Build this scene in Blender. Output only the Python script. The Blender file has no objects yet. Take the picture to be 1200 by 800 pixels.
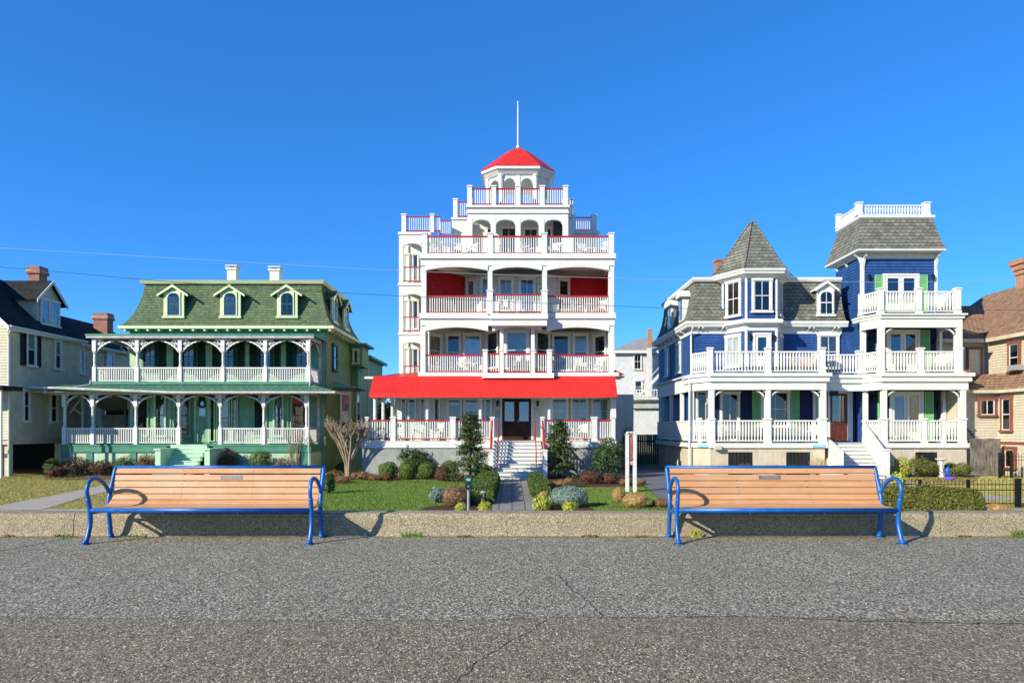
import bpy, math, random
from mathutils import Vector, noise
R = math.radians
C = bpy.context.scene.collection
EYE = 1.5; HY = 503.0; CX = 600.0; FP = 800.0
rnd = random.Random(7)

# ---------------------------------------------------------------- frames
class Fr:
    """A vertical facade plane: a runs along it, b is height, c is outward."""
    def __init__(s, p0, p1):
        s.o = p0; dx, dy = p1[0]-p0[0], p1[1]-p0[1]; L = math.hypot(dx, dy); s.L = L
        s.u = (dx/L, dy/L); s.n = (s.u[1], -s.u[0])
    def w(s, a, b, c=0.0):
        return (s.o[0]+a*s.u[0]+c*s.n[0], s.o[1]+a*s.u[1]+c*s.n[1], b)
    def a(s, px):
        k = (px-CX)/FP
        return (k*s.o[1]-s.o[0])/(s.u[0]-k*s.u[1])
    def ab(s, px, py):
        a = s.a(px); Y = s.o[1]+a*s.u[1]
        return a, EYE-(py-HY)*Y/FP
def FF(Y): return Fr((0.0, Y), (1.0, Y))
def X(px, Y): return (px-CX)*Y/FP
def Z(py, Y): return EYE-(py-HY)*Y/FP
def GY(py, g=-1.0): return FP*(EYE-g)/(py-HY)

# ---------------------------------------------------------------- mesh builder
class MB:
    def __init__(s): s.v = []; s.f = []; s.m = []; s.cur = 0
    def mat(s, i): s.cur = i; return s
    def add(s, vs, fs):
        b = len(s.v); s.v += [tuple(v) for v in vs]
        for f in fs: s.f.append(tuple(b+i for i in f)); s.m.append(s.cur)
        return s
    def quad(s, *p): return s.add(p, [tuple(range(len(p)))])
    def box(s, F, a0, a1, b0, b1, c0, c1):
        if a0 > a1: a0, a1 = a1, a0
        if b0 > b1: b0, b1 = b1, b0
        if c0 > c1: c0, c1 = c1, c0
        P = [F.w(a, b, c) for c in (c0, c1) for b in (b0, b1) for a in (a0, a1)]
        return s.add(P, [(0,2,3,1),(4,5,7,6),(0,1,5,4),(2,6,7,3),(0,4,6,2),(1,3,7,5)])
    def wbox(s, x0, x1, y0, y1, z0, z1):
        if y0 > y1: y0, y1 = y1, y0
        return s.box(FF(y1), x0, x1, z0, z1, 0, y1-y0)
    def prism(s, F, poly, c0, c1):
        n = len(poly)
        P = [F.w(a, b, c0) for a, b in poly]+[F.w(a, b, c1) for a, b in poly]
        fs = [tuple(range(n))[::-1], tuple(range(n, 2*n))]
        for i in range(n):
            j = (i+1) % n; fs.append((i, j, n+j, n+i))
        return s.add(P, fs)
    def slab(s, pts, z0, z1):
        n = len(pts); P = [(x, y, z0) for x, y in pts]+[(x, y, z1) for x, y in pts]
        fs = [tuple(range(n))[::-1], tuple(range(n, 2*n))]
        for i in range(n):
            j = (i+1) % n; fs.append((i, j, n+j, n+i))
        return s.add(P, fs)
    def tube(s, pts, r, n=8, cap=True):
        pts = [Vector(p) for p in pts]; rs = r if isinstance(r, (list, tuple)) else [r]*len(pts)
        rings = []; up = None
        for i, p in enumerate(pts):
            t = (pts[min(i+1, len(pts)-1)]-pts[max(i-1, 0)]).normalized()
            if up is None:
                up = Vector((0, 0, 1)) if abs(t.z) < .9 else Vector((1, 0, 0))
            x = t.cross(up)
            if x.length < 1e-4: x = t.cross(Vector((.3, 1, .2)))
            x.normalize(); y = x.cross(t).normalized(); up = y
            rings.append([p+(x*math.cos(2*math.pi*k/n)+y*math.sin(2*math.pi*k/n))*rs[i] for k in range(n)])
        P = [q for rg in rings for q in rg]; fs = []
        for i in range(len(rings)-1):
            for k in range(n):
                k2 = (k+1) % n; fs.append((i*n+k, i*n+k2, (i+1)*n+k2, (i+1)*n+k))
        if cap: fs.append(tuple(range(n))[::-1]); fs.append(tuple((len(rings)-1)*n+k for k in range(n)))
        return s.add(P, fs)
    def lathe(s, cx, cy, prof, n=12, ph=0.0):
        P = []; fs = []
        for r, z in prof:
            for k in range(n):
                a = ph+2*math.pi*k/n; P.append((cx+r*math.cos(a), cy+r*math.sin(a), z))
        for i in range(len(prof)-1):
            for k in range(n):
                k2 = (k+1) % n; fs.append((i*n+k, i*n+k2, (i+1)*n+k2, (i+1)*n+k))
        fs.append(tuple(range(n))[::-1]); fs.append(tuple((len(prof)-1)*n+k for k in range(n)))
        return s.add(P, fs)
    def sqpost(s, cx, cy, prof):       # square lathe: prof of (halfwidth, z)
        return s.lathe(cx, cy, [(w*1.41421, z) for w, z in prof], 4, math.pi/4)
    def rings(s, rr, cap=True):        # rr: list of equal-length point rings (3d)
        n = len(rr[0]); P = [p for r_ in rr for p in r_]; fs = []
        for i in range(len(rr)-1):
            for k in range(n):
                k2 = (k+1) % n; fs.append((i*n+k, i*n+k2, (i+1)*n+k2, (i+1)*n+k))
        if cap: fs.append(tuple(range(n))[::-1]); fs.append(tuple((len(rr)-1)*n+k for k in range(n)))
        return s.add(P, fs)
    def arch(s, F, a0, a1, btop, bspring, bcrown, c0, c1, n=12, flat=False):
        """flat panel with an elliptic arch cut out of its lower edge"""
        h = bcrown-bspring; m = (a0+a1)/2; w = (a1-a0)/2
        for i in range(n):
            t0, t1 = -1+2*i/n, -1+2*(i+1)/n
            z0 = bspring+h*(1-t0*t0 if flat else math.sqrt(max(0, 1-t0*t0))); z1 = bspring+h*(1-t1*t1 if flat else math.sqrt(max(0, 1-t1*t1)))
            s.prism(F, [(m+w*t0, z0), (m+w*t1, z1), (m+w*t1, btop), (m+w*t0, btop)], c0, c1)
        return s
    def siding(s, F, a0, a1, b0, b1, h=.15, lip=.03):
        lip = .04
        if a0 > a1: a0, a1 = a1, a0
        n = max(1, int(round((b1-b0)/h))); h = (b1-b0)/n
        for i in range(n):
            z0 = b0+i*h; z1 = z0+h
            s.quad(F.w(a0, z0, lip), F.w(a1, z0, lip), F.w(a1, z1, .004), F.w(a0, z1, .004))
            s.quad(F.w(a0, z0, 0.0), F.w(a1, z0, 0.0), F.w(a1, z0, lip), F.w(a0, z0, lip))
        return s
    def build(s, name, mats, parent=None, smooth=False, bevel=0.0):
        me = bpy.data.meshes.new(name)
        o = (0, 0, 0)
        if parent is not None:
            q = parent
            o = Vector(q['_w']) if '_w' in q else Vector((0, 0, 0))
        me.from_pydata([(v[0]-o[0], v[1]-o[1], v[2]-o[2]) for v in s.v], [], s.f)
        for m in (mats if isinstance(mats, (list, tuple)) else [mats]): me.materials.append(m)
        if any(s.m): me.polygons.foreach_set('material_index', s.m)
        if smooth: me.polygons.foreach_set('use_smooth', [True]*len(me.polygons))
        me.update()
        ob = bpy.data.objects.new(name, me); C.objects.link(ob)
        if parent is not None:
            ob.parent = parent; ob['_w'] = list(o)
        if bevel:
            b = ob.modifiers.new('bevel', 'BEVEL'); b.width = bevel; b.segments = 2; b.limit_method = 'ANGLE'
        return ob

def tag(o, label=None, cat=None, group=None, kind=None):
    if label: o['label'] = label
    if cat: o['category'] = cat
    if group: o['group'] = group
    if kind: o['kind'] = kind
    return o
def thing(name, loc, label, cat, group=None):
    o = bpy.data.objects.new(name, None); C.objects.link(o); o.location = loc; o['_w'] = list(loc)
    o.empty_display_size = .2
    return tag(o, label, cat, group)
def struct(mb, name, mat): return tag(mb.build(name, mat), kind='structure')
def copy_thing(root, loc, rz=0.0, scale=None, label=None, group=None):
    r = root.copy(); C.objects.link(r); r.location = loc; r.rotation_euler = (0, 0, rz)
    if scale: r.scale = (scale, scale, scale)
    if label: r['label'] = label
    if group: r['group'] = group
    for ch in list(root.children):
        c = ch.copy(); C.objects.link(c); c.parent = r
        for g in list(ch.children):
            d = g.copy(); C.objects.link(d); d.parent = c
    return r

# ---------------------------------------------------------------- materials
def newmat(name):
    m = bpy.data.materials.new(name); m.use_nodes = True
    nt = m.node_tree; b = nt.nodes['Principled BSDF']; return m, nt, b
def N(nt, t, **kw):
    n = nt.nodes.new(t)
    for k, v in kw.items():
        if k.startswith('i_'): n.inputs[k[2:].replace('_', ' ')].default_value = v
        else: setattr(n, k, v)
    return n
def L(nt, a, b): nt.links.new(a, b)
def math_n(nt, op, a, b=None, c=None):
    n = nt.nodes.new('ShaderNodeMath'); n.operation = op
    for i, v in enumerate((a, b, c)):
        if v is None: continue
        if isinstance(v, (int, float)): n.inputs[i].default_value = v
        else: L(nt, v, n.inputs[i])
    return n.outputs[0]
def mixc(nt, f, a, b, blend='MIX'):
    n = nt.nodes.new('ShaderNodeMix'); n.data_type = 'RGBA'; n.blend_type = blend
    for i, v in ((0, f), (6, a), (7, b)):
        if isinstance(v, (int, float)): n.inputs[i].default_value = v
        elif isinstance(v, tuple): n.inputs[i].default_value = (*v, 1) if len(v) == 3 else v
        else: L(nt, v, n.inputs[i])
    return n.outputs[2]
def pos(nt): return nt.nodes.new('ShaderNodeNewGeometry').outputs['Position']
def ramp(nt, fac, stops, interp='LINEAR'):
    r = nt.nodes.new('ShaderNodeValToRGB'); e = r.color_ramp.elements; r.color_ramp.interpolation = interp
    while len(e) < len(stops): e.new(.5)
    for i, (p, c) in enumerate(stops): e[i].position = p; e[i].color = (*c, 1) if len(c) == 3 else c
    L(nt, fac, r.inputs[0]); return r.outputs[0]
def noise_n(nt, scale, detail=3, rough=.5, vec=None, out='Fac'):
    n = N(nt, 'ShaderNodeTexNoise'); n.inputs['Scale'].default_value = scale
    n.inputs['Detail'].default_value = detail; n.inputs['Roughness'].default_value = rough
    L(nt, vec if vec is not None else pos(nt), n.inputs['Vector']); return n.outputs[out]
def bump(nt, b, h, strength=.3, dist=.02):
    n = N(nt, 'ShaderNodeBump'); n.inputs['Strength'].default_value = strength; n.inputs['Distance'].default_value = dist
    L(nt, h, n.inputs['Height']); L(nt, n.outputs[0], b.inputs['Normal'])
def scalev(nt, v, s):
    n = N(nt, 'ShaderNodeVectorMath', operation='MULTIPLY'); L(nt, v, n.inputs[0]); n.inputs[1].default_value = s; return n.outputs[0]

def paint(name, col, rough=.55, var=.10, wear=.0, spec=.3):
    """painted wood/metal with faint uneven weathering and grime"""
    m, nt, b = newmat(name)
    c2 = tuple(x*(1-min(.85, var*2.4))*k for x, k in zip(col, (1.0, .98, .93)))
    f = noise_n(nt, 1.7, 6, .7); f2 = noise_n(nt, 9, 5, .65, scalev(nt, pos(nt), (1, 1, .18)))
    f3 = math_n(nt, 'MULTIPLY', f, f2)
    col_ = mixc(nt, ramp(nt, f3, [(.12, (1, 1, 1)), (.42, (0, 0, 0))]), tuple(col), c2)
    L(nt, col_, b.inputs['Base Color']); b.inputs['Roughness'].default_value = rough
    b.inputs['Specular IOR Level'].default_value = spec
    bump(nt, b, noise_n(nt, 40, 3), .06, .01)
    return m

def uv_tangent(nt):
    """u runs horizontally along whichever way the surface faces, v is height"""
    g = nt.nodes.new('ShaderNodeNewGeometry')
    cr = N(nt, 'ShaderNodeVectorMath', operation='CROSS_PRODUCT'); cr.inputs[0].default_value = (0, 0, 1)
    L(nt, g.outputs['True Normal'], cr.inputs[1])
    nn = N(nt, 'ShaderNodeVectorMath', operation='NORMALIZE'); L(nt, cr.outputs[0], nn.inputs[0])
    d = N(nt, 'ShaderNodeVectorMath', operation='DOT_PRODUCT'); L(nt, g.outputs['Position'], d.inputs[0]); L(nt, nn.outputs[0], d.inputs[1])
    s = nt.nodes.new('ShaderNodeSeparateXYZ'); L(nt, g.outputs['Position'], s.inputs[0])
    return d.outputs['Value'], s.outputs['Z'], g.outputs['Position']

def scallop(name, c1, c2, w=.26, h=.24, butt_shade=(.02, .025, .02), depth=.75, curve=1.0):
    """fish-scale shingles: each one its own tone, the shadow under every rounded butt painted as a dark line"""
    m, nt, b = newmat(name); u, v, P = uv_tangent(nt)
    vr = math_n(nt, 'DIVIDE', v, h); row = math_n(nt, 'FLOOR', vr)
    fr = math_n(nt, 'SUBTRACT', vr, row)
    def cell(rowv):
        off = math_n(nt, 'MULTIPLY', math_n(nt, 'MODULO', math_n(nt, 'ABSOLUTE', rowv), 2.0), .5)
        uu = math_n(nt, 'ADD', math_n(nt, 'DIVIDE', u, w), off)
        fl = math_n(nt, 'FLOOR', uu)
        du = math_n(nt, 'MULTIPLY', math_n(nt, 'SUBTRACT', math_n(nt, 'SUBTRACT', uu, fl), .5), 2.0)
        return fl, math_n(nt, 'POWER', math_n(nt, 'ABSOLUTE', du), 2.2)
    fl, d2 = cell(row); edge = math_n(nt, 'MULTIPLY', d2, .45*curve)
    e = math_n(nt, 'SUBTRACT', fr, edge)           # <0 : the shingle of the row below shows
    below = math_n(nt, 'LESS_THAN', e, 0.0)
    row2 = math_n(nt, 'SUBTRACT', row, below)
    fl2, _ = cell(row2)
    cv = N(nt, 'ShaderNodeCombineXYZ'); L(nt, fl2, cv.inputs[0]); L(nt, row2, cv.inputs[1])
    wn = N(nt, 'ShaderNodeTexWhiteNoise'); wn.noise_dimensions = '3D'; L(nt, cv.outputs[0], wn.inputs['Vector'])
    tone = math_n(nt, 'ADD', math_n(nt, 'MULTIPLY', wn.outputs['Value'], .6), math_n(nt, 'MULTIPLY', noise_n(nt, 1.1, 5, .6, P), .5))
    col = mixc(nt, tone, c1, c2)
    line = ramp(nt, math_n(nt, 'ABSOLUTE', e), [(0, (1, 1, 1)), (.11, (1, 1, 1)), (.2, (0, 0, 0))])
    col = mixc(nt, math_n(nt, 'MULTIPLY', line, depth), col, butt_shade)  # butt shadow mixed into the shingle colour
    L(nt, col, b.inputs['Base Color']); b.inputs['Roughness'].default_value = .9
    b.inputs['Specular IOR Level'].default_value = .15
    hgt = math_n(nt, 'SUBTRACT', 1.0, math_n(nt, 'SUBTRACT', vr, row2))
    bump(nt, b, hgt, .55, .03)
    return m

def brickmat(name, c1, c2, mortar, w=.22, h=.075, ms=.012, bs=.4, off=.5, rough=.9):
    m, nt, b = newmat(name); u, v, P = uv_tangent(nt)
    cv = N(nt, 'ShaderNodeCombineXYZ'); L(nt, u, cv.inputs[0]); L(nt, v, cv.inputs[1])
    t = nt.nodes.new('ShaderNodeTexBrick'); L(nt, cv.outputs[0], t.inputs['Vector'])
    t.inputs['Scale'].default_value = 1; t.inputs['Brick Width'].default_value = w; t.inputs['Row Height'].default_value = h
    t.inputs['Mortar Size'].default_value = ms; t.offset = off
    t.inputs['Color1'].default_value = (*c1, 1); t.inputs['Color2'].default_value = (*c2, 1); t.inputs['Mortar'].default_value = (*mortar, 1)
    n = noise_n(nt, 3, 5, .6, P)
    col = mixc(nt, ramp(nt, n, [(.3, (0, 0, 0)), (.7, (.45, .45, .45))]), t.outputs['Color'], tuple(x*.5 for x in c1))
    L(nt, col, b.inputs['Base Color']); b.inputs['Roughness'].default_value = rough
    b.inputs['Specular IOR Level'].default_value = .2
    bump(nt, b, t.outputs['Fac'], -bs, .01)
    return m

def glassmat(name, tint=(.9, .95, 1), refl=.06):
    m, nt, b = newmat(name); nt.nodes.remove(b); o = nt.nodes['Material Output']
    tr = N(nt, 'ShaderNodeBsdfTransparent'); tr.inputs[0].default_value = (*tint, 1)
    gl = N(nt, 'ShaderNodeBsdfGlossy'); gl.inputs['Roughness'].default_value = .03; gl.inputs[0].default_value = (.80, .80, .76, 1)
    bp = N(nt, 'ShaderNodeBump'); bp.inputs['Strength'].default_value = .05; bp.inputs['Distance'].default_value = .05
    L(nt, noise_n(nt, .9, 2), bp.inputs['Height']); L(nt, bp.outputs[0], gl.inputs['Normal'])
    f = N(nt, 'ShaderNodeFresnel'); f.inputs[0].default_value = 1.5
    fac = math_n(nt, 'ADD', math_n(nt, 'MULTIPLY', f.outputs[0], 1.2), refl)
    mx = N(nt, 'ShaderNodeMixShader'); L(nt, fac, mx.inputs[0]); L(nt, tr.outputs[0], mx.inputs[1]); L(nt, gl.outputs[0], mx.inputs[2])
    L(nt, mx.outputs[0], o.inputs[0]); return m

def leafmat(name, c1, c2, c3=None, rough=.6, trans=.25):
    m, nt, b = newmat(name); g = nt.nodes.new('ShaderNodeNewGeometry')
    st = [(0, c1), (.6, c2)]+([(.95, c3)] if c3 else [])
    f = math_n(nt, 'ADD', math_n(nt, 'MULTIPLY', g.outputs['Random Per Island'], .65), math_n(nt, 'MULTIPLY', noise_n(nt, 3.0, 3), .4))
    L(nt, ramp(nt, f, st), b.inputs['Base Color']); b.inputs['Roughness'].default_value = rough
    b.inputs['Specular IOR Level'].default_value = .25
    return m

M = {}
M['white'] = paint('white paint', (.68, .695, .65), .5, .05)
M['white2'] = paint('weathered white paint', (.60, .61, .56), .55, .2)
M['whitewall'] = paint('white clapboard paint', (.70, .71, .655), .6, .08)
M['rail_red'] = paint('red rail paint', (.44, .02, .025), .5, .15)
M['red_shingle'] = scallop('red wall shingles', (.42, .012, .015), (.55, .03, .03), .16, .16, (.12, .004, .005), .5)
M['red_metal'] = paint('red metal roof', (.72, .035, .022), .42, .15)
M['red_awning'] = paint('red awning fabric', (.80, .028, .022), .7, .16)
M['stucco'] = paint('grey stucco', (.38, .40, .35), .85, .16)
M['cream_stucco'] = paint('cream stucco', (.60, .53, .40), .85, .14)
M['deck_grey'] = paint('grey deck board', (.42, .43, .42), .7, .15)
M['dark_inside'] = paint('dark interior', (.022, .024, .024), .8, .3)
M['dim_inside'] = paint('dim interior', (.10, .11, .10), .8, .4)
M['curtain'] = paint('pale curtain', (.55, .60, .58), .8, .2)
M['tan_blind'] = paint('tan blind', (.50, .42, .24), .8, .15)
M['glass'] = glassmat('window glass')
M['glass_hi'] = glassmat('bright window glass', refl=.16)
M['brown_door'] = paint('dark brown door', (.060, .018, .010), .6, .3)
M['red_door'] = paint('red brown door', (.16, .035, .018), .35, .3, spec=.5)
M['black'] = paint('black iron', (.015, .015, .017), .45, .3)
M['black_wood'] = paint('black shutter', (.02, .022, .02), .5, .3)
M['metal'] = paint('galvanised metal', (.38, .39, .40), .4, .2, spec=.6)
# green house
M['g_roof'] = scallop('green slate shingles', (.060, .096, .048), (.150, .208, .106), .19, .16, (.022, .042, .02), .8)
M['g_cream'] = paint('pale green trim', (.62, .72, .44), .55, .08)
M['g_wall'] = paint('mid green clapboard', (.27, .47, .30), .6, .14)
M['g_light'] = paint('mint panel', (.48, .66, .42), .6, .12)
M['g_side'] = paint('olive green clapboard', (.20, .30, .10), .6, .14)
M['g_teal'] = paint('teal fascia paint', (.07, .27, .17), .55, .12)
M['g_dark'] = paint('dark green shutter', (.02, .085, .04), .5, .2)
M['g_step'] = paint('mint steps paint', (.50, .76, .52), .55, .1)
M['g_lowroof'] = brickmat('green roofing', (.06, .17, .11), (.09, .22, .15), (.03, .08, .05), .4, .2, .02)
# blue house
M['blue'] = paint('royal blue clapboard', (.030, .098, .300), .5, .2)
M['shaded_blue'] = paint('navy porch wall', (.012, .022, .085), .5, .15)  # the blue clapboard again, darkened in colour for porch shade
M['b_roof'] = scallop('grey slate shingles', (.080, .085, .068), (.225, .225, .180), .31, .21, (.03, .03, .026), .8)
M['b_green'] = paint('light green shutter', (.22, .56, .22), .5, .1)
# neighbours
M['n_siding'] = paint('cream white clapboard', (.66, .63, .46), .65, .14)
M['n_roof'] = brickmat('black asphalt shingles', (.018, .020, .020), (.04, .04, .04), (.008, .008, .008), .3, .14, .012)
M['t_siding'] = paint('tan clapboard', (.60, .545, .40), .65, .12)
M['t_roof'] = brickmat('brown shingles', (.25, .15, .09), (.39, .26, .165), (.12, .055, .025), .26, .16, .02, .6)
M['t_trim'] = paint('rust trim', (.27, .085, .05), .55, .15)
M['brick'] = brickmat('red brick', (.28, .085, .045), (.40, .14, .07), (.34, .30, .26))
M['brick2'] = brickmat('orange brick', (.36, .145, .065), (.48, .22, .105), (.40, .32, .24))
M['pale_siding'] = paint('pale blue white clapboard', (.66, .68, .66), .6, .1)
M['grey_roof'] = brickmat('pale grey shingles', (.30, .30, .29), (.40, .40, .38), (.2, .2, .2), .3, .16, .015)
M['oldwood'] = paint('weathered grey wood', (.28, .25, .20), .85, .35)
SUN_E = 5.0; SKY_S = .15; SKY_AIR = .6; SKY_DUST = .0; SKY_OZ = 10.0; SKY_SAT = 1.2; SKY_HUE = .506; SKY_G = .7; SKY_V = 1.85; EXPO = 0.57
def px_rect(F, x0, y0, x1, y1):
    a0 = F.a(x0); a1 = F.a(x1)
    if a0 > a1: a0, a1 = a1, a0
    Y = F.o[1]+.5*(a0+a1)*F.u[1]
    return a0, Z(y1, Y), a1, Z(y0, Y)

def window(P, F, x0, y0, x1, y1, trim='white', tw=.11, rows=2, cols=1, blind=None, bf=1.0, glass='glass',
           sash='white', arch=False, rect=None, inside='dark_inside', c=0.0, sill=True, label=None, name='window'):
    """casing + sash as one mesh, with the glass pane and any blind as children; c = face of the wall"""
    a0, b0, a1, b1 = rect if rect else px_rect(F, x0, y0, x1, y1); c = max(c, .035)
    m = MB()
    m.mat(0)
    m.box(F, a0, a0+tw, b0, b1, c, c+.10); m.box(F, a1-tw, a1, b0, b1, c, c+.10)
    m.box(F, a0-.03, a1+.03, b1-tw*1.1, b1+.03, c+.001, c+.125)
    if sill: m.box(F, a0-.05, a1+.05, b0-.05, b0+tw*.5, c+.001, c+.16)
    else: m.box(F, a0+.001, a1-.001, b0, b0+tw*.6, c, c+.098)
    ia0, ia1, ib0, ib1 = a0+tw, a1-tw, b0+tw*.5, b1-tw*1.1
    if arch: m.arch(F, ia0, ia1, ib1+.01, ib1-(ia1-ia0)*.42, ib1-.02, c+.02, c+.097, 8)
    m.mat(1); s = min(.045, (ia1-ia0)*.12)
    m.box(F, ia0, ia0+s, ib0, ib1, c+.02, c+.075); m.box(F, ia1-s, ia1, ib0, ib1, c+.02, c+.075)
    m.box(F, ia0+s, ia1-s, ib1-s, ib1, c+.02, c+.074); m.box(F, ia0+s, ia1-s, ib0, ib0+s, c+.02, c+.074)
    for k in range(1, rows):
        z = ib0+(ib1-ib0)*k/rows; m.box(F, ia0+s, ia1-s, z-.022, z+.022, c+.03, c+.070)
    for k in range(1, cols):
        a = ia0+(ia1-ia0)*k/cols; m.box(F, a-.015, a+.015, ib0+s, ib1-s, c+.031, c+.068)
    m.mat(2); m.quad(F.w(ia0, ib0, c+.012), F.w(ia1, ib0, c+.012), F.w(ia1, ib1, c+.012), F.w(ia0, ib1, c+.012))
    w = m.build(name, [M[trim], M[sash], M[inside]], P)
    if label: w['label'] = label
    g = MB().quad(F.w(ia0, ib0, c+.050), F.w(ia1, ib0, c+.050), F.w(ia1, ib1, c+.050), F.w(ia0, ib1, c+.050))
    g.build('pane', M[glass], w)
    if blind:
        z0 = ib1-(ib1-ib0)*bf; bl = MB(); n = 14
        for i in range(n):                                   # soft vertical folds
            q0, q1 = ia0+(ia1-ia0)*i/n, ia0+(ia1-ia0)*(i+1)/n
            d0, d1 = (.02, .034) if i % 2 else (.034, .02)
            bl.quad(F.w(q0, z0, c+d0), F.w(q1, z0, c+d1), F.w(q1, ib1, c+d1), F.w(q0, ib1, c+d0))
        bl.build('blind' if blind != 'curtain' else 'curtain', M[blind], w)
    return w

def shutter(P, F, x0, y0, x1, y1, mat, c=.0, rect=None):
    a0, b0, a1, b1 = rect if rect else px_rect(F, x0, y0, x1, y1); m = MB(); c = max(c, .042)
    t = .05
    m.box(F, a0, a0+t, b0, b1, c, c+.07); m.box(F, a1-t, a1, b0, b1, c, c+.07)
    for z in (b0, (b0+b1)/2-t/2, b1-t): m.box(F, a0+t, a1-t, z, z+t, c, c+.069)
    n = max(6, int((b1-b0)/.06))
    for i in range(n):
        z = b0+t+(b1-b0-2*t)*i/n
        m.quad(F.w(a0+t, z, c+.055), F.w(a1-t, z, c+.055), F.w(a1-t, z+.055, c+.03), F.w(a0+t, z+.055, c+.03))
    return m.build('shutter', M[mat], P)

def door(P, F, x0, y0, x1, y1, mat, trim='white', leaves=1, gy=.5, c=0.0, glassm='glass', oval=False, rect=None, knob='metal'):
    a0, b0, a1, b1 = rect if rect else px_rect(F, x0, y0, x1, y1); m = MB(); c = max(c, .045)
    tw = .12
    m.mat(1); m.box(F, a0-tw, a0, b0, b1+tw, c, c+.09); m.box(F, a1, a1+tw, b0, b1+tw, c, c+.09); m.box(F, a0, a1, b1, b1+tw, c, c+.088)
    m.mat(0); lw = (a1-a0)/leaves; gl = []
    for k in range(leaves):
        l0, l1 = a0+k*lw+.01, a0+(k+1)*lw-.01; st = .14; zm = b0+(b1-b0)*(1-gy)
        m.box(F, l0, l0+st, b0, b1, c, c+.06); m.box(F, l1-st, l1, b0, b1, c, c+.06)
        m.box(F, l0+st, l1-st, b1-st, b1, c, c+.059); m.box(F, l0+st, l1-st, zm-st, zm, c, c+.059); m.box(F, l0+st, l1-st, b0, b0+.2, c, c+.059)
        m.box(F, l0+st, l1-st, b0+.2, zm-st, c, c+.03); m.box(F, l0+st+.06, l1-st-.06, b0+.27, zm-st-.07, c+.03, c+.048)
        gl.append((l0+st, l1-st, zm, b1-st))
    m.mat(2); m.box(F, a0, a1, b0, b1, c-.02, c+.012)
    d = m.build('door', [M[mat], M[trim], M['dark_inside']], P)
    for g0, g1, z0, z1 in gl:
        q = MB().box(F, g0, g1, z0, z1, c+.035, c+.045); q.build('door_glass', M[glassm], d)
    k = MB(); ka = a1-.2 if leaves == 1 else (a0+a1)/2+.08
    k.box(F, ka-.02, ka+.02, (b0+b1)/2-.2, (b0+b1)/2, c+.06, c+.10); k.build('door_handle', M[knob], d)
    return d

def railing(P, F, a0, a1, zt, zb, mat='white', hand='white', sp=.13, bw=.022, hh=.05, turned=False, botm=None, c=0.0, slope=0.0):
    """balusters + lower rail; handrail is a child. slope = rise of height over the run"""
    if a0 > a1: a0, a1 = a1, a0
    m = MB(); n = max(2, int(round((a1-a0)/sp))); botm = botm or hand
    def pr(mm, z0, z1, d):
        mm.add([F.w(a, z+(slope if a == a1 else 0), cc) for cc in (c-d, c+d) for z in (z0, z1) for a in (a0, a1)],
               [(0,2,3,1),(4,5,7,6),(0,1,5,4),(2,6,7,3),(0,4,6,2),(1,3,7,5)])
    if botm == mat: pr(m, zb, zb+.05, .03)
    for i in range(n):
        a = a0+(a1-a0)*(i+.5)/n; dz = slope*(i+.5)/n; z0, z1 = zb+.045+dz, zt-hh+dz
        if turned:
            p = F.w(a, 0, c); h = z1-z0
            m.sqpost(p[0], p[1], [(bw, z0), (bw*.55, z0+h*.12), (bw*.9, z0+h*.3), (bw*1.05, z0+h*.7), (bw*.7, z0+h*.95), (bw, z1)])
        else: m.box(F, a-bw, a+bw, z0, z1, c-bw, c+bw)
    r = m.build('railing', M[mat], P)
    h = MB(); pr(h, zt-hh, zt, .05); h.build('handrail', M[hand], r)
    if botm != mat: h = MB(); pr(h, zb, zb+.055, .035); h.build('bottom_rail', M[botm], r)
    return r

def sqpost(P, F, a, z0, z1, w=.12, mat='white', cap=True, c=0.0, name='porch_post', base=True):
    m = MB(); p = F.w(a, 0, c); m.box(F, a-w, a+w, z0, z1-(.001 if cap else 0), c-w, c+w)
    if cap:
        m.box(F, a-w-.04, a+w+.04, z1, z1+.05, c-w-.04, c+w+.04); m.box(F, a-w-.015, a+w+.015, z1+.05, z1+.08, c-w-.015, c+w+.015)
    if base: m.box(F, a-w-.02, a+w+.02, z0, z0+.14, c-w-.02, c+w+.02)
    return m.build(name, M[mat], P)

def turned_post(P, x, y, z0, z1, mat='white', w=.10, rail=.95):
    m = MB(); H = z1-z0
    m.sqpost(x, y, [(w, z0), (w, z0+rail+.1), (w*.8, z0+rail+.14)])
    m.lathe(x, y, [(w*.75, z0+rail+.14), (w*1.0, z0+rail+.2), (w*.62, z0+rail+.28), (w*.8, z0+rail+.45), (w*.72, z1-.85), (w*.6, z1-.78), (w*1.05, z1-.72), (w*.7, z1-.66)], 10)
    m.sqpost(x, y, [(w*.9, z1-.66), (w*1.05, z1-.6), (w*1.05, z1)])
    return m.build('porch_post', M[mat], P)

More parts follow.
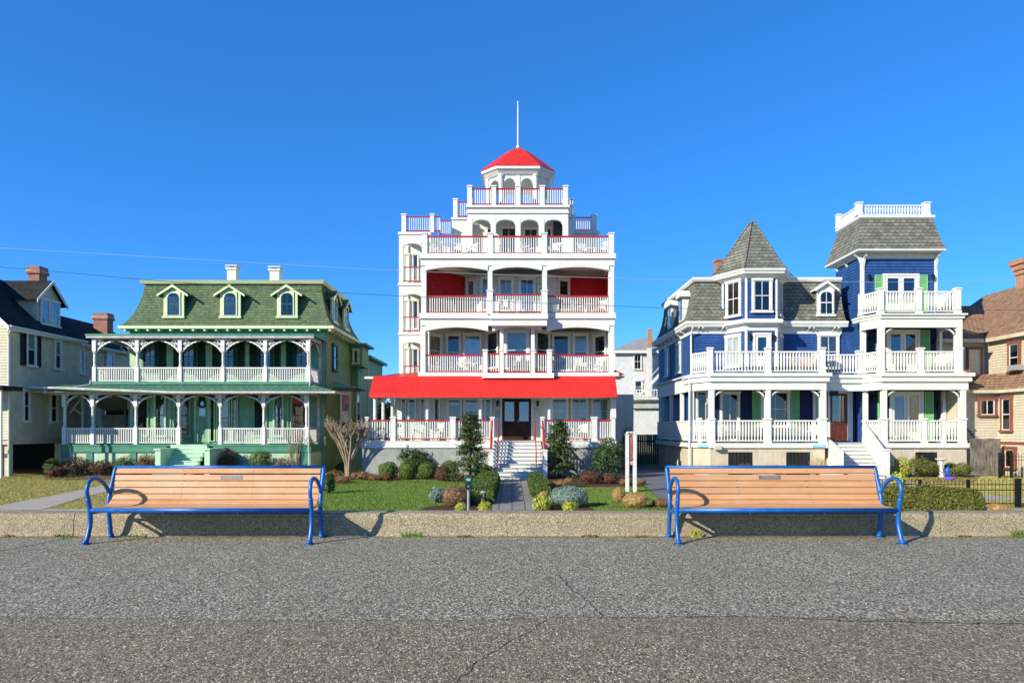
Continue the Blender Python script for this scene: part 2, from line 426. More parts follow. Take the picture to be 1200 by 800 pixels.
def fretwork(P, F, a, ztop, w, h, side=1, mat='white', c=0.0, th=.025):
    """carved corner bracket: scalloped quarter-arc with radial bars, holes left open"""
    m = MB(); n = 12; pts = []
    for i in range(n+1):
        t = i/n*math.pi/2
        pts.append((w*(1-math.sin(t)), -h+h*math.sin(t)**.0*0+h*(1-math.cos(t))))
    # arc from (w, -0.0) at the beam to (0,-h) at the post, bulging to the corner
    arc = [(w*(1-math.cos(i/n*math.pi/2)), -h*(1-math.sin(i/n*math.pi/2))) for i in range(n+1)]
    arc = [(.55*p[0]+.45*w*i/n, .55*p[1]-.45*h*(1-i/n)) for i, p in enumerate(arc)]
    P2 = lambda p: (a+side*p[0], ztop+p[1])
    def strip(p, q, t):
        d = Vector((q[0]-p[0], q[1]-p[1])); l = d.length
        if l < 1e-4: return
        nrm = Vector((-d.y, d.x))/l*t
        poly = [P2((p[0]+nrm.x, p[1]+nrm.y)), P2((q[0]+nrm.x, q[1]+nrm.y)), P2((q[0]-nrm.x, q[1]-nrm.y)), P2((p[0]-nrm.x, p[1]-nrm.y))]
        if side < 0: poly = poly[::-1]
        m.prism(F, poly, c-th, c+th)
    for i in range(n): strip(arc[i], arc[i+1], .062+.022*(i % 2))
    a2 = [(p[0]*.62, p[1]*.62) for p in arc]
    for i in range(0, n, 2): strip(a2[i], a2[i+2], .05)
    for i in (1, 3, 5, 7, 9, 11): strip(arc[i], a2[i], .03)
    for i in (2, 4, 6, 8, 10): strip(arc[i], (0.0 if i < 6 else arc[i][0]*.55, arc[i][1]*.3 if i >= 6 else arc[i][1]*.92), .034)
    strip((0.02, -h), (0.02, 0), .03); strip((0, -.03), (w, -.03), .03)
    for k in range(1, 5):                                     # little discs hanging off the arc
        i = 1+k*2; ctr = arc[i]; m.prism(F, [P2((ctr[0]+.06*math.cos(t), ctr[1]-.03+.06*math.sin(t))) for t in [j*math.pi/3 for j in range(6)]][::side], c-th*.8, c+th*.8)
    return m.build('bracket', M[mat], P)

def corbel(P, F, a, ztop, h=.35, d=.3, w=.07, mat='white', name='cornice_bracket'):
    m = MB(); prof = [(0, 0), (d, 0), (d, -h*.25), (d*.55, -h*.4), (d*.3, -h*.75), (.05, -h), (0, -h)]
    for sgn in (0,):
        Pp = [F.w(a-w/2, ztop+q, p) for p, q in prof]+[F.w(a+w/2, ztop+q, p) for p, q in prof]; n = len(prof)
        fs = [tuple(range(n)), tuple(range(n, 2*n))[::-1]]+[(i, n+i, n+(i+1) % n, (i+1) % n) for i in range(n)]
        m.add(Pp, fs)
    return m

def stairs(P, x0t, x1t, Yt, zt, x0b, x1b, Yb, zb, n, tread='white2', riser='white'):
    m = MB()
    for i in range(n):
        f0, f1 = i/n, (i+1)/n
        z = zt-(zt-zb)*f0-(zt-zb)/n
        ya, yb = Yt+(Yb-Yt)*f0, Yt+(Yb-Yt)*f1
        xa, xb = x0t+(x0b-x0t)*f0, x1t+(x1b-x1t)*f0
        m.mat(0); m.wbox(xa, xb, yb-.03, ya+.001*i, z+(zt-zb)/n-.045, z+(zt-zb)/n)
        m.mat(1); m.wbox(xa+.003, xb-.003, yb+.02, Yt+.2, zb-.05, z+(zt-zb)/n-.0455)
    return m.build('stairs', [M[tread], M[riser]], P)

def lantern(P, x, y, z, mat='black'):
    m = MB(); m.lathe(x, y-.12, [(.03, z-.2), (.07, z-.16), (.08, z+.04), (.10, z+.06), (.02, z+.16)], 6)
    m.wbox(x-.02, x+.02, y-.12, y, z+.08, z+.12); m.wbox(x-.05, x+.05, y-.02, y, z-.05, z+.15)
    return m.build('wall_lantern', M[mat], P)

# ------- loose furniture for the balconies: one chair of each kind, then copies
CH = {}
def chair(loc, rz, label, group, mat='white', kind='arm'):
    key = (mat, kind)
    if key in CH:
        return copy_thing(CH[key], loc, rz, label=label, group=group)
    t = thing('patio_chair', (0, 0, 0), label, 'chair', group)
    m = MB()
    for i in range(6): m.wbox(-.26+i*.088, -.26+i*.088+.075, -.25, .25, .40, .425)
    m.build('seat', M[mat], t)
    m = MB()
    for i in range(6): m.add([(-.25+i*.085, .24, .43), (-.25+i*.085+.068, .24, .43), (-.25+i*.085+.068, .33, .95), (-.25+i*.085, .33, .95),
                              (-.25+i*.085, .26, .43), (-.25+i*.085+.068, .26, .43), (-.25+i*.085+.068, .35, .95), (-.25+i*.085, .35, .95)],
                             [(0,1,2,3),(7,6,5,4),(0,4,5,1),(1,5,6,2),(2,6,7,3),(3,7,4,0)])
    m.wbox(-.28, .28, .31, .37, .90, .98); m.build('backrest', M[mat], t)
    for sx in (-1, 1):
        for sy in (-1, 1):
            m = MB(); m.tube([(sx*.27, sy*.25, 0), (sx*.26, sy*.23, .64 if sy < 0 else .66)], .025, 6); m.build('leg', M[mat], t)
        m = MB(); m.wbox(sx*.27-.04, sx*.27+.04, -.28, .28, .64, .67); m.build('armrest', M[mat], t)
    t.location = loc; t.rotation_euler = (0, 0, rz); CH[key] = t
    return t
TB = {}
def table(loc, label, group, mat='white'):
    if mat in TB: return copy_thing(TB[mat], loc, 0, label=label, group=group)
    t = thing('patio_table', (0, 0, 0), label, 'table', group)
    MB().lathe(0, 0, [(.38, .68), (.40, .69), (.40, .72), (.38, .73)], 18).build('table_top', M[mat], t)
    for k in range(4):
        a = k*math.pi/2+.78
        MB().tube([(.3*math.cos(a), .3*math.sin(a), 0), (.2*math.cos(a), .2*math.sin(a), .68)], .025, 6).build('leg', M[mat], t)
    t.location = loc; TB[mat] = t; return t
# ================================================================= RED AND WHITE HOUSE
def red_house():
    H = thing('terraced_house', (X(607, 40), 40.0, -1.0), 'tall white house with red awning roof, stacked red railed balconies and a red topped cupola', 'house')
    YB = 38.5; B = FF(YB); CB = FF(37.95)              # main balcony front, projecting centre
    zf = lambda y: Z(y, YB)
    xl, xr = X(493, YB), X(720, YB)
    # ---- body behind the balconies
    xa, xb = X(499, 41.3), X(713, 41.3)
    m = MB(); W = FF(41.6)
    for z0, z1 in ((zf(437), zf(371)), (zf(367), zf(303))): m.siding(W, xl+.15, xr-.15, z0, z1, .16, .02)
    m.wbox(xl+.02, xr-.02, 41.61, 53, -1, zf(299))
    m.build('wall', M['whitewall'], H)
    # ---- floor slabs with ledges and fascias
    def slab(yt, y1, y2, crown, spring, name='balcony_floor'):
        m = MB(); zt = zf(yt)
        m.wbox(xl-.06, xr+.06, YB-.16, 41.6, zf(y1), zt)
        m.build(name, M['white'], H)
        m = MB(); m.wbox(xl, xr, YB-.05, YB+.22, zf(y2), zf(y1)-.002)
        m.wbox(xl+.0, xl+.22, YB+.221, 41.6, zf(y2), zf(y1)-.002); m.wbox(xr-.22, xr, YB+.221, 41.6, zf(y2), zf(y1)-.002)
        for (p0, p1) in ((498.5, 572), (577, 635), (640.5, 714)):
            m.arch(B, X(p0, YB), X(p1, YB), zf(y2)+.001, zf(spring), zf(crown), -.2, .045, 16, True)
        m.build('fascia', M['white'], H)
    slab(297.5, 303.5, 311.5, 313, 317); slab(367, 373.5, 381.5, 383.5, 388)
    MB().wbox(xl-.12, xr+.22, YB-.25, 41.6, zf(441), zf(436.5)).build('balcony_floor', M['white'], H)
    # projecting centre of levels two and three
    for (p0, p1, y0, y1) in ((574, 642, 367.5, 374), (565, 649, 437, 443)):
        MB().wbox(X(p0, 37.9), X(p1, 37.9), 37.75, YB-.161 if y0 < 400 else YB-.251, Z(y1, 37.9), Z(y0, 37.9)).build('balcony_floor', M['white'], H)
    MB().wbox(X(575, 37.9), X(641, 37.9), 37.85, YB-.051, Z(381.5, 37.9), Z(374, 37.9)-.003).build('fascia', M['white'], H)
    # ---- posts
    def rp(F, x0, x1, yt, yb, cap=True, d=None):
        a0, a1 = X(x0, F.o[1]), X(x1, F.o[1]); w = (a1-a0)/2
        sqpost(H, F, (a0+a1)/2, Z(yb, F.o[1]), Z(yt, F.o[1]), w, 'white', cap, -w if d is None else d, base=False)
    for x0, x1 in ((494.5, 500.5), (571.5, 577.5), (635, 641), (713.5, 719.5)): rp(B, x0, x1, 274, 297.5)
    for x0, x1 in ((493.5, 499.5), (713.5, 719.5)): rp(B, x0, x1, 311.6, 367, False)
    for x0, x1 in ((571.5, 577), (635.5, 641)): rp(B, x0, x1, 311.6, 367, False)
    MB().wbox(xr-.16, xr-.02, YB+.4, 41.6, zf(367), zf(311.7)).build('end_wall', M['red_shingle'], H); MB().wbox(xr-.16, xr-.02, YB+.4, 41.6, zf(436.4), zf(381.7)).build('end_wall', M['whitewall'], H)
    MB().wbox(xr-.18, xr-.03, YB-.3, 39.58, Z(516.4, 37), Z(464, 37.3)).build('end_wall', M['whitewall'], H)
    for x0, x1 in ((492.5, 498.5), (713.5, 719.7)): rp(B, x0, x1, 381.6, 436.5, False)
    for x0, x1 in ((570.5, 577.5), (634.5, 641.5)): rp(FF(37.95), x0, x1, 341, 367.4)
    for x0, x1 in ((565.8, 571.2), (585.4, 590.2), (622, 626.8), (641, 646.6)): rp(FF(37.95), x0, x1, 411, 437)
    for x0, x1 in ((585.6, 590), (622.2, 626.6)): rp(FF(38.45), x0, x1, 381.6, 436.6, False)
    # ---- railings
    def rr(F, x0, x1, yt, yb, P=H, sp=.13):
        Y = F.o[1]; railing(P, F, X(x0, Y), X(x1, Y), Z(yt, Y), Z(yb, Y), 'white', 'rail_red', sp, .028, .085, c=-.12)
    for x0, x1 in ((500.5, 571.5), (577.5, 635), (641, 713.5)): rr(B, x0, x1, 275.8, 296.5)
    for x0, x1 in ((499.5, 571), (641, 713.5)): rr(B, x0, x1, 345.8, 366.2); 
    rr(CB, 577.5, 634.5, 344, 365.5)
    for x0, x1 in ((498.5, 566), (647, 713.5)): rr(B, x0, x1, 415, 435.8)
    for x0, x1 in ((571.2, 585.4), (590.2, 622), (626.8, 641)): rr(CB, x0, x1, 413.5, 435.6)
    # ---- level three inner walls
    zA, zB = zf(367), zf(311)
    def wallp(F, a0, a1, z0, z1, mat, name='wall', h=.16, lip=.015):
        m = MB(); m.siding(F, a0, a1, z0, z1, h, lip)
        m.quad(F.w(a0, z0, -.002), F.w(a1, z0, -.002), F.w(a1, z1, -.002), F.w(a0, z1, -.002)); return m.build(name, M[mat], H)
    def flat(F, a0, a1, z0, z1, mat, name='wall'): return MB().box(F, a0, a1, z0, z1, -.1, 0).build(name, M[mat], H)
    F1 = Fr((X(499.6, 38.95), 38.95), (X(545, 41.3), 41.3)); flat(F1, 0, F1.L, zA, zB, 'red_shingle', 'shingled_wall')
    F2 = Fr((X(545, 41.3), 41.3), (X(562, 40.6), 40.6)); wallp(F2, 0, F2.L, zA, zB, 'whitewall')
    F3 = FF(40.6); wallp(F3, X(562, 40.6), X(643, 40.6), zA, zB, 'whitewall')
    F4 = Fr((X(643, 40.6), 40.6), (X(668, 41.3), 41.3)); wallp(F4, 0, F4.L, zA, zB, 'whitewall')
    F5 = FF(41.3); flat(F5, X(668, 41.3), X(714, 41.3), zA, zB, 'red_shingle', 'shingled_wall')
    window(H, F2, 548, 327, 558, 364, 'white', .09, 2, 1, 'tan_blind', .6, sill=False, c=.02)
    window(H, F3, 563, 325, 574, 364, 'white', .09, 2, 1, 'curtain', 1, sill=False, c=.02)
    window(H, F3, 583.5, 325, 602, 365, 'white', .12, 1, 2, 'curtain', 1, sill=False, c=.02)
    window(H, F3, 607.5, 325, 627.5, 365, 'white', .12, 2, 2, None, sill=False, c=.02, glass='glass_hi')
    window(H, F3, 640, 325, 641, 326, rect=(X(630, 40.6), zf(364), X(642.5, 40.6), zf(326)), tw=.09, rows=2, blind='curtain', sill=False, c=.02)
    window(H, F4, 653, 327, 666.5, 364, 'white', .09, 2, 1, None, sill=False, c=.02)
    # ---- level two inner walls
    zA, zB = zf(436.5), zf(381)
    G1 = Fr((X(499, 39.4), 39.4), (X(519.5, 41), 41.0)); wallp(G1, 0, G1.L, zA, zB, 'whitewall')
    G2 = FF(41.0); wallp(G2, X(519.5, 41), X(573, 41), zA, zB, 'whitewall')
    G3 = Fr((X(569.5, 41), 41.0), (X(589, 39.5), 39.5)); wallp(G3, 0, G3.L, zA, zB, 'rail_red')
    G4 = FF(39.5); wallp(G4, X(589, 39.5), X(623, 39.5), zA, zB, 'rail_red')
    G5 = Fr((X(623, 39.5), 39.5), (X(645, 41), 41.0)); wallp(G5, 0, G5.L, zA, zB, 'rail_red')
    wallp(G2, X(645, 41), X(692, 41), zA, zB, 'whitewall')
    G6 = Fr((X(692, 41), 41.0), (X(714, 39.8), 39.8)); wallp(G6, 0, G6.L, zA, zB, 'whitewall')
    window(H, G1, 500.5, 391, 516, 430, 'white', .12, 2, 1, 'tan_blind', .75, sill=False, c=.02)
    window(H, G2, 522.5, 391, 540.5, 434, 'white', .10, 2, 1, None, sill=False, c=.02)
    window(H, G2, 543, 391, 564.5, 433, 'white', .10, 2, 1, 'curtain', 1, sill=False, c=.02, glass='glass_hi')
    window(H, G3, 571.5, 387, 585.5, 432, 'white', .12, 2, 1, None, sill=False, c=.02)
    window(H, G4, 590.5, 386, 620.5, 433, 'white', .16, 2, 1, 'curtain', .55, sill=False, c=.02)
    window(H, G5, 626, 387, 643, 432, 'white', .14, 2, 1, None, sill=False, c=.02)
    window(H, G2, 646.5, 391, 668, 435, 'white', .10, 1, 1, None, sill=False, c=.02)
    window(H, G2, 671, 391, 689.5, 433, 'white', .10, 2, 1, 'curtain', .5, sill=False, c=.02)
    window(H, G6, 696.5, 391, 712, 432, 'white', .12, 2, 1, None, sill=False, c=.02)
    # ---- porch
    YP = 37.0; A = FF(YP); zfl = Z(516.5, YP)
    x0, x1 = X(424, YP), X(722, YP)
    MB().wbox(x0, x1, YP-.06, 39.8, Z(524.5, YP), zfl).build('porch_floor', M['white'], H)
    MB().wbox(x0+.03, x1-.03, YP+.02, 39.7, -1.3, Z(524.5, YP)-.002).build('foundation', M['stucco'], H)
    MB().wbox(X(463, 39.6), x1+.12, 39.61, 41.6, -1.0, zf(441)).build('wall', M['whitewall'], H)
    m = MB(); LW = FF(39.6); m.siding(LW, X(463, 39.6), X(587, 39.6), zfl, Z(455, 39.6), .16, .015); m.siding(LW, X(624, 39.6), x1+.1, zfl, Z(455, 39.6), .16, .015)
    m.build('porch_wall', M['whitewall'], H)
    cols = [(439.6, 37.45), (449.2, 38.6), (460, 39.5), (501, 37.45), (563.3, 37.45), (644, 37.45), (719, 37.45)]
    for px, Y in cols:
        x = X(px, Y); r = .105; zt = Z(464, 37.3)
        if px == 719: sqpost(H, FF(Y), X(718.5, Y), zfl, zt, .14, 'white', False); continue
        MB().lathe(x, Y, [(r*1.3, zfl), (r*1.3, zfl+.1), (r, zfl+.14), (r*.98, zfl+1.2), (r*.86, zt-.18), (r*1.2, zt-.14), (r*1.25, zt)], 16).build('column', M['white'], H, smooth=False)
    posts = [(428.3, 431.5), (457.6, 463.4), (527.3, 533.8), (574.6, 579), (633.6, 637.8), (693.3, 699.8), (716.5, 721)]
    for p0, p1 in posts:
        a0, a1 = X(p0, YP), X(p1, YP); w = (a1-a0)/2; sqpost(H, A, (a0+a1)/2, zfl, Z(489.8, YP), w, 'white', True, -w, name='railing_post', base=False)
    for p0, p1 in ((431.5, 457.6), (463.4, 527.3), (533.8, 574.6), (637.8, 693.3), (699.8, 716.5)): rr(A, p0, p1, 491.5, 514.5)
    FL = Fr((X(429, 39.7), 39.7), (X(429, 37.1)+.1, 37.1)); railing(H, FL, 0, FL.L, Z(491.5, YP), Z(514.5, YP), 'white', 'rail_red', .13, .02, .055)
    dk = [(470, 476.5), (478, 488), (492, 498.5), (508, 516)]
    for p0, p1 in dk: window(H, LW, p0, 466, p1, 493, 'white', .07, 1, 1, None, c=.02, sill=False)
    window(H, LW, 523.5, 466, 541.5, 497, 'white', .09, 1, 1, 'curtain', .25, c=.02, sill=False)
    window(H, LW, 543, 466, 561.5, 495, 'white', .09, 2, 1, 'curtain', .5, c=.02, sill=False)
    window(H, LW, 567.5, 466, 576.5, 495, 'white', .09, 1, 1, None, c=.02, sill=False)
    for p0, p1 in ((645.5, 666), (668.5, 689.5), (692.5, 714)):
        window(H, LW, p0, 465, p1, 496, 'white', .10, 2, 2, 'curtain', 1, c=.02, sill=False)
    door(H, LW, 588.5, 467, 622.5, 515, 'brown_door', 'white', 2, .55, c=.01)
    lantern(H, X(583, 39.5), 39.5, Z(472, 39.5)); lantern(H, X(630, 39.5), 39.5, Z(472, 39.5))
    MB().box(LW, X(580.5, 39.6), X(586, 39.6), Z(488, 39.6), Z(480, 39.6), .02, .05).build('wall_plaque', M['white2'], H)
    MB().box(LW, X(626.5, 39.6), X(634, 39.6), Z(489, 39.6), Z(478, 39.6), .02, .05).build('wall_plaque', M['white2'], H)
    # ---- awning roof
    yt, yb = 38.2, 36.5
    q = lambda px, py, Y: (X(px, Y), Y, Z(py, Y))
    m = MB(); T = [q(437.5, 441, yt), q(721, 441, yt)]; Bt = [q(432.8, 461.5, yb), q(723.4, 461.5, yb)]; V = [q(432.8, 465.4, yb-.02), q(723.4, 465.4, yb-.02)]
    nseg = 40
    for i in range(nseg):
        f0, f1 = i/nseg, (i+1)/nseg
        lp = lambda p, f: tuple(p[0][k]+(p[1][k]-p[0][k])*f for k in range(3))
        m.quad(lp(Bt, f0), lp(Bt, f1), lp(T, f1), lp(T, f0)); m.quad(lp(V, f0), lp(V, f1), lp(Bt, f1), lp(Bt, f0))
    zb_ = V[0][2]
    m.add([T[0], Bt[0], V[0], (Bt[0][0], 41.5, zb_), (T[0][0], 41.5, T[0][2]), (Bt[0][0], 41.5, Bt[0][2])], [(0, 1, 5, 4), (1, 2, 3, 5)])
    m.add([T[1], Bt[1], V[1], (T[1][0], 39.6, zb_), (T[1][0], 39.6, T[1][2])], [(0, 4, 3, 2, 1)])
    m.build('awning', M['red_awning'], H)
    m = MB()
    for i in range(1, 12): f = i/12; m.tube([lp(T, f), lp(Bt, f), lp(V, f)], .009, 4)
    m.build('awning_seam', M['red_awning'], H)
    MB().wbox(Bt[0][0]+.1, Bt[1][0]-.1, yb+.12, 39.6, zb_+.08, zb_+.14).build('porch_ceiling', M['white'], H)
    m = MB(); m.quad(T[0], q(500, 441, yt), q(500, 435, 41), q(491, 436, 41)); m.quad(T[0], q(491, 436, 41), (T[0][0]-.6, 41.5, Z(440.5, 41.5)))
    m.quad(T[1], q(700, 440, 41), q(500, 440, 41), q(500, 441, yt))
    for k in range(5):
        f = k/5; a = q(442+k*11, 441, yt); b = q(468+k*7, 437.4-.3*k, 40.6); m.tube([a, b], .02, 5)
    m.build('roof', M['red_metal'], H)
    MB().tube([(T[0][0]-.62, 41.5, Z(441.8, 41.5)), (T[0][0]-.62, 39, Z(442.5, 39)), (T[0][0]+.05, 39, Z(443, 39))], .07, 8).build('gutter', M['white'], H)
    # ---- front stairs
    stairs(H, -1.0, 1.56, 36.92, zfl, -1.02, 1.72, 34.0, -1.0, 10)
    for p0, p1 in ((572, 578), (636, 641.3)):
        a0, a1 = X(p0, 34.2), X(p1, 34.2); w = (a1-a0)/2
        sqpost(H, FF(34.2), (a0+a1)/2, -1.0, Z(528.5, 34.2), w, 'white', True, -w, name='newel_post')
        xm = (a0+a1)/2; S = Fr((xm, 36.8), (xm, 34.3)); zt = Z(492, 36.9)
        railing(H, S, 0, S.L, zt, zt-.95, 'white', 'rail_red', .14, .02, .06, slope=-(zt-Z(530, 34.2)))
    for xm in (X(584, 36.6), X(627, 36.6)):
        MB().tube([(xm, 36.85, zfl+.05), (xm, 36.85, zfl+1.05), (xm, 34.9, -.0+.35), (xm, 34.9, -.55)], .028, 8).build('stair_handrail', M['rail_red'], H)
    # ---- left wing, three storeys of small porches
    YL = 40.6; w0, w1 = X(467.5, YL), X(497, YL); LF = FF(YL)
    MB().wbox(w0+.3, w1+1, YL+1.5, 50, -1, Z(273, YL)).build('wing_wall', M['whitewall'], H)
    MB().wbox(w0, w0+.35, YL+1.4, YL+1.7, -1, Z(280, YL)).build('wing_wall', M['whitewall'], H)
    for yt_, yb_, cr, sp in ((272, 284, 285, 290), (331.5, 343.5, 344.5, 349), (389.5, 400.5, 401, 405)):
        m = MB(); m.wbox(w0-.05, w1+.4, YL-.06, YL+1.5, Z(yt_+3, YL), Z(yt_, YL))
        m.wbox(w0, w1+.4, YL, YL+.2, Z(yb_, YL), Z(yt_+3, YL)-.002)
        m.arch(LF, X(472.5, YL), X(494, YL), Z(yb_, YL)+.001, Z(sp, YL), Z(cr, YL), -.19, -.01); m.build('fascia', M['white'], H)
    for a, b in ((284, 332), (343.5, 389.5), (400.5, 440)):
        m = MB(); m.wbox(w0, X(472.6, YL), YL, YL+.25, Z(b, YL), Z(a, YL)); m.build('porch_post', M['white'], H)
    for a, b in ((312.3, 329.5), (370.8, 388), (428.3, 440)):
        railing(H, LF, X(472.6, YL), X(494, YL), Z(a, YL), Z(b, YL), 'white', 'rail_red', .13, .02, .05, c=-.1)
    WW = FF(YL+1.5)
    for a, b in ((298, 330), (352, 386), (408, 438)):
        window(H, WW, 473.5, a, 480, b, 'white', .06, 1, 1, None, sill=False); window(H, WW, 483.5, a, 491, b, 'white', .06, 1, 1, 'curtain', .5, sill=False)
    for a0, a1 in ((470.5, 475.6), (504, 508.6)):
        w = (X(a1, YL)-X(a0, YL))/2; sqpost(H, LF, X((a0+a1)/2, YL), Z(272, YL), Z(251.8, YL), w, 'white', True, -w, base=False)
    railing(H, LF, X(475.6, YL), X(504, YL), Z(253, YL), Z(270.5, YL), 'white', 'rail_red', .13, .02, .055, c=-.1)
    railing(H, LF, X(508.6, YL), X(515.5, YL), Z(253, YL), Z(270.5, YL), 'white', 'rail_red', .13, .02, .055, c=-.1)
    S = Fr((X(515.5, YL), YL), (X(515.5, YL)+.05, YL+3.5)); 
    railing(H, FF(44), X(515, 44), X(528.5, 44), Z(258.5, 44), Z(275, 44), 'white', 'rail_red', .13, .02, .055)
    S = Fr((X(515.5, YL), YL), (X(514.5, 44), 44)); railing(H, S, 0, S.L, Z(253.2, YL), Z(270.5, YL), 'white', 'rail_red', .13, .02, .055)
    # ---- attic arcade
    YC = 40.5; CF = FF(YC); xc0, xc1 = X(547.5, YC), X(666, YC)
    m = MB(); m.wbox(xc0+.15, xc1-.15, 42.3, 47, zf(297), Z(243, YC)); m.build('attic_wall', M['whitewall'], H)
    m = MB(); m.wbox(xc0-.08, xc1+.08, YC-.12, 46.4, Z(243.5, YC), Z(240.8, YC)); m.wbox(xc0, xc1, YC, YC+.25, Z(250, YC), Z(243.5, YC)-.001)
    m.wbox(xc0-.04, xc1+.04, YC-.05, YC-.001, Z(250, YC), Z(248.4, YC)); m.wbox(xc0+.02, xc1-.02, YC+.03, YC+.25, Z(256, YC), Z(250, YC)-.001)
    for p0, p1 in ((553.5, 575), (581, 604), (610, 631.5), (638, 659.5)): m.arch(CF, X(p0, YC), X(p1, YC), Z(256, YC)+.001, Z(263, YC), Z(257, YC), -.24, -.035)
    for p0, p1 in ((547.5, 553.5), (575, 581), (604, 610), (631.5, 638), (659.5, 666)): m.wbox(X(p0, YC), X(p1, YC), YC+.02, YC+.25, Z(297, YC), Z(256, YC))
    m.build('arcade', M['white'], H)
    AW = FF(42.3)
    window(H, AW, 586.5, 266, 606, 299, 'white', .08, 1, 2, None, sill=False); window(H, AW, 613, 267, 631, 299, 'white', .08, 1, 2, None, sill=False)
    window(H, AW, 570, 267, 577, 292, 'white', .08, 2, 1, None, sill=False); window(H, AW, 640, 267, 647, 292, 'white', .08, 2, 1, None, sill=False)
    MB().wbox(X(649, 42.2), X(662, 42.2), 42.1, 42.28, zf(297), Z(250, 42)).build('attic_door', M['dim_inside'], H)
    # side shoulders of the attic
    YS = 41.6
    m = MB(); m.wbox(X(529.5, YS), xc0-.001, YS, 47, zf(297), Z(257.5, YS)); m.wbox(X(529, YS), xc0-.001, YS-.08, 47, Z(257.5, YS)+.001, Z(255.2, YS))
    m.build('attic_wall', M['whitewall'], H)
    MB().wbox(xc1+.001, X(671.5, YS), YS, 47, zf(297), Z(256, YS)).build('attic_wall', M['whitewall'], H)
    for a0, a1 in ((531, 536), (666.5, 671.5)):
        w = (X(a1, YS)-X(a0, YS))/2; sqpost(H, FF(YS), X((a0+a1)/2, YS), Z(255.2, YS), Z(234, YS), w, 'white', True, -w, base=False)
    railing(H, FF(YS), X(536, YS), X(547.5, YS), Z(235.8, YS), Z(253.4, YS), 'white', 'rail_red', .13, .02, .055, c=-.1)
    S = Fr((X(533, YS), YS+.3), (X(533, YS), 46)); railing(H, S, 0, S.L, Z(235.8, YS), Z(253.4, YS), 'white', 'rail_red', .13, .02, .055)
    S = Fr((X(669.5, YS), YS+.3), (X(669.5, YS), 46)); railing(H, S, 0, S.L, Z(235.8, YS), Z(253.4, YS), 'white', 'white', .13, .02, .055)
    # cupola terrace railing
    for p0, p1 in ((547.5, 553), (576, 581.3), (604, 610), (632.5, 638.3), (660, 665.6)):
        w = (X(p1, YC)-X(p0, YC))/2; sqpost(H, CF, X((p0+p1)/2, YC), Z(240.8, YC), Z(218.6, YC), w, 'white', True, -w, base=False)
    for p0, p1 in ((553, 576), (581.3, 604), (610, 632.5), (638.3, 660)): rr(CF, p0, p1, 219.8, 239)
    for xs in (xc0+.2, xc1-.2):
        S = Fr((xs, YC+.25), (xs, 46.2)); railing(H, S, 0, S.L, Z(219.8, YC), Z(239, YC), 'white', 'rail_red', .13, .02, .055)
    # ---- cupola
    cx, cy = X(607, 43), 43.0
    def octo(hx, fx, hy, fy, z): return [(cx-fx, cy-hy, z), (cx+fx, cy-hy, z), (cx+hx, cy-fy, z), (cx+hx, cy+fy, z), (cx+fx, cy+hy, z), (cx-fx, cy+hy, z), (cx-hx, cy+fy, z), (cx-hx, cy-fy, z)]
    ze = Z(194.5, 41.2); za = Z(173, 43)
    MB().rings([octo(2.28, 1.32, 1.85, .9, ze), octo(2.28, 1.32, 1.85, .9, ze+.05), octo(1.5, .85, 1.2, .58, ze+(za-ze)*.42), octo(.72, .4, .6, .28, ze+(za-ze)*.78), octo(.05, .03, .05, .03, za)]).build('cupola_roof', M['red_metal'], H)
    m = MB(); b_ = octo(2.28, 1.32, 1.85, .9, ze); 
    for i in range(8):
        p, q_ = Vector(b_[i]), Vector((cx, cy, za))
        for f in (0, .25, .5, .75):
            s = Vector(b_[i]).lerp(Vector(b_[(i+1) % 8]), f); s.z += .05; m.tube([s, s.lerp(q_, .45)+Vector((0, 0, -.06)), q_], .034, 5)
    m.build('roof_seam', M['rail_red'], H)
    m = MB(); m.rings([octo(2.26, 1.31, 1.83, .89, ze-.16), octo(2.26, 1.31, 1.83, .89, ze-.001)]); m.rings([octo(1.95, 1.12, 1.55, .75, ze-.42), octo(2.2, 1.28, 1.78, .86, ze-.161)]); m.build('cupola_cornice', M['white'], H)
    zc0, zc1 = Z(240.8, YC)+.002, ze-.42
    oc = octo(1.88, 1.05, 1.48, .7, 0); m = MB()
    for i in range(8):
        p, q_ = oc[i], oc[(i+1) % 8]; F = Fr((p[0], p[1]), (q_[0], q_[1])); k = 2 if i in (0, 4) else 1; L_ = F.L
        for j in range(k):
            s0, s1 = L_*j/k+.12, L_*(j+1)/k-.12; m.arch(F, s0, s1, zc1, zc1-.75, zc1-.2, -.12, 0)
            if j: m.box(F, s0-.24, s0, zc0, zc1, -.15, .03)
        m.lathe(p[0]+.0, p[1], [(.17, zc0), (.17, zc0+.1), (.13, zc0+.12), (.13, zc1-.12), (.17, zc1-.1), (.17, zc1)], 8)
    m.build('cupola_arcade', M['white'], H)
    m = MB(); m.lathe(cx, cy, [(.12, za-.05), (.10, za+.1), (.05, za+.15), (.045, za+2.0), (.035, Z(121, 43))], 10)
    m.lathe(cx, cy, [(.02, Z(121, 43)), (.07, Z(120.4, 43)), (.07, Z(119.6, 43)), (.01, Z(119, 43))], 8); m.build('finial', M['white'], H)
    # ---- shaded rear wing to the right
    YR = 46.5; RF = FF(YR)
    MB().wbox(X(650, YR), X(701, YR), YR, 52, -1, Z(272, YR)).build('wing_wall', M['whitewall'], H)
    MB().wbox(X(650, YR), X(702.5, YR), YR-.15, 52.1, Z(274, YR), Z(271, YR)).build('wing_roof', M['white'], H)
    for x0_, x1_ in ((671, 674), (693.5, 699.5)):
        w = (X(x1_, YR)-X(x0_, YR))/2; sqpost(H, RF, X((x0_+x1_)/2, YR), Z(271, YR), Z(251.5, YR), w, 'white', True, -.3, base=False)
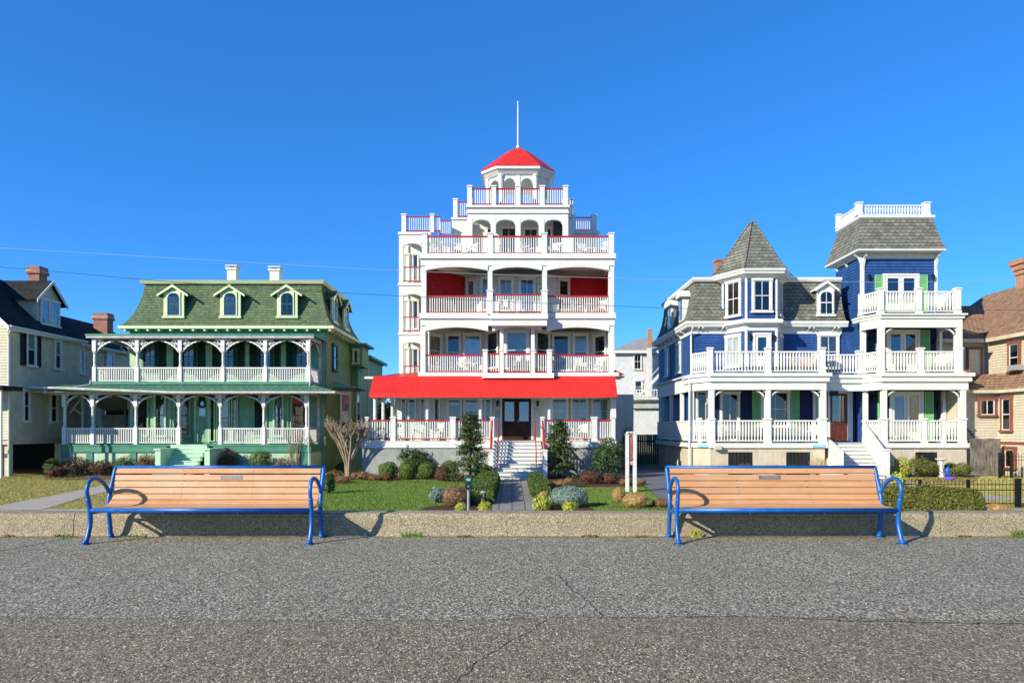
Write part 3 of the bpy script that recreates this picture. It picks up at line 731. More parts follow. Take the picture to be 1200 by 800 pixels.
    railing(H, RF, X(674, YR), X(693.5, YR), Z(253, YR), Z(269.5, YR), 'white', 'rail_red', .15, .022, .05, c=-.3)
    railing(H, FF(50), X(672, 50), X(697, 50), Z(258, 50), Z(269.5, 50), 'white', 'rail_red', .15, .022, .05)
    # small hood at the foot of the right corner
    m = MB(); m.wbox(5.8, 6.4, 38.6, 40.5, Z(441.5, 38.6), Z(439, 38.6)); m.build('side_hood', M['white'], H)
    m = MB(); m.add([(5.8, 38.6, Z(433, 38.6)), (5.8, 40.5, Z(433, 38.6)), (6.42, 40.5, Z(438.9, 38.6)), (6.42, 38.6, Z(438.9, 38.6)), (5.8, 38.6, Z(438.9, 38.6))], [(0, 3, 2, 1), (0, 4, 3)]); m.build('side_roof', M['rail_red'], H)
    return H
HR = red_house()

def red_furniture():
    T = Z(297.5, 38.5)+.01; g = 'white chairs on the balconies of the red and white house'
    k = 0; desc = ['white slatted chair behind the %s railing %s', ]
    def ch(px, Y, z, rz, lab): chair((X(px, Y), Y, z), rz, lab, g)
    top = [(507, 39.7, .5, 'white slatted chair at the wing end of the top open terrace'),
           (520, 40.1, -.6, 'white slatted chair turned inward second along the top open terrace'),
           (535, 39.6, .2, 'white slatted chair on the top terrace just below the arcade shoulder'),
           (552, 39.8, -.9, 'white slatted chair on the top terrace beside the first arcade post'),
           (619, 39.7, .9, 'white slatted chair on the top terrace in front of the attic window'),
           (650, 39.6, -.4, 'white slatted chair on the top terrace near the dark attic door'),
           (684, 39.7, .3, 'white slatted chair on the top terrace in front of the shaded rear wing'),
           (704, 39.5, -1.0, 'white slatted chair in the far corner of the top terrace against the sky')]
    for px, Y, rz, lab in top: ch(px, Y, T, rz, lab)
    table((X(527, 39.3), 39.3, T), 'round white table between chairs on the top terrace near its sunny end', 'white balcony tables')
    table((X(692, 40.3), 40.3, T), 'round white table on the top terrace near its far corner', 'white balcony tables')
    T3 = Z(367, 38.5)+.01
    for px, Y, rz, lab in ((527, 39.9, .3, 'white slatted chair by the sunlit red shingle wall on the third floor balcony'),
                           (592, 39.4, -.3, 'white slatted chair behind the middle railing of the third floor balcony'),
                           (676, 39.8, .5, 'white slatted chair before the shaded red wall on the third floor balcony'),
                           (703, 39.7, -.8, 'white slatted chair in the corner of the shaded red wall, third floor balcony')):
        ch(px, Y, T3, rz, lab)
    table((X(690, 40), 40.0, T3), 'round white table before the shaded red wall on the third floor balcony', 'white balcony tables')
    T2 = Z(436.5, 38.5)+.01
    for px, Y, rz, lab in ((517, 39.9, .4, 'white slatted chair under the tan blind on the balcony over the awning'),
                           (535, 39.7, -.5, 'white slatted chair before the dark window over the awning'),
                           (553, 39.7, .6, 'white slatted chair before the pale curtained window over the awning'),
                           (606, 38.7, 0, 'white slatted chair inside the projecting middle bay over the awning'),
                           (680, 39.7, .2, 'white slatted chair beside the half curtained window over the awning'),
                           (700, 39.4, -.7, 'white slatted chair at the far end of the balcony over the awning')):
        ch(px, Y, T2, rz, lab)
    TP = Z(516.5, 37)+.01
    for px, Y, rz, lab in ((490, 38.2, .3, 'white slatted chair on the ground floor porch beside the round columns'),
                           (515, 38.0, -.4, 'white slatted chair on the ground floor porch behind the big spiky shrub'),
                           (664, 38.2, .5, 'white slatted chair on the ground floor porch behind the evergreen by the steps'),
                           (682, 38.2, -.3, 'white slatted chair on the ground floor porch below the middle curtained window')):
        ch(px, Y, TP, rz, lab)
red_furniture()
# ================================================================= GREEN MANSARD HOUSE
def rect_ring(x0, x1, y0, y1, z): return [(x0, y0, z), (x1, y0, z), (x1, y1, z), (x0, y1, z)]
def dormer(H, F, px, ypk, yeave, x0, x1, ytop, ybot, wx0, wx1, wy0, wy1, depth, roofm, trimm, cheekm, ov=.25, hip=False):
    """gabled dormer on a frame whose plane is its face; windows, roof and cheeks are children"""
    a0, a1 = F.a(x0), F.a(x1); Y = F.o[1]+.5*(a0+a1)*F.u[1]
    zt, zb, zp, ze = Z(ytop, Y), Z(ybot, Y), Z(ypk, Y), Z(yeave, Y); am = (a0+a1)/2
    m = MB(); m.prism(F, [(a0, zb), (a1, zb), (a1, ze), (am, zp-.06), (a0, ze)], -.12, 0)
    m.box(F, a0-.05, a1+.05, zb-.06, zb+.06, -.121, .08)
    D = m.build('dormer', M[trimm], H)
    MB().box(F, a0+.02, a0+.08, zb, ze, -depth, -.121).build('cheek', M[cheekm], D); MB().box(F, a1-.08, a1-.02, zb, ze, -depth, -.121).build('cheek', M[cheekm], D)
    s = (zp-ze)/(a1-am); m = MB(); t = .07
    for sg in (-1, 1):
        e = am+sg*((a1-am)+ov); zz = ze-s*ov
        poly = [(am, zp-t), (e, zz-t), (e, zz), (am, zp)]
        if sg > 0: poly = poly[::-1]
        m.mat(0); m.prism(F, poly, -depth, .14); m.mat(1)
        poly = [(am, zp-t-.07), (e-sg*.02, zz-t-.06), (e-sg*.005, zz-.012), (am, zp+.012)]
        if sg > 0: poly = poly[::-1]
        m.prism(F, poly, .141, .19)
    m.build('roof', [M[roofm], M[trimm]], D)
    a0_, b0_, a1_, b1_ = px_rect(F, wx0, wy0, wx1, wy1)
    m = MB(); w_ = a1_-a0_
    m.mat(0); m.box(F, a0_-.06, a0_, b0_, b1_, 0, .05); m.box(F, a1_, a1_+.06, b0_, b1_, 0, .05); m.box(F, a0_-.06, a1_+.06, b1_, b1_+.06, 0, .049); m.box(F, a0_-.09, a1_+.09, b0_-.06, b0_, 0, .08)
    m.arch(F, a0_, a1_, b1_+.001, b1_-w_*.42, b1_-.02, .004, .048, 10)
    m.mat(1); zm = (b0_+b1_)/2; m.box(F, a0_, a1_, zm-.03, zm+.03, .01, .04); m.box(F, a0_, a0_+.03, b0_, b1_, .01, .039); m.box(F, a1_-.03, a1_, b0_, b1_, .01, .039)
    m.box(F, (a0_+a1_)/2-.015, (a0_+a1_)/2+.015, b0_, b1_, .012, .037)
    m.mat(2); m.quad(F.w(a0_, b0_, .004), F.w(a1_, b0_, .004), F.w(a1_, b1_, .004), F.w(a0_, b1_, .004))
    m.build('window_frame', [M[trimm], M['g_dark'] if trimm == 'g_cream' else M['white'], M['dark_inside']], D)
    MB().quad(F.w(a0_, b0_, .025), F.w(a1_, b0_, .025), F.w(a1_, b1_, .025), F.w(a0_, b1_, .025)).build('pane', M['glass'], D)
    m = MB(); z_ = b0_+(b1_-b0_)*.1
    m.box(F, a0_+.035, (a0_+a1_)/2-.02, b0_+.02, b1_-w_*.3, .006, .012); m.box(F, (a0_+a1_)/2+.02, a1_-.035, b0_+.02, b1_-w_*.3, .006, .012)
    if ybot > 0 and int(x0) % 2: m.build('curtain', M['curtain'], D)
    return D

def green_house():
    H = thing('mansard_house', (X(265, 42), 42.0, -1.0), 'green two storey house with flared shingle mansard, arched dormers and white lace porches', 'house')
    YW = 40.0; W = FF(YW); xl, xr = X(152.5, YW), -10.92
    zt = Z(389, YW)
    m = MB(); m.siding(W, xl, xr, -1, zt+.4, .15, .02); S = Fr((xr, YW), (xr, 46.2))
    m.wbox(xl, xr-.002, YW+.002, 46.2, -1.1, zt+.4); m.build('front_wall', M['g_wall'], H)
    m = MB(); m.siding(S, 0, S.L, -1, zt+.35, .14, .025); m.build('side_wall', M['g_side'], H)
    # lit light-green corner strip at the left of the upper wall, seen beyond the porch end
    # ---- mansard
    ye = 39.6; e0, e1 = X(140, ye), X(390, ye); z0, z1 = Z(381.5, ye), Z(333, 40.6); prof = [(0, 0), (.06, .16), (.15, .33), (.27, .50), (.40, .64), (.55, .76), (.72, .88), (.86, .95), (1, 1)]
    rr_ = [rect_ring(e0+.95*i, e1-.95*i, ye+1.0*i, 47.3-1.0*i, z0+(z1-z0)*h) for h, i in prof]
    MB().rings(rr_).build('mansard_roof', M['g_roof'], H)
    m = MB(); m.rings([rect_ring(e0-.06, e1+.06, ye-.06, 47.36, z0-.17), rect_ring(e0-.06, e1+.06, ye-.06, 47.36, z0-.002)])
    m.rings([rect_ring(e0+.82, e1-.82, ye+.86, 46.4, z1-.0), rect_ring(e0+.78, e1-.78, ye+.82, 46.45, z1+.06), rect_ring(e0+.70, e1-.70, ye+.74, 46.5, z1+.2)])
    m.build('cornice', M['g_cream'], H)
    m = MB(); m.wbox(xl+.0, xr+.01, YW-.06, YW+.2, Z(392, YW), z0-.172); m.build('frieze', M['g_teal'], H)
    m = MB(); k = 0
    for i in range(19):
        x = X(146+i*13.35, ye); m.wbox(x-.06, x+.06, ye+.0, YW-.061, z0-.30, z0-.173)
    for i in range(9):
        y = 40.2+i*.72; m.wbox(xr+.03, xr+.45, y-.06, y+.06, z0-.30, z0-.173)
    m.build('cornice_blocks', M['g_cream'], H)
    DF = FF(39.95)
    for cx_ in (203.5, 269.8, 336.5):
        dormer(H, DF, cx_, 334, 341.5, cx_-12, cx_+12, 342, 371.5, cx_-7, cx_+7, 343, 369.5, 1.6, 'g_roof', 'g_cream', 'g_dark', .32)
    SF = Fr((xr+.12, 40), (xr+.12, 47))
    for yc in (41.7, 44.6):
        a = yc-40; w = .62; D0 = CX+FP*(xr+.12)/(yc-w); D1 = CX+FP*(xr+.12)/(yc+w); zc = lambda z: HY-(z-EYE)*FP/yc
        ztop, zbot = z0+2.0, z0+.45
        dormer(H, SF, 0, zc(ztop+.45), zc(ztop), D0, D1, zc(ztop), zc(zbot), CX+FP*(xr+.12)/(yc-.36), CX+FP*(xr+.12)/(yc+.36), zc(ztop-.05), zc(zbot+.12), 1.5, 'g_roof', 'g_cream', 'g_dark', .25)
    for x0_, x1_, yy in ((266, 276.3, 315.5), (316, 327, 317)):
        Yc = 43; a, b = X(x0_, Yc), X(x1_, Yc); m = MB(); zt_ = Z(yy, Yc)
        m.wbox(a, b, Yc, Yc+.6, z1-.3, zt_-.001); m.wbox(a-.08, b+.08, Yc-.08, Yc+.68, zt_, zt_+.1)
        for u in (a+.02, b-.14): m.wbox(u, u+.12, Yc+.02, Yc+.58, zt_+.101, zt_+.2)
        m.wbox(a-.09, b+.09, Yc-.09, Yc+.69, zt_+.201, zt_+.26); m.build('chimney', M['white'], H)
    m = MB(); m.tube([(X(298, 43), 43, z1+.1), (X(298, 43), 43, z1+.45)], .06, 8); m.build('vent_pipe', M['black'], H)
    # ---- porch: two levels
    YP = 37.8; A = FF(YP); zf2 = Z(447.5, YP); zf1 = Z(520.5, YP); x2 = [X(p, YP) for p in (111.2, 161.3, 211.6, 261.6, 311.3, 361.3)]
    zc2 = Z(398, YP); zr = Z(390.5, YP)
    # upper roof
    m = MB(); pf = YP-.30; xa, xb = X(99.5, pf), X(368, pf)
    zq = Z(391, pf); m.add([(xa, pf, zq), (xb, pf, zq), (xb, YW, zq+.28), (xa+.9, YW, zq+.28), (xa, 42, zq), (xa+.9, 42, zq+.25), (xa, pf, zq-.10), (xb, pf, zq-.10), (xb, YW, zq-.1), (xa, 42, zq-.1)],
                           [(0, 1, 2, 3), (0, 3, 5, 4), (6, 7, 1, 0), (0, 4, 9, 6), (7, 8, 2, 1), (6, 9, 8, 7)])
    m.build('porch_roof', M['g_teal'], H)
    m = MB(); m.wbox(xa+.03, xb-.03, pf+.03, pf+.15, zq-.22, zq-.101); m.wbox(x2[0]-.12, x2[5]+.12, YP-.1, YP+.1, zc2, zq-.101)
    m.wbox(x2[0]-.12, x2[0]+.08, YP+.101, 41.2, zc2, zq-.101); m.wbox(x2[5]-.08, x2[5]+.12, YP+.101, YW, zc2, zq-.101)
    m.build('porch_beam', M['white2'], H)
    # floors
    m = MB(); m.wbox(x2[0]-.16, x2[5]+.16, YP-.2, YW, zf2-.14, zf2); m.wbox(x2[0]-.16, xl, YW, 41.4, zf2-.14, zf2); m.build('porch_floor', M['g_teal'], H)
    xp0 = X(75.5, YP)
    m = MB(); m.wbox(xp0-.1, x2[5]+.2, YP-.12, YW, zf1-.09, zf1); m.wbox(xp0-.1, xl, YW, 44, zf1-.09, zf1); m.build('porch_floor', M['g_teal'], H)
    m = MB(); xs0, xs1 = X(198, YP), X(247, YP)
    m.wbox(xp0-.06, xs0-.1, YP-.08, YP+.1, Z(529.5, YP), zf1-.091); m.wbox(xs1+.1, x2[5]+.16, YP-.08, YP+.1, Z(529.5, YP), zf1-.091)
    m.wbox(x2[5]-.04, x2[5]+.16, YP+.101, YW, Z(529.5, YP), zf1-.091); m.build('porch_skirt', M['g_teal'], H)
    m = MB(); m.mat(0); m.wbox(xp0, xs0-.1, YP+.02, YP+.12, -1.2, Z(529.5, YP)-.002); m.wbox(xs1+.1, x2[5]+.1, YP+.02, YP+.12, -1.2, Z(529.5, YP)-.002); m.wbox(x2[5], x2[5]+.1, YP+.121, YW, -1.2, Z(529.5, YP)-.002)
    m.mat(1)
    for px in (77, 105, 156, 258, 308, 357): x = X(px, YP); m.wbox(x-.18, x+.18, YP-.03, YP+.121, -1.2, Z(529.5, YP)-.003)
    m.build('porch_foundation', [M['g_light'], M['g_teal']], H)
    # posts, brackets and rails, upper
    for i, x in enumerate(x2):
        turned_post(H, x, YP, zf2, zc2, 'white', .10, Z(430.5, YP)-zf2-.1)
        if i > 0: fretwork(H, A, x-.07, zc2, 1.0, .66, -1, th=.04)
        if i < 5: fretwork(H, A, x+.07, zc2, 1.0, .66, 1, th=.04)
    for i in range(5): railing(H, A, x2[i]+.11, x2[i+1]-.11, Z(430.3, YP), Z(446.6, YP), 'white', 'white', .125, .026, .07)
    turned_post(H, x2[0]+.06, 41.2, zf2, zc2, 'white', .10, .9); fretwork(H, FF(41.2), x2[0]+.14, zc2, .7, .55, 1); fretwork(H, FF(41.2), x2[0]-.02, zc2, .5, .5, -1)
    S1 = Fr((x2[0], 41.1), (x2[0], YP+.1)); railing(H, S1, 0, S1.L, Z(430.3, YP), Z(446.6, YP), 'white', 'white', .125, .026, .07)
    S2 = Fr((x2[5], YP+.1), (x2[5], YW)); railing(H, S2, 0, S2.L, Z(430.3, YP), Z(446.6, YP), 'white', 'white', .125, .026, .07)
    fretwork(H, S2, .05, zc2, .7, .55, 1); fretwork(H, S2, S2.L-.05, zc2, .7, .55, -1)
    MB().wbox(x2[5]-.02, x2[5]+.14, YW-.14, YW, zf2, zc2).build('porch_post', M['white2'], H)
    # lower: roof skirt between the storeys
    pl = YP-.75; zg = lambda px: Z(458, pl)+max(0, (200-px))/170*.30
    g0, g1 = X(32, pl), X(393, pl)
    m = MB(); ztop = zf2-.15; n = 24; rowb = []; rowt = []
    for i in range(n+1):
        px = 32+(393-32)*i/n; rowb.append((X(px, pl), pl, zg(px)-.02)); rowt.append((max(x2[0]-.2, min(x2[5]+.3, X(px, pl))), YP-.1, ztop))
    for i in range(n): m.quad(rowb[i], rowb[i+1], rowt[i+1], rowt[i])
    m.quad(rowb[0], rowt[0], (x2[0]-.2, 44, ztop), (g0, 44, zg(32)-.02))
    m.quad(rowb[-1], (g1, YW+.3, zg(390)), (x2[5]+.3, YW+.3, ztop), rowt[-1])
    m.build('porch_roof', M['g_lowroof'], H)
    m = MB()
    m.tube([(p[0], p[1]-.02, p[2]-.06) for p in rowb], .075, 8); m.tube([(g0, pl, zg(32)-.08), (g0, 44, zg(32)-.08)], .075, 8)
    m.tube([(g1, pl, zg(390)-.08), (g1, YW+.3, zg(390)-.06)], .06, 8); m.build('gutter', M['white2'], H)
    zc1 = Z(462.5, YP)
    m = MB()
    for i in range(n):
        if rowb[i][0] < xp0-1.5: continue
        a, b = rowb[i], rowb[i+1]; b_ = (min(b[0], x2[5]+.1), b[1], b[2])
        if a[0] > x2[5]: continue
        m.add([(a[0], YP-.1, zc1), (b_[0], YP-.1, zc1), (b_[0], YP-.1, b[2]-.03), (a[0], YP-.1, a[2]-.03), (a[0], YP+.1, zc1), (b_[0], YP+.1, zc1), (b_[0], YP+.1, b[2]-.03), (a[0], YP+.1, a[2]-.03)], [(0, 1, 2, 3), (7, 6, 5, 4), (0, 4, 5, 1), (3, 2, 6, 7)])
    m.wbox(x2[5]-.1, x2[5]+.12, YP+.101, YW, zc1, zg(390)-.1); m.build('porch_beam', M['white2'], H)
    MB().wbox(g0+.15, x2[5]+.2, pl+.12, YW, zg(390)-.04, zg(390)-.01).build('porch_ceiling', M['g_light'], H)
    x1 = [X(p, YP) for p in (76, 109, 159.5, 210, 258.4, 309.3, 359.3)]
    for i, x in enumerate(x1):
        turned_post(H, x, YP, zf1, zc1, 'white', .10, Z(501, YP)-zf1-.1)
        if i > 0: fretwork(H, A, x-.07, zc1, .92 if i > 1 else .62, .50, -1, th=.04)
        if i < 6: fretwork(H, A, x+.07, zc1, .92 if i > 0 else .62, .50, 1, th=.04)
    for i in range(6):
        if i == 3: continue
        railing(H, A, x1[i]+.11, x1[i+1]-.11, Z(501.2, YP), Z(519, YP), 'white', 'white', .125, .026, .07)
    S3 = Fr((x1[6], YP+.1), (x1[6], YW)); railing(H, S3, 0, S3.L, Z(501.2, YP), Z(519, YP), 'white', 'white', .125, .026, .07)
    MB().wbox(x1[6]-.02, x1[6]+.14, YW-.14, YW, zf1, zc1).build('porch_post', M['white2'], H)
    S4 = Fr((x1[0], 43.6), (x1[0], YP+.1)); railing(H, S4, 0, S4.L, Z(501.2, YP), Z(519, YP), 'white', 'white', .14, .026, .07)
    for xx, yy in ((x1[0], 40.6), (x1[1]+.12, 41.2), (x1[0], 43.7)): turned_post(H, xx, yy, zf1, zc1, 'white2', .09, .9)
    # timber braces at the left; backing coloured dark for the shaded rear porch
    m = MB(); Yt = 40.3; xx = X(97, Yt); zz = lambda p: Z(p, Yt)
    m.tube([(xx, Yt, zf1), (xx, Yt, zz(463))], .075, 6); m.tube([(xx, Yt, zz(464)), (X(82, Yt), Yt, zz(484))], .055, 6); m.tube([(xx, Yt, zz(486)), (X(85, Yt), Yt, zz(478))], .055, 6)
    m.build('timber_brace', M['g_cream'], H)
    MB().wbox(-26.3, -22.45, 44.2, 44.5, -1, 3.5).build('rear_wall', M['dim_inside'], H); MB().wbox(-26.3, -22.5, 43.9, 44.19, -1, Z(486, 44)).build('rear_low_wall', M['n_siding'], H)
    MB().add([(-26.4, 40.4, 3.65), (-22.5, 40.4, 3.65), (-22.5, 44.3, 2.7), (-26.4, 44.3, 2.7), (-26.4, 40.4, 3.7), (-22.5, 40.4, 3.7), (-22.5, 44.3, 2.75), (-26.4, 44.3, 2.75)], [(3, 2, 1, 0), (4, 5, 6, 7), (0, 1, 5, 4), (2, 3, 7, 6)]).build('rear_roof', M['t_siding'], H)
    # ---- windows on the front
    for c_ in (176.5, 222, 268.5, 311.5, 353.5):
        window(H, W, c_-8, 401, c_+8, 434, 'g_dark', .08, 2, 2, 'curtain' if c_ != 268.5 else None, .55, sash='g_dark', c=.02)
    for p0, p1 in ((186, 195), (204, 213), (232, 241), (249.5, 258.5), (278, 287), (293, 302), (321.5, 329), (336, 344.5)): shutter(H, W, p0, 401, p1, 435, 'g_dark', .02)
    for p0, p1 in ((195.5, 203.5), (241.5, 249), (287.5, 292.5), (329.5, 335.5)): MB().box(W, X(p0, YW), X(p1, YW), Z(446, YW), zc2, .02, .05).build('wall_panel', M['g_light'], H)
    MB().box(W, xl+.01, X(160, YW), Z(446, YW), zc2, .02, .06).build('corner_board', M['g_light'], H)  # lighter green strip painted for the sunlit end of the wall
    # lower storey: two angled bays and the entrance
    zb_, zt_ = zf1, Z(459, YW)
    def bay(pa, pb, pc, pd, n):
        Yb = 39.1; P_ = [(X(pa, YW), YW), (X(pb, Yb), Yb), (X(pc, Yb), Yb), (X(pd, YW), YW)]
        m = MB(); m.slab([(p[0], p[1]) for p in P_]+[(P_[3][0], YW+.1), (P_[0][0], YW+.1)], zb_, zt_); m.build('bay_wall', M['g_wall'], H)
        for k in range(3):
            F = Fr(P_[k], P_[k+1]); q = .1 if k != 1 else .22
            window(H, F, 0, 0, 0, 0, 'g_light' if k == 1 else 'g_wall', .1, 2, 1, None if k != 1 else ('curtain' if n == 1 else None), .3, sash='g_dark', c=.0,
                   rect=(q, zb_+.45, F.L-q, zt_-.12), glass='glass_hi' if k == 1 else 'glass')
    bay(160, 177, 200, 224, 0); bay(298, 316, 337.5, 360, 1)
    door(H, W, 231, 462, 244.5, 518, 'g_wall', 'g_light', 1, .0001+.45, c=.02)
    m = MB(); wx, wz = X(237.7, YW), Z(473, YW)
    t = [(wx+.2*math.cos(k*math.pi/8), YW-.12, wz+.2*math.sin(k*math.pi/8)) for k in range(17)]; m.tube(t, [.06+.015*(k % 2) for k in range(17)], 6); 
    tag(m.build('wreath', M['g_dark']), 'round dark green wreath hanging on the door of the green house', 'wreath')
    window(H, W, 246.5, 462, 253, 517, 'g_light', .07, 2, 1, None, c=.02, sill=False, sash='g_dark')
    window(H, W, 254.5, 462, 270.5, 517, 'g_light', .07, 2, 1, 'curtain', .55, c=.02, sill=False, sash='g_dark')
    window(H, W, 272, 462, 279.5, 517, 'g_light', .07, 2, 1, None, c=.02, sill=False, sash='g_dark')
    MB().box(W, xl+.01, X(157, YW), zb_, zt_, .02, .06).build('corner_board', M['g_light'], H)
    # steps with cheek walls
    stairs(H, X(201, 37.6), X(243.5, 37.6), 37.75, zf1, X(201, 37.6), X(243.5, 37.6), 35.6, -1.0, 8, 'g_step', 'g_step')
    for p0, p1 in ((187.5, 199.5), (244.5, 247.5)):
        a, b = X(p0, 36.2), X(p1, 36.2); b = a+.28; m = MB(); m.wbox(a, b, 35.7, 37.7, -1.1, zf1-.25); m.wbox(a-.05, b+.05, 35.62, 37.68, zf1-.249, zf1-.17); m.build('stair_wall', M['g_step'], H)
    # ---- right hand side wall details
    window(H, S, 0, 0, 0, 0, 'g_dark', .09, 2, 1, None, rect=(1.3, Z(446, 42)+.6, 2.3, Z(404, 42)), c=.03, sash='g_dark')
    YBx = 46.0; m = MB(); bx1 = X(424.5, YBx)
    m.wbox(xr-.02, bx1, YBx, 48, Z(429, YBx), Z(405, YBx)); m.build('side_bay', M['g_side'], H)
    MB().wbox(xr-.3, bx1+.35, YBx-.3, 48.3, Z(405, YBx)+.002, Z(402.5, YBx)).build('side_bay_roof', M['g_teal'], H)
    window(H, FF(YBx), 413.5, 409, 421, 426, 'g_light', .09, 1, 1, None)
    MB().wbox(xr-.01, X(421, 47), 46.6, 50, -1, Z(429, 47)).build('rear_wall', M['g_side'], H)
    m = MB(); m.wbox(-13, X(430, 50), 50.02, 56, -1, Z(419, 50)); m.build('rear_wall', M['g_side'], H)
    m = MB(); m.wbox(-13, X(434.5, 49.6), 49.6, 56.3, Z(419, 49.6)+.002, Z(416, 49.6)); m.build('rear_roof', M['g_teal'], H)
    MB().tube([(X(433, 49.7), 49.7, Z(418, 49.7)), (X(431, 49.8), 49.8, Z(422, 49.7)), (X(431, 49.8), 49.8, -1)], .06, 8).build('downspout', M['white2'], H)
    # lower side bay with shed roof
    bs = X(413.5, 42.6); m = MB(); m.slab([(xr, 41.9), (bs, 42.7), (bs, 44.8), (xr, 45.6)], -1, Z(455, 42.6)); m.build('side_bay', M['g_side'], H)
    m = MB(); zz = Z(455, 42.6)+.002; m.add([(xr, 41.3, zz), (bs+.35, 42.4, zz), (bs+.35, 45.1, zz), (xr, 46, zz), (xr, 41.9, zz+.42), (xr, 45.6, zz+.42)], [(0, 1, 4), (1, 2, 5, 4), (2, 3, 5), (3, 2, 1, 0)]); m.build('side_bay_roof', M['g_teal'], H)
    BF = Fr((xr, 41.9), (bs, 42.7)); window(H, BF, 0, 0, 0, 0, 'g_light', .1, 2, 1, 'curtain', .5, rect=(.32, .4, BF.L-.2, Z(459, 42.5)), c=.0)
    BF2 = Fr((bs, 42.7), (bs, 44.8)); window(H, BF2, 0, 0, 0, 0, 'g_light', .1, 2, 1, None, rect=(.5, .4, BF2.L-.5, Z(459, 42.5)), c=.0)
    # downspouts
    m = MB(); xd = X(362, YP-.2); m.tube([(x2[5]+.16, YP-.2, zc2), (x2[5]+.16, YP-.2, zf2-.1), (x1[6]+.18, YP-.2, zf2-.35), (x1[6]+.18, YP-.2, -1)], .045, 8); m.build('downspout', M['white2'], H)
    m = MB(); m.tube([(x2[0]-.1, YP-.2, zf2+.1), (x2[0]-.15, YP-.2, zf2-.15), (x2[0]-.7, pl, zg(98))], .05, 8); m.build('downspout', M['white2'], H)
    m = MB(); m.tube([(g0+.9, pl+.1, zg(40)-.05), (g0+.9, pl+.1, zg(40)-.22)], .02, 6); m.lathe(g0+.9, pl+.1, [(.09, zg(40)-.42), (.12, zg(40)-.36), (.06, zg(40)-.22)], 8); m.build('porch_lamp', M['white2'], H)
    return H
HG = green_house()
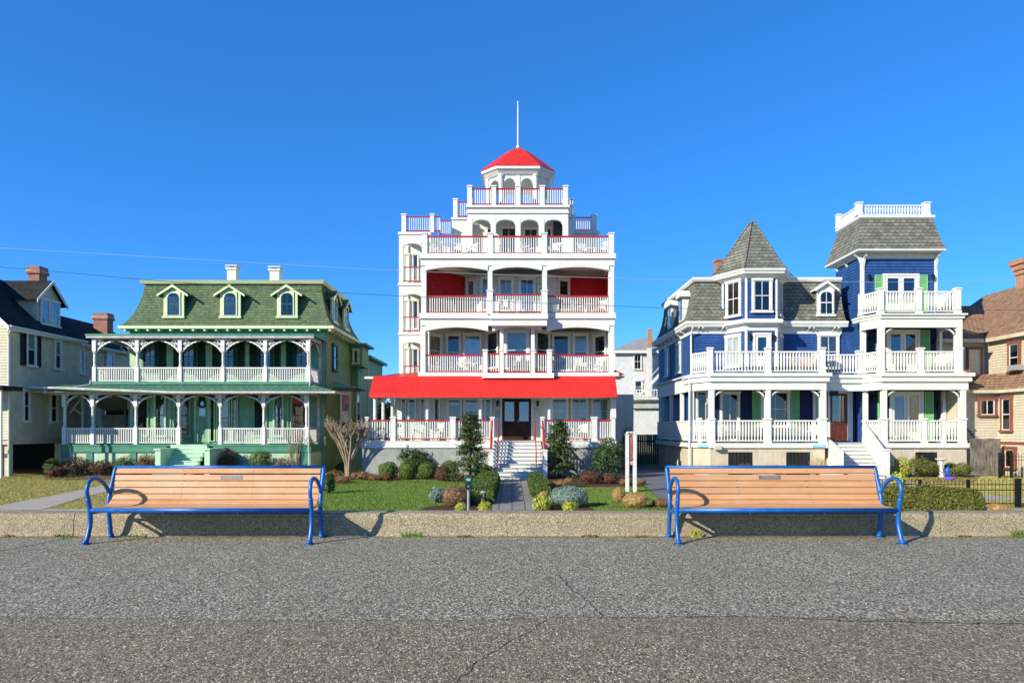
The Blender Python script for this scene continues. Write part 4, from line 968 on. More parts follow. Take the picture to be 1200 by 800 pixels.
# ================================================================= BLUE TURRETED HOUSE
def blue_house():
    H = thing('turreted_house', (X(960, 41), 41.0, -1.0), 'royal blue house with a cone roofed turret, a square tower and white railed porches', 'house')
    Y0, Y1, YW = 37.0, 38.2, 39.6; A = FF(Y0); W = FF(YW); sp = .165
    xs = X(811, YW)                                   # main block left wall
    zc_ = Z(379, 39.2)                                # cornice height
    # ---- main walls
    S = Fr((xs, 48.5), (xs, YW)); m = MB(); m.siding(S, 0, S.L, 1, zc_, .15, .025)
    m.siding(W, xs, X(990, YW), Z(447, Y0), zc_, .15, .025)
    m.wbox(xs+.002, 24.2, YW+.002, 48.5, -1.1, zc_); m.build('wall', M['blue'], H)
    # ---- cornice and frieze around the main block
    e0, e1, ye = xs-.45, X(985, 39.6)+.25, 39.15
    zt, zb = Z(376, ye), Z(382.5, ye)
    def crn(x0, x1, y0, y1, z0, z1, nm='cornice'): MB().rings([rect_ring(x0+.08, x1-.0, y0+.08, y1, z0), rect_ring(x0+.03, x1, y0+.03, y1, z0+(z1-z0)*.5), rect_ring(x0, x1, y0, y1, z0+(z1-z0)*.5), rect_ring(x0, x1, y0, y1, z1)]).build(nm, M['white'], H)
    crn(e0, e1, ye, 48.9, zb, zt)
    m = MB(); m.wbox(xs-.03, X(986, YW), YW-.05, YW+.1, Z(391, YW), zb-.001); m.wbox(xs-.05, xs+.1, YW+.101, 48.5, Z(391, YW), zb-.001); m.build('frieze', M['white'], H)
    for a in [X(p, YW) for p in (817, 822, 845, 850, 946, 951, 975, 980)]: corbel(H, W, a, zb-.002, .28, .36, .08).build('cornice_bracket', M['white'], H)
    for i in range(7): corbel(H, S, .6+i*1.15, zb-.002, .28, .36, .08).build('cornice_bracket', M['white'], H)
    # ---- main mansard
    zm1 = Z(330, 39.9); prof = [(0, 0), (.1, .28), (.25, .52), (.45, .74), (.7, .9), (1, 1)]
    MB().rings([rect_ring(e0+.12+.62*i, X(985, 40)+.0, ye+.1+.75*i, 48.7-.6*i, zt+.001+(zm1-zt)*h) for h, i in prof]).build('mansard_roof', M['b_roof'], H)
    MB().rings([rect_ring(e0+.62, X(985, 40), ye+.72, 48.2, zm1+.001), rect_ring(e0+.55, X(985, 40), ye+.65, 48.3, zm1+.1), rect_ring(e0+.55, X(985, 40), ye+.65, 48.3, zm1+.24)]).build('roof_trim', M['white'], H)
    # side dormers with white hoods
    SD = Fr((e0+.3, 48.5), (e0+.3, 39))
    for yc in (41.6, 44.6):
        a = 48.5-yc; z0, z1 = zt+.35, zt+1.75; m = MB()
        m.box(SD, a-.5, a+.5, z0, z1, -1.2, 0); D = m.build('dormer', M['white'], H)
        m = MB(); m.box(SD, a-.46, a-.43, z0, z1, -1.0, .01)
        pr = [(-.72, 0), (-.62, .22), (-.3, .42), (.3, .42), (.62, .22), (.72, 0)]
        m = MB(); m.prism(SD, [(a+p, z1+q) for p, q in pr][::-1], -1.3, .22); m.build('roof', M['white'], D)
        m = MB(); m.box(SD, a-.3, a+.3, z0+.1, z1-.1, .001, .03); m.build('pane', M['glass_hi'], D)
    # front dormer
    dormer(H, FF(39.45), 968, 329.5, 336.5, 958, 978, 337, 369.5, 961, 975.4, 341.5, 367.5, 1.5, 'white', 'white', 'b_roof', .2)
    # brick chimney behind the turret
    m = MB(); xk = X(840, 42.5); m.wbox(xk, X(849, 42.5), 42.5, 43.1, zm1, Z(306, 42.5)); m.wbox(xk-.06, X(849, 42.5)+.06, 42.44, 43.16, Z(306, 42.5)+.001, Z(303.5, 42.5)); m.build('chimney', M['brick'], H)
    # ---- turret
    tx, ty = 13.99, 39.76
    def hx_(ap, z):
        r = ap/math.cos(math.pi/6); return [(tx+r*math.cos(k*math.pi/3), ty+r*math.sin(k*math.pi/3), z) for k in range(6)]
    z0, z1 = Z(374.5, 38.3), Z(319, 37.8)
    MB().rings([hx_(1.44, Z(438, 37)), hx_(1.44, z1)]).build('turret_core', M['blue'], H)
    v = hx_(1.47, 0); fr = [None]+[Fr((v[k][0], v[k][1]), (v[(k+1) % 6][0], v[(k+1) % 6][1])) for k in (3, 4, 5)]
    m = MB()
    for F in fr[1:]: m.siding(F, 0, F.L, z0, z1, .15, .02)
    m.build('turret_wall', M['blue'], H)
    m = MB()
    for F in fr[1:]: m.siding(F, 0, F.L, Z(438, Y0), Z(392, 38.3), .15, .02)
    m.build('turret_wall', M['blue'], H)
    for k in (3, 4, 5, 0):
        MB().lathe(v[k][0], v[k][1], [(.075, z0), (.075, z1)], 8).build('corner_board', M['white'], H); MB().lathe(v[k][0], v[k][1], [(.085, Z(438, Y0)), (.085, zb-.3)], 8).build('corner_board', M['white'], H)
    ez0, ez1 = Z(320, 37.75), Z(314, 37.75)
    MB().rings([hx_(1.5, ez0-.2), hx_(1.86, ez0), hx_(1.92, ez0+.02), hx_(1.94, ez0+.15), hx_(2.0, ez0+.17), hx_(2.01, ez1)]).build('turret_cornice', M['white'], H)
    za = Z(260, ty); pf = [(2.01, 0), (1.80, .075), (1.56, .19), (1.10, .44), (.56, .74), (.20, .935), (.03, 1)]
    MB().rings([hx_(r, ez1+.002+(za-ez1)*h) for r, h in pf]).build('turret_roof', M['b_roof'], H)
    m = MB()
    for k in range(6): m.tube([tuple(hx_(r+.02, ez1+.01+(za-ez1)*h)[k]) for r, h in pf], .045, 5)
    m.build('roof_ridge', M['b_roof'], H)
    MB().rings([hx_(1.5, z0-.62), hx_(1.52, z0-.32), hx_(1.85, z0-.22), hx_(1.85, z0-.06), hx_(1.8, z0+.0), hx_(1.5, z0+.02)]).build('turret_cornice', M['white'], H)
    def wct(F, wd, za_, zb_, **k): window(H, F, 0, 0, 0, 0, 'white', .13, 2, 2, rect=(F.L/2-wd/2, za_, F.L/2+wd/2, zb_), c=.02, **k)
    wct(fr[1], 1.12, z0+.28, Z(328, 39.0)); wct(fr[2], 1.14, z0+.42, Z(326, 38.3), blind=None); wct(fr[3], 1.12, z0+.28, Z(328, 39.0))
    window(H, fr[1], 0, 0, 0, 0, 'white', .13, 2, 2, 'curtain', 1, rect=(.25, Z(440, 38.6)+.5, fr[1].L-.3, Z(392, 38.9)), c=.02)
    door(H, fr[2], 0, 0, 0, 0, 'white', 'white', 1, .55, c=.02, rect=(.46, Z(440, 38.6)+.1, fr[2].L-.46, Z(392.5, 38.3)))
    window(H, fr[3], 0, 0, 0, 0, 'white', .13, 2, 2, 'curtain', 1, rect=(.3, Z(440, 38.6)+.5, fr[3].L-.25, Z(392, 38.9)), c=.02)
    for a in (.2, fr[2].L-.2): p = fr[2].w(a, 0, .02); lantern(H, p[0], p[1], Z(395, 38.3))
    window(H, W, 957.5, 391, 982.5, 432, 'white', .13, 2, 2, 'curtain', .8, c=.025)
    # ---- tower
    YT = 38.9; T = FF(YT); t0, t1 = X(1010, YT), X(1097, YT); ztw = Z(296, YT); TS = Fr((t0, 42.0), (t0, YT))
    zdk3, zdk2 = Z(367.5, Y0), Z(437, Y0)
    m = MB(); m.siding(T, t0, t1, zdk3, ztw+.2, .165, .03); m.siding(TS, 0, TS.L, zdk2, ztw+.2, .165, .03); m.wbox(t0+.003, t1-.003, YT+.003, 42, -1, ztw+.2); m.build('tower_wall', M['blue'], H)
    m = MB(); m.siding(T, t0, t1, zdk2-.6, zdk3-.3, .165, .03); m.siding(T, t0, t1, .9, zdk2-.5, .165, .03); m.build('tower_wall', M['shaded_blue'], H)
    MB().wbox(t0-.05, t0+.12, YT-.05, YT+.12, zdk2, ztw).build('corner_board', M['white'], H); MB().wbox(t1-.12, t1+.05, YT-.05, YT+.1, zdk3, ztw).build('corner_board', M['white'], H)
    m = MB(); m.wbox(t0-.1, t1+.08, YT-.08, YT-.001, Z(303.5, YT), ztw); m.wbox(t0-.1, t0-.001, YT, 42, ztw-.22, ztw); m.build('tower_frieze', M['white'], H)
    er0, er1, ef, eb = X(1005.6, 38.25), X(1108.7, 38.25), 38.25, 42.3; zer = Z(291.5, 38.25)
    m = MB(); m.rings([rect_ring(t0-.1, t1+.1, YT-.1, 42.0, ztw-.02), rect_ring(er0+.12, er1-.12, ef+.12, eb, zer-.14), rect_ring(er0, er1, ef, eb, zer-.09), rect_ring(er0, er1, ef, eb, zer)]); m.build('tower_cornice', M['white'], H)
    tt = (X(1008.4, 38.9), X(1093.5, 38.9), 38.95, 41.6, Z(256.8, 38.95))
    pf = [(0, 0), (.12, .14), (.3, .33), (.6, .62), (1, 1)]
    MB().rings([rect_ring(er0+(tt[0]-er0)*i, er1+(tt[1]-er1)*i, ef+(tt[2]-ef)*i, eb+(tt[3]-eb)*i, zer+.002+(tt[4]-zer)*h) for h, i in pf]).build('tower_roof', M['b_roof'], H)
    MB().rings([rect_ring(tt[0]-.02, tt[1]+.02, tt[2]-.02, tt[3]+.05, tt[4]+.001), rect_ring(tt[0]-.1, tt[1]+.1, tt[2]-.1, tt[3]+.1, tt[4]+.08), rect_ring(tt[0]-.1, tt[1]+.1, tt[2]-.1, tt[3]+.1, tt[4]+.21)]).build('roof_trim', M['white'], H)
    RT = FF(tt[2]); zr0 = tt[4]+.21; zr1 = Z(239.5, tt[2])
    def post(F, x0, x1, yt, yb, d=None, cap=True, P=H):
        Y = F.o[1]; a0, a1 = X(x0, Y), X(x1, Y); w = (a1-a0)/2; sqpost(P, F, (a0+a1)/2, Z(yb, Y), Z(yt, Y), w, 'white', cap, -w if d is None else d)
    for p0, p1 in ((1004.8, 1011), (1084, 1090.3)): post(RT, p0, p1, 238, 252.3)
    post(FF(41.5), 981.5, 986.5, 252, 267)
    post(FF(41.5), 1052, 1057, 252, 267)
    railing(H, RT, X(1011, tt[2]), X(1084, tt[2]), zr1, zr0+.05, 'white', 'white', sp, .035, .07, True, c=-.14)
    RS = Fr((X(983.8, 41.5), 41.4), (X(1008, tt[2]), tt[2]+.3)); railing(H, RS, 0, RS.L, zr1, zr0+.05, 'white', 'white', sp, .035, .07, True)
    railing(H, FF(41.5), X(987, 41.5), X(1052, 41.5), zr1, zr0+.05, 'white', 'white', sp, .035, .07, True)
    for x, y in ((t0, YT), (t0, 40.5), (t0, 41.7)):
        corbel(H, TS, TS.L-(y-YT)-.05, ztw-.02, .62 if y == YT else .42, .4, .1).build('cornice_bracket', M['white'], H)
    corbel(H, T, t0+.05, ztw-.02, .95, .4, .12).build('cornice_bracket', M['white'], H); corbel(H, T, t1-.05, ztw-.02, .95, .4, .12).build('cornice_bracket', M['white'], H)
    door(H, T, 1036, 323.5, 1073.5, 366, 'white', 'white', 2, .75, c=.03)
    for p0, p1 in ((1024.5, 1033.2), (1076.5, 1086)): shutter(H, T, p0, 322.5, p1, 366, 'b_green', .03)
    for p in (1017.5, 1092): lantern(H, X(p, YT), YT-.03, Z(325, YT))
    # ---- decks: outline used for floors, cornices and fascias
    L0 = [(X(809, 38.4), 38.4), (X(832, Y0), Y0), (X(968.5, Y0), Y0), (X(968.5, Y0), Y1), (X(1009, Y1), Y1), (X(1032, Y0), Y0), (X(1135, Y0), Y0)]
    def inset(pts, d):            # cheap inset towards the house for a polyline that faces the camera
        out = []
        for i, p in enumerate(pts):
            dx = d if i <= 1 else (-d if i in (2, 3, 6) else 0)
            dx = {0: d*.8, 1: d*.35, 2: -d, 3: -d, 4: d*.2, 5: d*.35, 6: -d}[i]
            out.append((p[0]+dx, p[1]+d))
        return out
    def ring_slab(name, z0, z1, d, mat='white', back=YW+.0, pts=L0):
        q = inset(pts, d); poly = q+[(q[-1][0], back), (q[0][0], back)]
        return MB().slab(poly, z0, z1).build(name, M[mat], H)
    def band(name, z0, z1, d, th, mat='white'):
        q = inset(L0, d); m = MB()
        for i in range(len(q)-1):
            F = Fr(q[i], q[i+1]) if i != 2 else None
            if i == 2: m.wbox(q[2][0]-th, q[2][0], q[2][1]+.001, q[3][1], z0+.001, z1-.001); continue
            e = .0
            m.box(F, 0, F.L, z0, z1, -th, 0)
        return m.build(name, M[mat], H)
    # level 2 deck
    ring_slab('balcony_floor', Z(441, Y0), Z(437, Y0), -.22); ring_slab('balcony_floor', Z(447, Y0), Z(441, Y0)-.002, -.12)
    band('fascia', Z(456.5, Y0), Z(447, Y0)-.002, .0, .22)
    ring_slab('porch_ceiling', Z(447.8, Y0)-.05, Z(447.5, Y0)-.01, .25, 'white')
    # level 1 floor and foundation
    ring_slab('porch_floor', Z(524.5, Y0), Z(519, Y0), -.06)
    f0 = inset(L0, .06)
    MB().slab([f0[0], f0[1], f0[2], (f0[2][0], YW), (f0[0][0], YW)], -1.2, Z(524.5, Y0)-.002).build('foundation', M['cream_stucco'], H)
    MB().slab([(f0[4][0]+1.0, Y1), f0[5], f0[6], (f0[6][0], YW), (f0[4][0]+1.0, YW)], -1.2, Z(524.5, Y0)-.002).build('foundation', M['cream_stucco'], H)
    for p0, p1 in ((854, 881.5), (922, 949), (1073.5, 1098)):
        F = FF(Y0+.06); a0, a1 = X(p0, Y0), X(p1, Y0); za_, zb_ = -1.0, Z(529.5, Y0)
        m = MB(); m.mat(0); m.box(F, a0, a1, za_, zb_, 0, .01); m.mat(1)
        for k in range(7): m.box(F, a0+(a1-a0)*k/6-.012, a0+(a1-a0)*k/6+.012, za_, zb_, .012, .03)
        m.build('foundation_vent', [M['dark_inside'], M['black']], H)
    # level 3 balcony
    L3 = [(X(1007.5, Y1), Y1), (X(1031.5, Y0), Y0), (X(1128, Y0), Y0)]
    def l3(name, z0, z1, d):
        q = [(L3[0][0]+d*.6, L3[0][1]+d), (L3[1][0]+d*.3, L3[1][1]+d), (L3[2][0]-d, L3[2][1]+d)]
        MB().slab(q+[(q[2][0], YT), (q[0][0], YT)], z0, z1).build(name, M['white'], H)
    l3('balcony_floor', Z(369.5, Y0), zdk3, -.18); l3('balcony_floor', Z(373, Y0), Z(369.5, Y0)-.002, -.08)
    q = L3; m = MB()
    F_ = Fr(q[0], q[1]); m.box(F_, 0, F_.L, Z(383.5, Y0), Z(373, Y0)-.002, -.2, 0); F_ = Fr(q[1], q[2]); m.box(F_, .0, F_.L, Z(383.5, Y0), Z(373, Y0)-.002, -.2, 0)
    m.wbox(q[2][0]-.2, q[2][0], Y0+.201, YT, Z(383.5, Y0), Z(373, Y0)-.002); m.build('fascia', M['white'], H)
    MB().wbox(L3[1][0], L3[2][0]-.21, Y0+.21, YT-.01, Z(376, Y0), Z(375, Y0)).build('porch_ceiling', M['white'], H)
    # posts
    for p0, p1 in ((1030.5, 1036), (1075.2, 1080.8), (1120.5, 1126.5)): post(A, p0, p1, 338.5, 367)
    post(FF(Y1), 1007.5, 1011.5, 344, 370, cap=False)
    for p0, p1 in ((1031, 1037), (1121.5, 1128)): post(A, p0, p1, 383.5, 437, cap=False)
    post(FF(Y1), 1011, 1015, 386, 438, cap=False); post(FF(38.7), 1101, 1104.4, 384, 437, cap=False)
    for p0, p1 in ((1031.2, 1037.4), (1077.6, 1083.6), (1122.4, 1129)): post(A, p0, p1, 408.6, 437, d=-.17)
    for p0, p1 in ((829.8, 835.6), (898, 903.8), (961.6, 967.6)): post(A, p0, p1, 408.4, 437)
    post(FF(Y1), 1005, 1010.5, 412, 438)
    for p0, p1 in ((831.6, 837.4), (897.6, 903.4), (962.4, 968.6), (1034.5, 1040), (1126.6, 1132.6)): post(A, p0, p1, 456.6, 519, cap=False, d=-.16)
    post(FF(38.3), 809.5, 813.5, 458, 517, cap=False); post(FF(Y1), 1013, 1017.5, 457, 517, cap=False); post(FF(38.7), 1105, 1109, 458, 516, cap=False)
    for p0, p1 in ((831.2, 838), (897, 904), (961.4, 969), (1034, 1040.6), (1082, 1087.4), (1105.5, 1109.4), (1126, 1133)): post(A, p0, p1, 491.5, 519, d=-.17)
    post(FF(37.7), 818.5, 822, 491, 518)
    # rails
    def rl(F, x0, x1, yt, yb, c=-.14): Y = F.o[1]; railing(H, F, X(x0, Y), X(x1, Y), Z(yt, Y), Z(yb, Y), 'white', 'white', sp, .042, .08, True, c=c)
    for p0, p1 in ((835.6, 898), (903.8, 961.6), (1037.4, 1077.6), (1083.6, 1122.4)): rl(A, p0, p1, 411, 435)
    rl(FF(Y1), 969, 1005, 415, 437, 0)
    for p0, p1 in ((1036, 1075.2), (1080.8, 1120.5)): rl(A, p0, p1, 340.5, 364.5)
    for p0, p1 in ((837.5, 898), (903.5, 962), (1040, 1082), (1087.4, 1126.5)): rl(A, p0, p1, 492, 517)
    def seg(p, q, za_, zb_): F = Fr(p, q); railing(H, F, 0, F.L, za_, zb_, 'white', 'white', sp, .042, .08, True)
    q = inset(L0, .12)
    zz = [(Z(411, Y0), Z(435, Y0)), (Z(492, Y0), Z(517, Y0))]
    for za_, zb_ in zz: seg(q[0], q[1], za_, zb_); seg((q[4][0]+.1, q[4][1]), q[5], za_, zb_)
    seg((L3[0][0]+.1, L3[0][1]), (L3[1][0]+.0, L3[1][1]+.15), Z(340.5, Y0), Z(364.5, Y0))
    seg((X(968, Y0)-.15, Y0+.3), (X(968, Y0)-.15, Y1), *zz[0])
    for xx in (24.05,): seg((xx, Y0+.2), (xx, YT), Z(340.5, Y0), Z(364.5, Y0)); seg((xx+.3, Y0+.2), (xx+.3, YT), *zz[0]); seg((xx+.4, Y0+.2), (xx+.4, YT), *zz[1])
    # carved brackets at the tops of posts
    AC = FF(Y0)
    zt1, zt2 = Z(456.6, Y0), Z(383.6, Y0)
    for px, sd in ((837.6, 1), (897.4, -1), (903.6, 1), (962.2, -1), (1040.2, 1), (1126.4, -1)): fretwork(H, AC, X(px, Y0), zt1, .46, .36, sd, c=-.15, th=.03)
    for px, sd in ((1037.2, 1), (1121.3, -1)): fretwork(H, AC, X(px, Y0), zt2, .46, .36, sd, c=-.15, th=.03)
    # ---- level 2 wall of the tower bay
    def frdoor(x0, x1, y0, y1): door(H, T, x0, y0, x1, y1, 'white', 'white', 2, .8, c=.03)
    frdoor(1040, 1074.5, 389, 436); frdoor(1044, 1078.5, 461, 517)
    for p0, p1, y0, y1 in ((1078.6, 1088.6, 387, 436), (1082.4, 1092.8, 459, 517), (1026, 1032, 387, 436), (1028, 1034.5, 459, 517)): shutter(H, T, p0, y0, p1, y1, 'b_green', .03)
    for px, py in ((1094, 400), (1098, 474), (1020, 393), (1022, 466)): lantern(H, X(px, YT), YT-.03, Z(py, YT))
    # ---- level 1 walls, porch shade put into their blue
    z0, z1 = Z(519, Y0), Z(448, Y0); W1 = FF(YW-.02)
    m = MB(); m.siding(W1, xs, X(968, YW), z0, z1, .165, .02); m.siding(W1, X(996, YW), t0, z0, z1, .165, .02); m.build('porch_wall', M['shaded_blue'], H)
    window(H, W1, 843, 459, 866.5, 516, 'white', .12, 1, 2, None, c=.02, sill=False)
    shutter(H, W1, 881, 458, 890, 500, 'b_green', .02); window(H, W1, 890.5, 457, 925, 500, 'white', .13, 2, 2, None, c=.02)
    shutter(H, W1, 925.8, 458, 936, 500, 'b_green', .02)
    window(H, W1, 952, 457, 964, 516, 'white', .08, 1, 1, 'tan_blind', 1, c=.02, sill=False)
    door(H, W1, 971.5, 461, 992, 516, 'red_door', 'white', 1, .6, c=.02)
    MB().box(W1, X(994.5, YW), X(998, YW), z0, z1, .02, .12).build('corner_board', M['white'], H)
    window(H, FF(YW-.03), 815, 457, 829, 505, 'white', .1, 1, 1, None, c=.03)
    MB().box(FF(Y1-.2), X(970, Y1), X(980, Y1), Z(464, Y1), Z(458, Y1), 0, .04).build('house_number_board', M['black'], H)
    # ---- stairs
    stairs(H, X(972.5, 37.9), X(1013, 37.9), 38.2, z0, X(976, 34.6)+.25, X(1035.5, 34.6), 34.6, -1.0, 9)
    m = MB(); m.add([(X(970, 37), 37.0, -1), (X(986, 34.7), 34.7, -1), (X(986, 34.7), 34.7, Z(526, 34.7)-.1), (X(971, 37), 37.0, Z(515, 37)), (X(970, 37)+.12, 37.0, -1), (X(986, 34.7)+.12, 34.7, -1), (X(986, 34.7)+.12, 34.7, Z(526, 34.7)-.1), (X(971, 37)+.12, 37.0, Z(515, 37))],
                    [(3, 2, 1, 0), (4, 5, 6, 7), (0, 1, 5, 4), (1, 2, 6, 5), (2, 3, 7, 6), (3, 0, 4, 7)]); m.build('stair_wall', M['white'], H)
    p = (X(1011, 37.9), 37.9); q_ = (X(1038.5, 34.7), 34.7); F_ = Fr(p, q_); zt_ = Z(492.5, 37.9); railing(H, F_, 0, F_.L, zt_, zt_-.95, 'white', 'white', .16, .035, .08, slope=-(zt_-Z(530, 34.7)))
    m = MB(); m.add([F_.w(a, b, c) for c in (-.04, .04) for a, b in ((0, zt_-1.25), (F_.L, zt_-1.25-(zt_-Z(530, 34.7))), (F_.L, zt_-.9-(zt_-Z(530, 34.7))), (0, zt_-.9))], [(3, 2, 1, 0), (4, 5, 6, 7), (0, 1, 5, 4), (1, 2, 6, 5), (2, 3, 7, 6), (3, 0, 4, 7)]); m.build('stair_stringer', M['white'], H)
    F3_ = FF(34.7); post(F3_, 1035, 1042.8, 527.5, 560)
    # ---- shaded side porch running back along the left wall
    xq = X(809, 38.4)-.0; SP = Fr((xq, 47), (xq, 38.6))
    m = MB(); m.wbox(xq-.15, xs-.01, 38.7, 47, Z(524.5, Y0), Z(519, Y0)); m.build('porch_floor', M['white'], H)
    m = MB(); m.wbox(xq-.02, xq+.2, 38.6, 47, Z(456.5, Y0), Z(437, Y0)); m.wbox(xq-.2, xs-.01, 38.8, 47.2, Z(438.5, Y0), Z(437, Y0)+.003); m.build('fascia', M['white'], H)
    for y in (40.7, 43.4, 46.2): MB().wbox(xq, xq+.2, y-.1, y+.1, Z(519, Y0), Z(456.5, Y0)).build('porch_post', M['white'], H)
    railing(H, SP, 0, SP.L, Z(492, Y0), Z(517, Y0), 'white', 'white', sp, .042, .08, True)
    MB().wbox(xq+.05, xq+.2, 38.7, 47, -1.1, Z(524.5, Y0)-.002).build('foundation', M['cream_stucco'], H)
    MB().wbox(xq-.02, xq+.2, 44.2, 44.35, -1.1, Z(524.5, Y0)).build('foundation', M['cream_stucco'], H)
    window(H, S, 0, 0, 0, 0, 'white', .12, 2, 1, 'curtain', .5, rect=(5.5, 5.0, 6.5, 6.9), c=.02); window(H, S, 0, 0, 0, 0, 'white', .12, 2, 1, None, rect=(2.4, 5.0, 3.4, 6.9), c=.02)
    m = MB(); xg = X(807.5, 38.3); m.tube([(xs-.1, 39.1, zb-.05), (xs-.08, 39.5, zb-.5), (xs-.08, 39.5, Z(437, Y0))], .05, 8); m.tube([(xg, 38.2, Z(440, 38.2)), (xg, 38.2, Z(449, 38.2)), (xg, 38.2, -1)], .055, 8); m.build('downspout', M['white'], H)
    # small blue rental plaques and a porch light on the floor band
    for p0, p1 in ((818.5, 830), (952.5, 967)):
        m = MB(); F = FF(36.95 if p0 > 900 else 36.9); 
        if p0 < 900: F = Fr(inset(L0, -.07)[0], inset(L0, -.07)[1]); a0, a1 = F.a(p0), F.a(p1); 
        else: a0, a1 = X(p0, 36.95), X(p1, 36.95)
        zt_, zb__ = Z(521, Y0), Z(524.2, Y0)
        m.mat(0); m.box(F, a0, a1, zb__, zt_, .0, .03); m.mat(1)
        for k in range(7): m.box(F, a0+.06+(a1-a0-.1)*k/7, a0+.06+(a1-a0-.1)*(k+.55)/7, zb__+.05, zt_-.05, .031, .034)
        m.build('name_plaque', [M['plaque_blue'], M['white']], H)
    m = MB(); m.wbox(X(837, 36.8), X(845.5, 36.8), 36.7, 36.92, Z(526.5, 36.8), Z(522, 36.8)); m.build('flood_light', M['white2'], H)
    return H
M['plaque_blue'] = paint('light blue plaque', (.12, .42, .62), .5, .05)
HB = blue_house()
def blue_furniture():
    g = 'chairs on the porches of the blue house'; zd = Z(437, 37)+.01; z1 = Z(519, 37)+.01
    M['terracotta'] = paint('orange wood', (.62, .26, .12), .6, .15)
    chair((X(934, 37.9), 37.9, zd), .6, 'orange wood chair on the deck before the turret, first of the orange pair', g, 'terracotta', 'arm')
    chair((X(945, 38.2), 38.2, zd), -.3, 'orange wood chair on the deck nearer the tower, second of the orange pair', g, 'terracotta', 'arm')
    chair((X(1056, 38.0), 38.0, z1), .2, 'orange wood chair on the lower porch before the glass doors', g, 'terracotta', 'arm')
    chair((X(857, 38.2), 38.2, z1), .3, 'white slatted chair on the lower porch behind the first railing of the blue house', g)
    chair((X(953, 38.2), 38.2, z1), -.5, 'white slatted chair on the lower porch next to the red brown door', g)
    chair((X(1102, 38.1), 38.1, zd), -.5, 'white slatted chair on the middle tower balcony beside the green shutter', g)
    chair((X(1102, 38.1), 38.1, Z(367.5, 37)+.01), -.4, 'white slatted chair on the topmost tower balcony under the wall lantern', g)
    chair((X(1110, 38.1), 38.1, z1), .5, 'white slatted chair on the lower tower porch at its fence end', g)
blue_furniture()
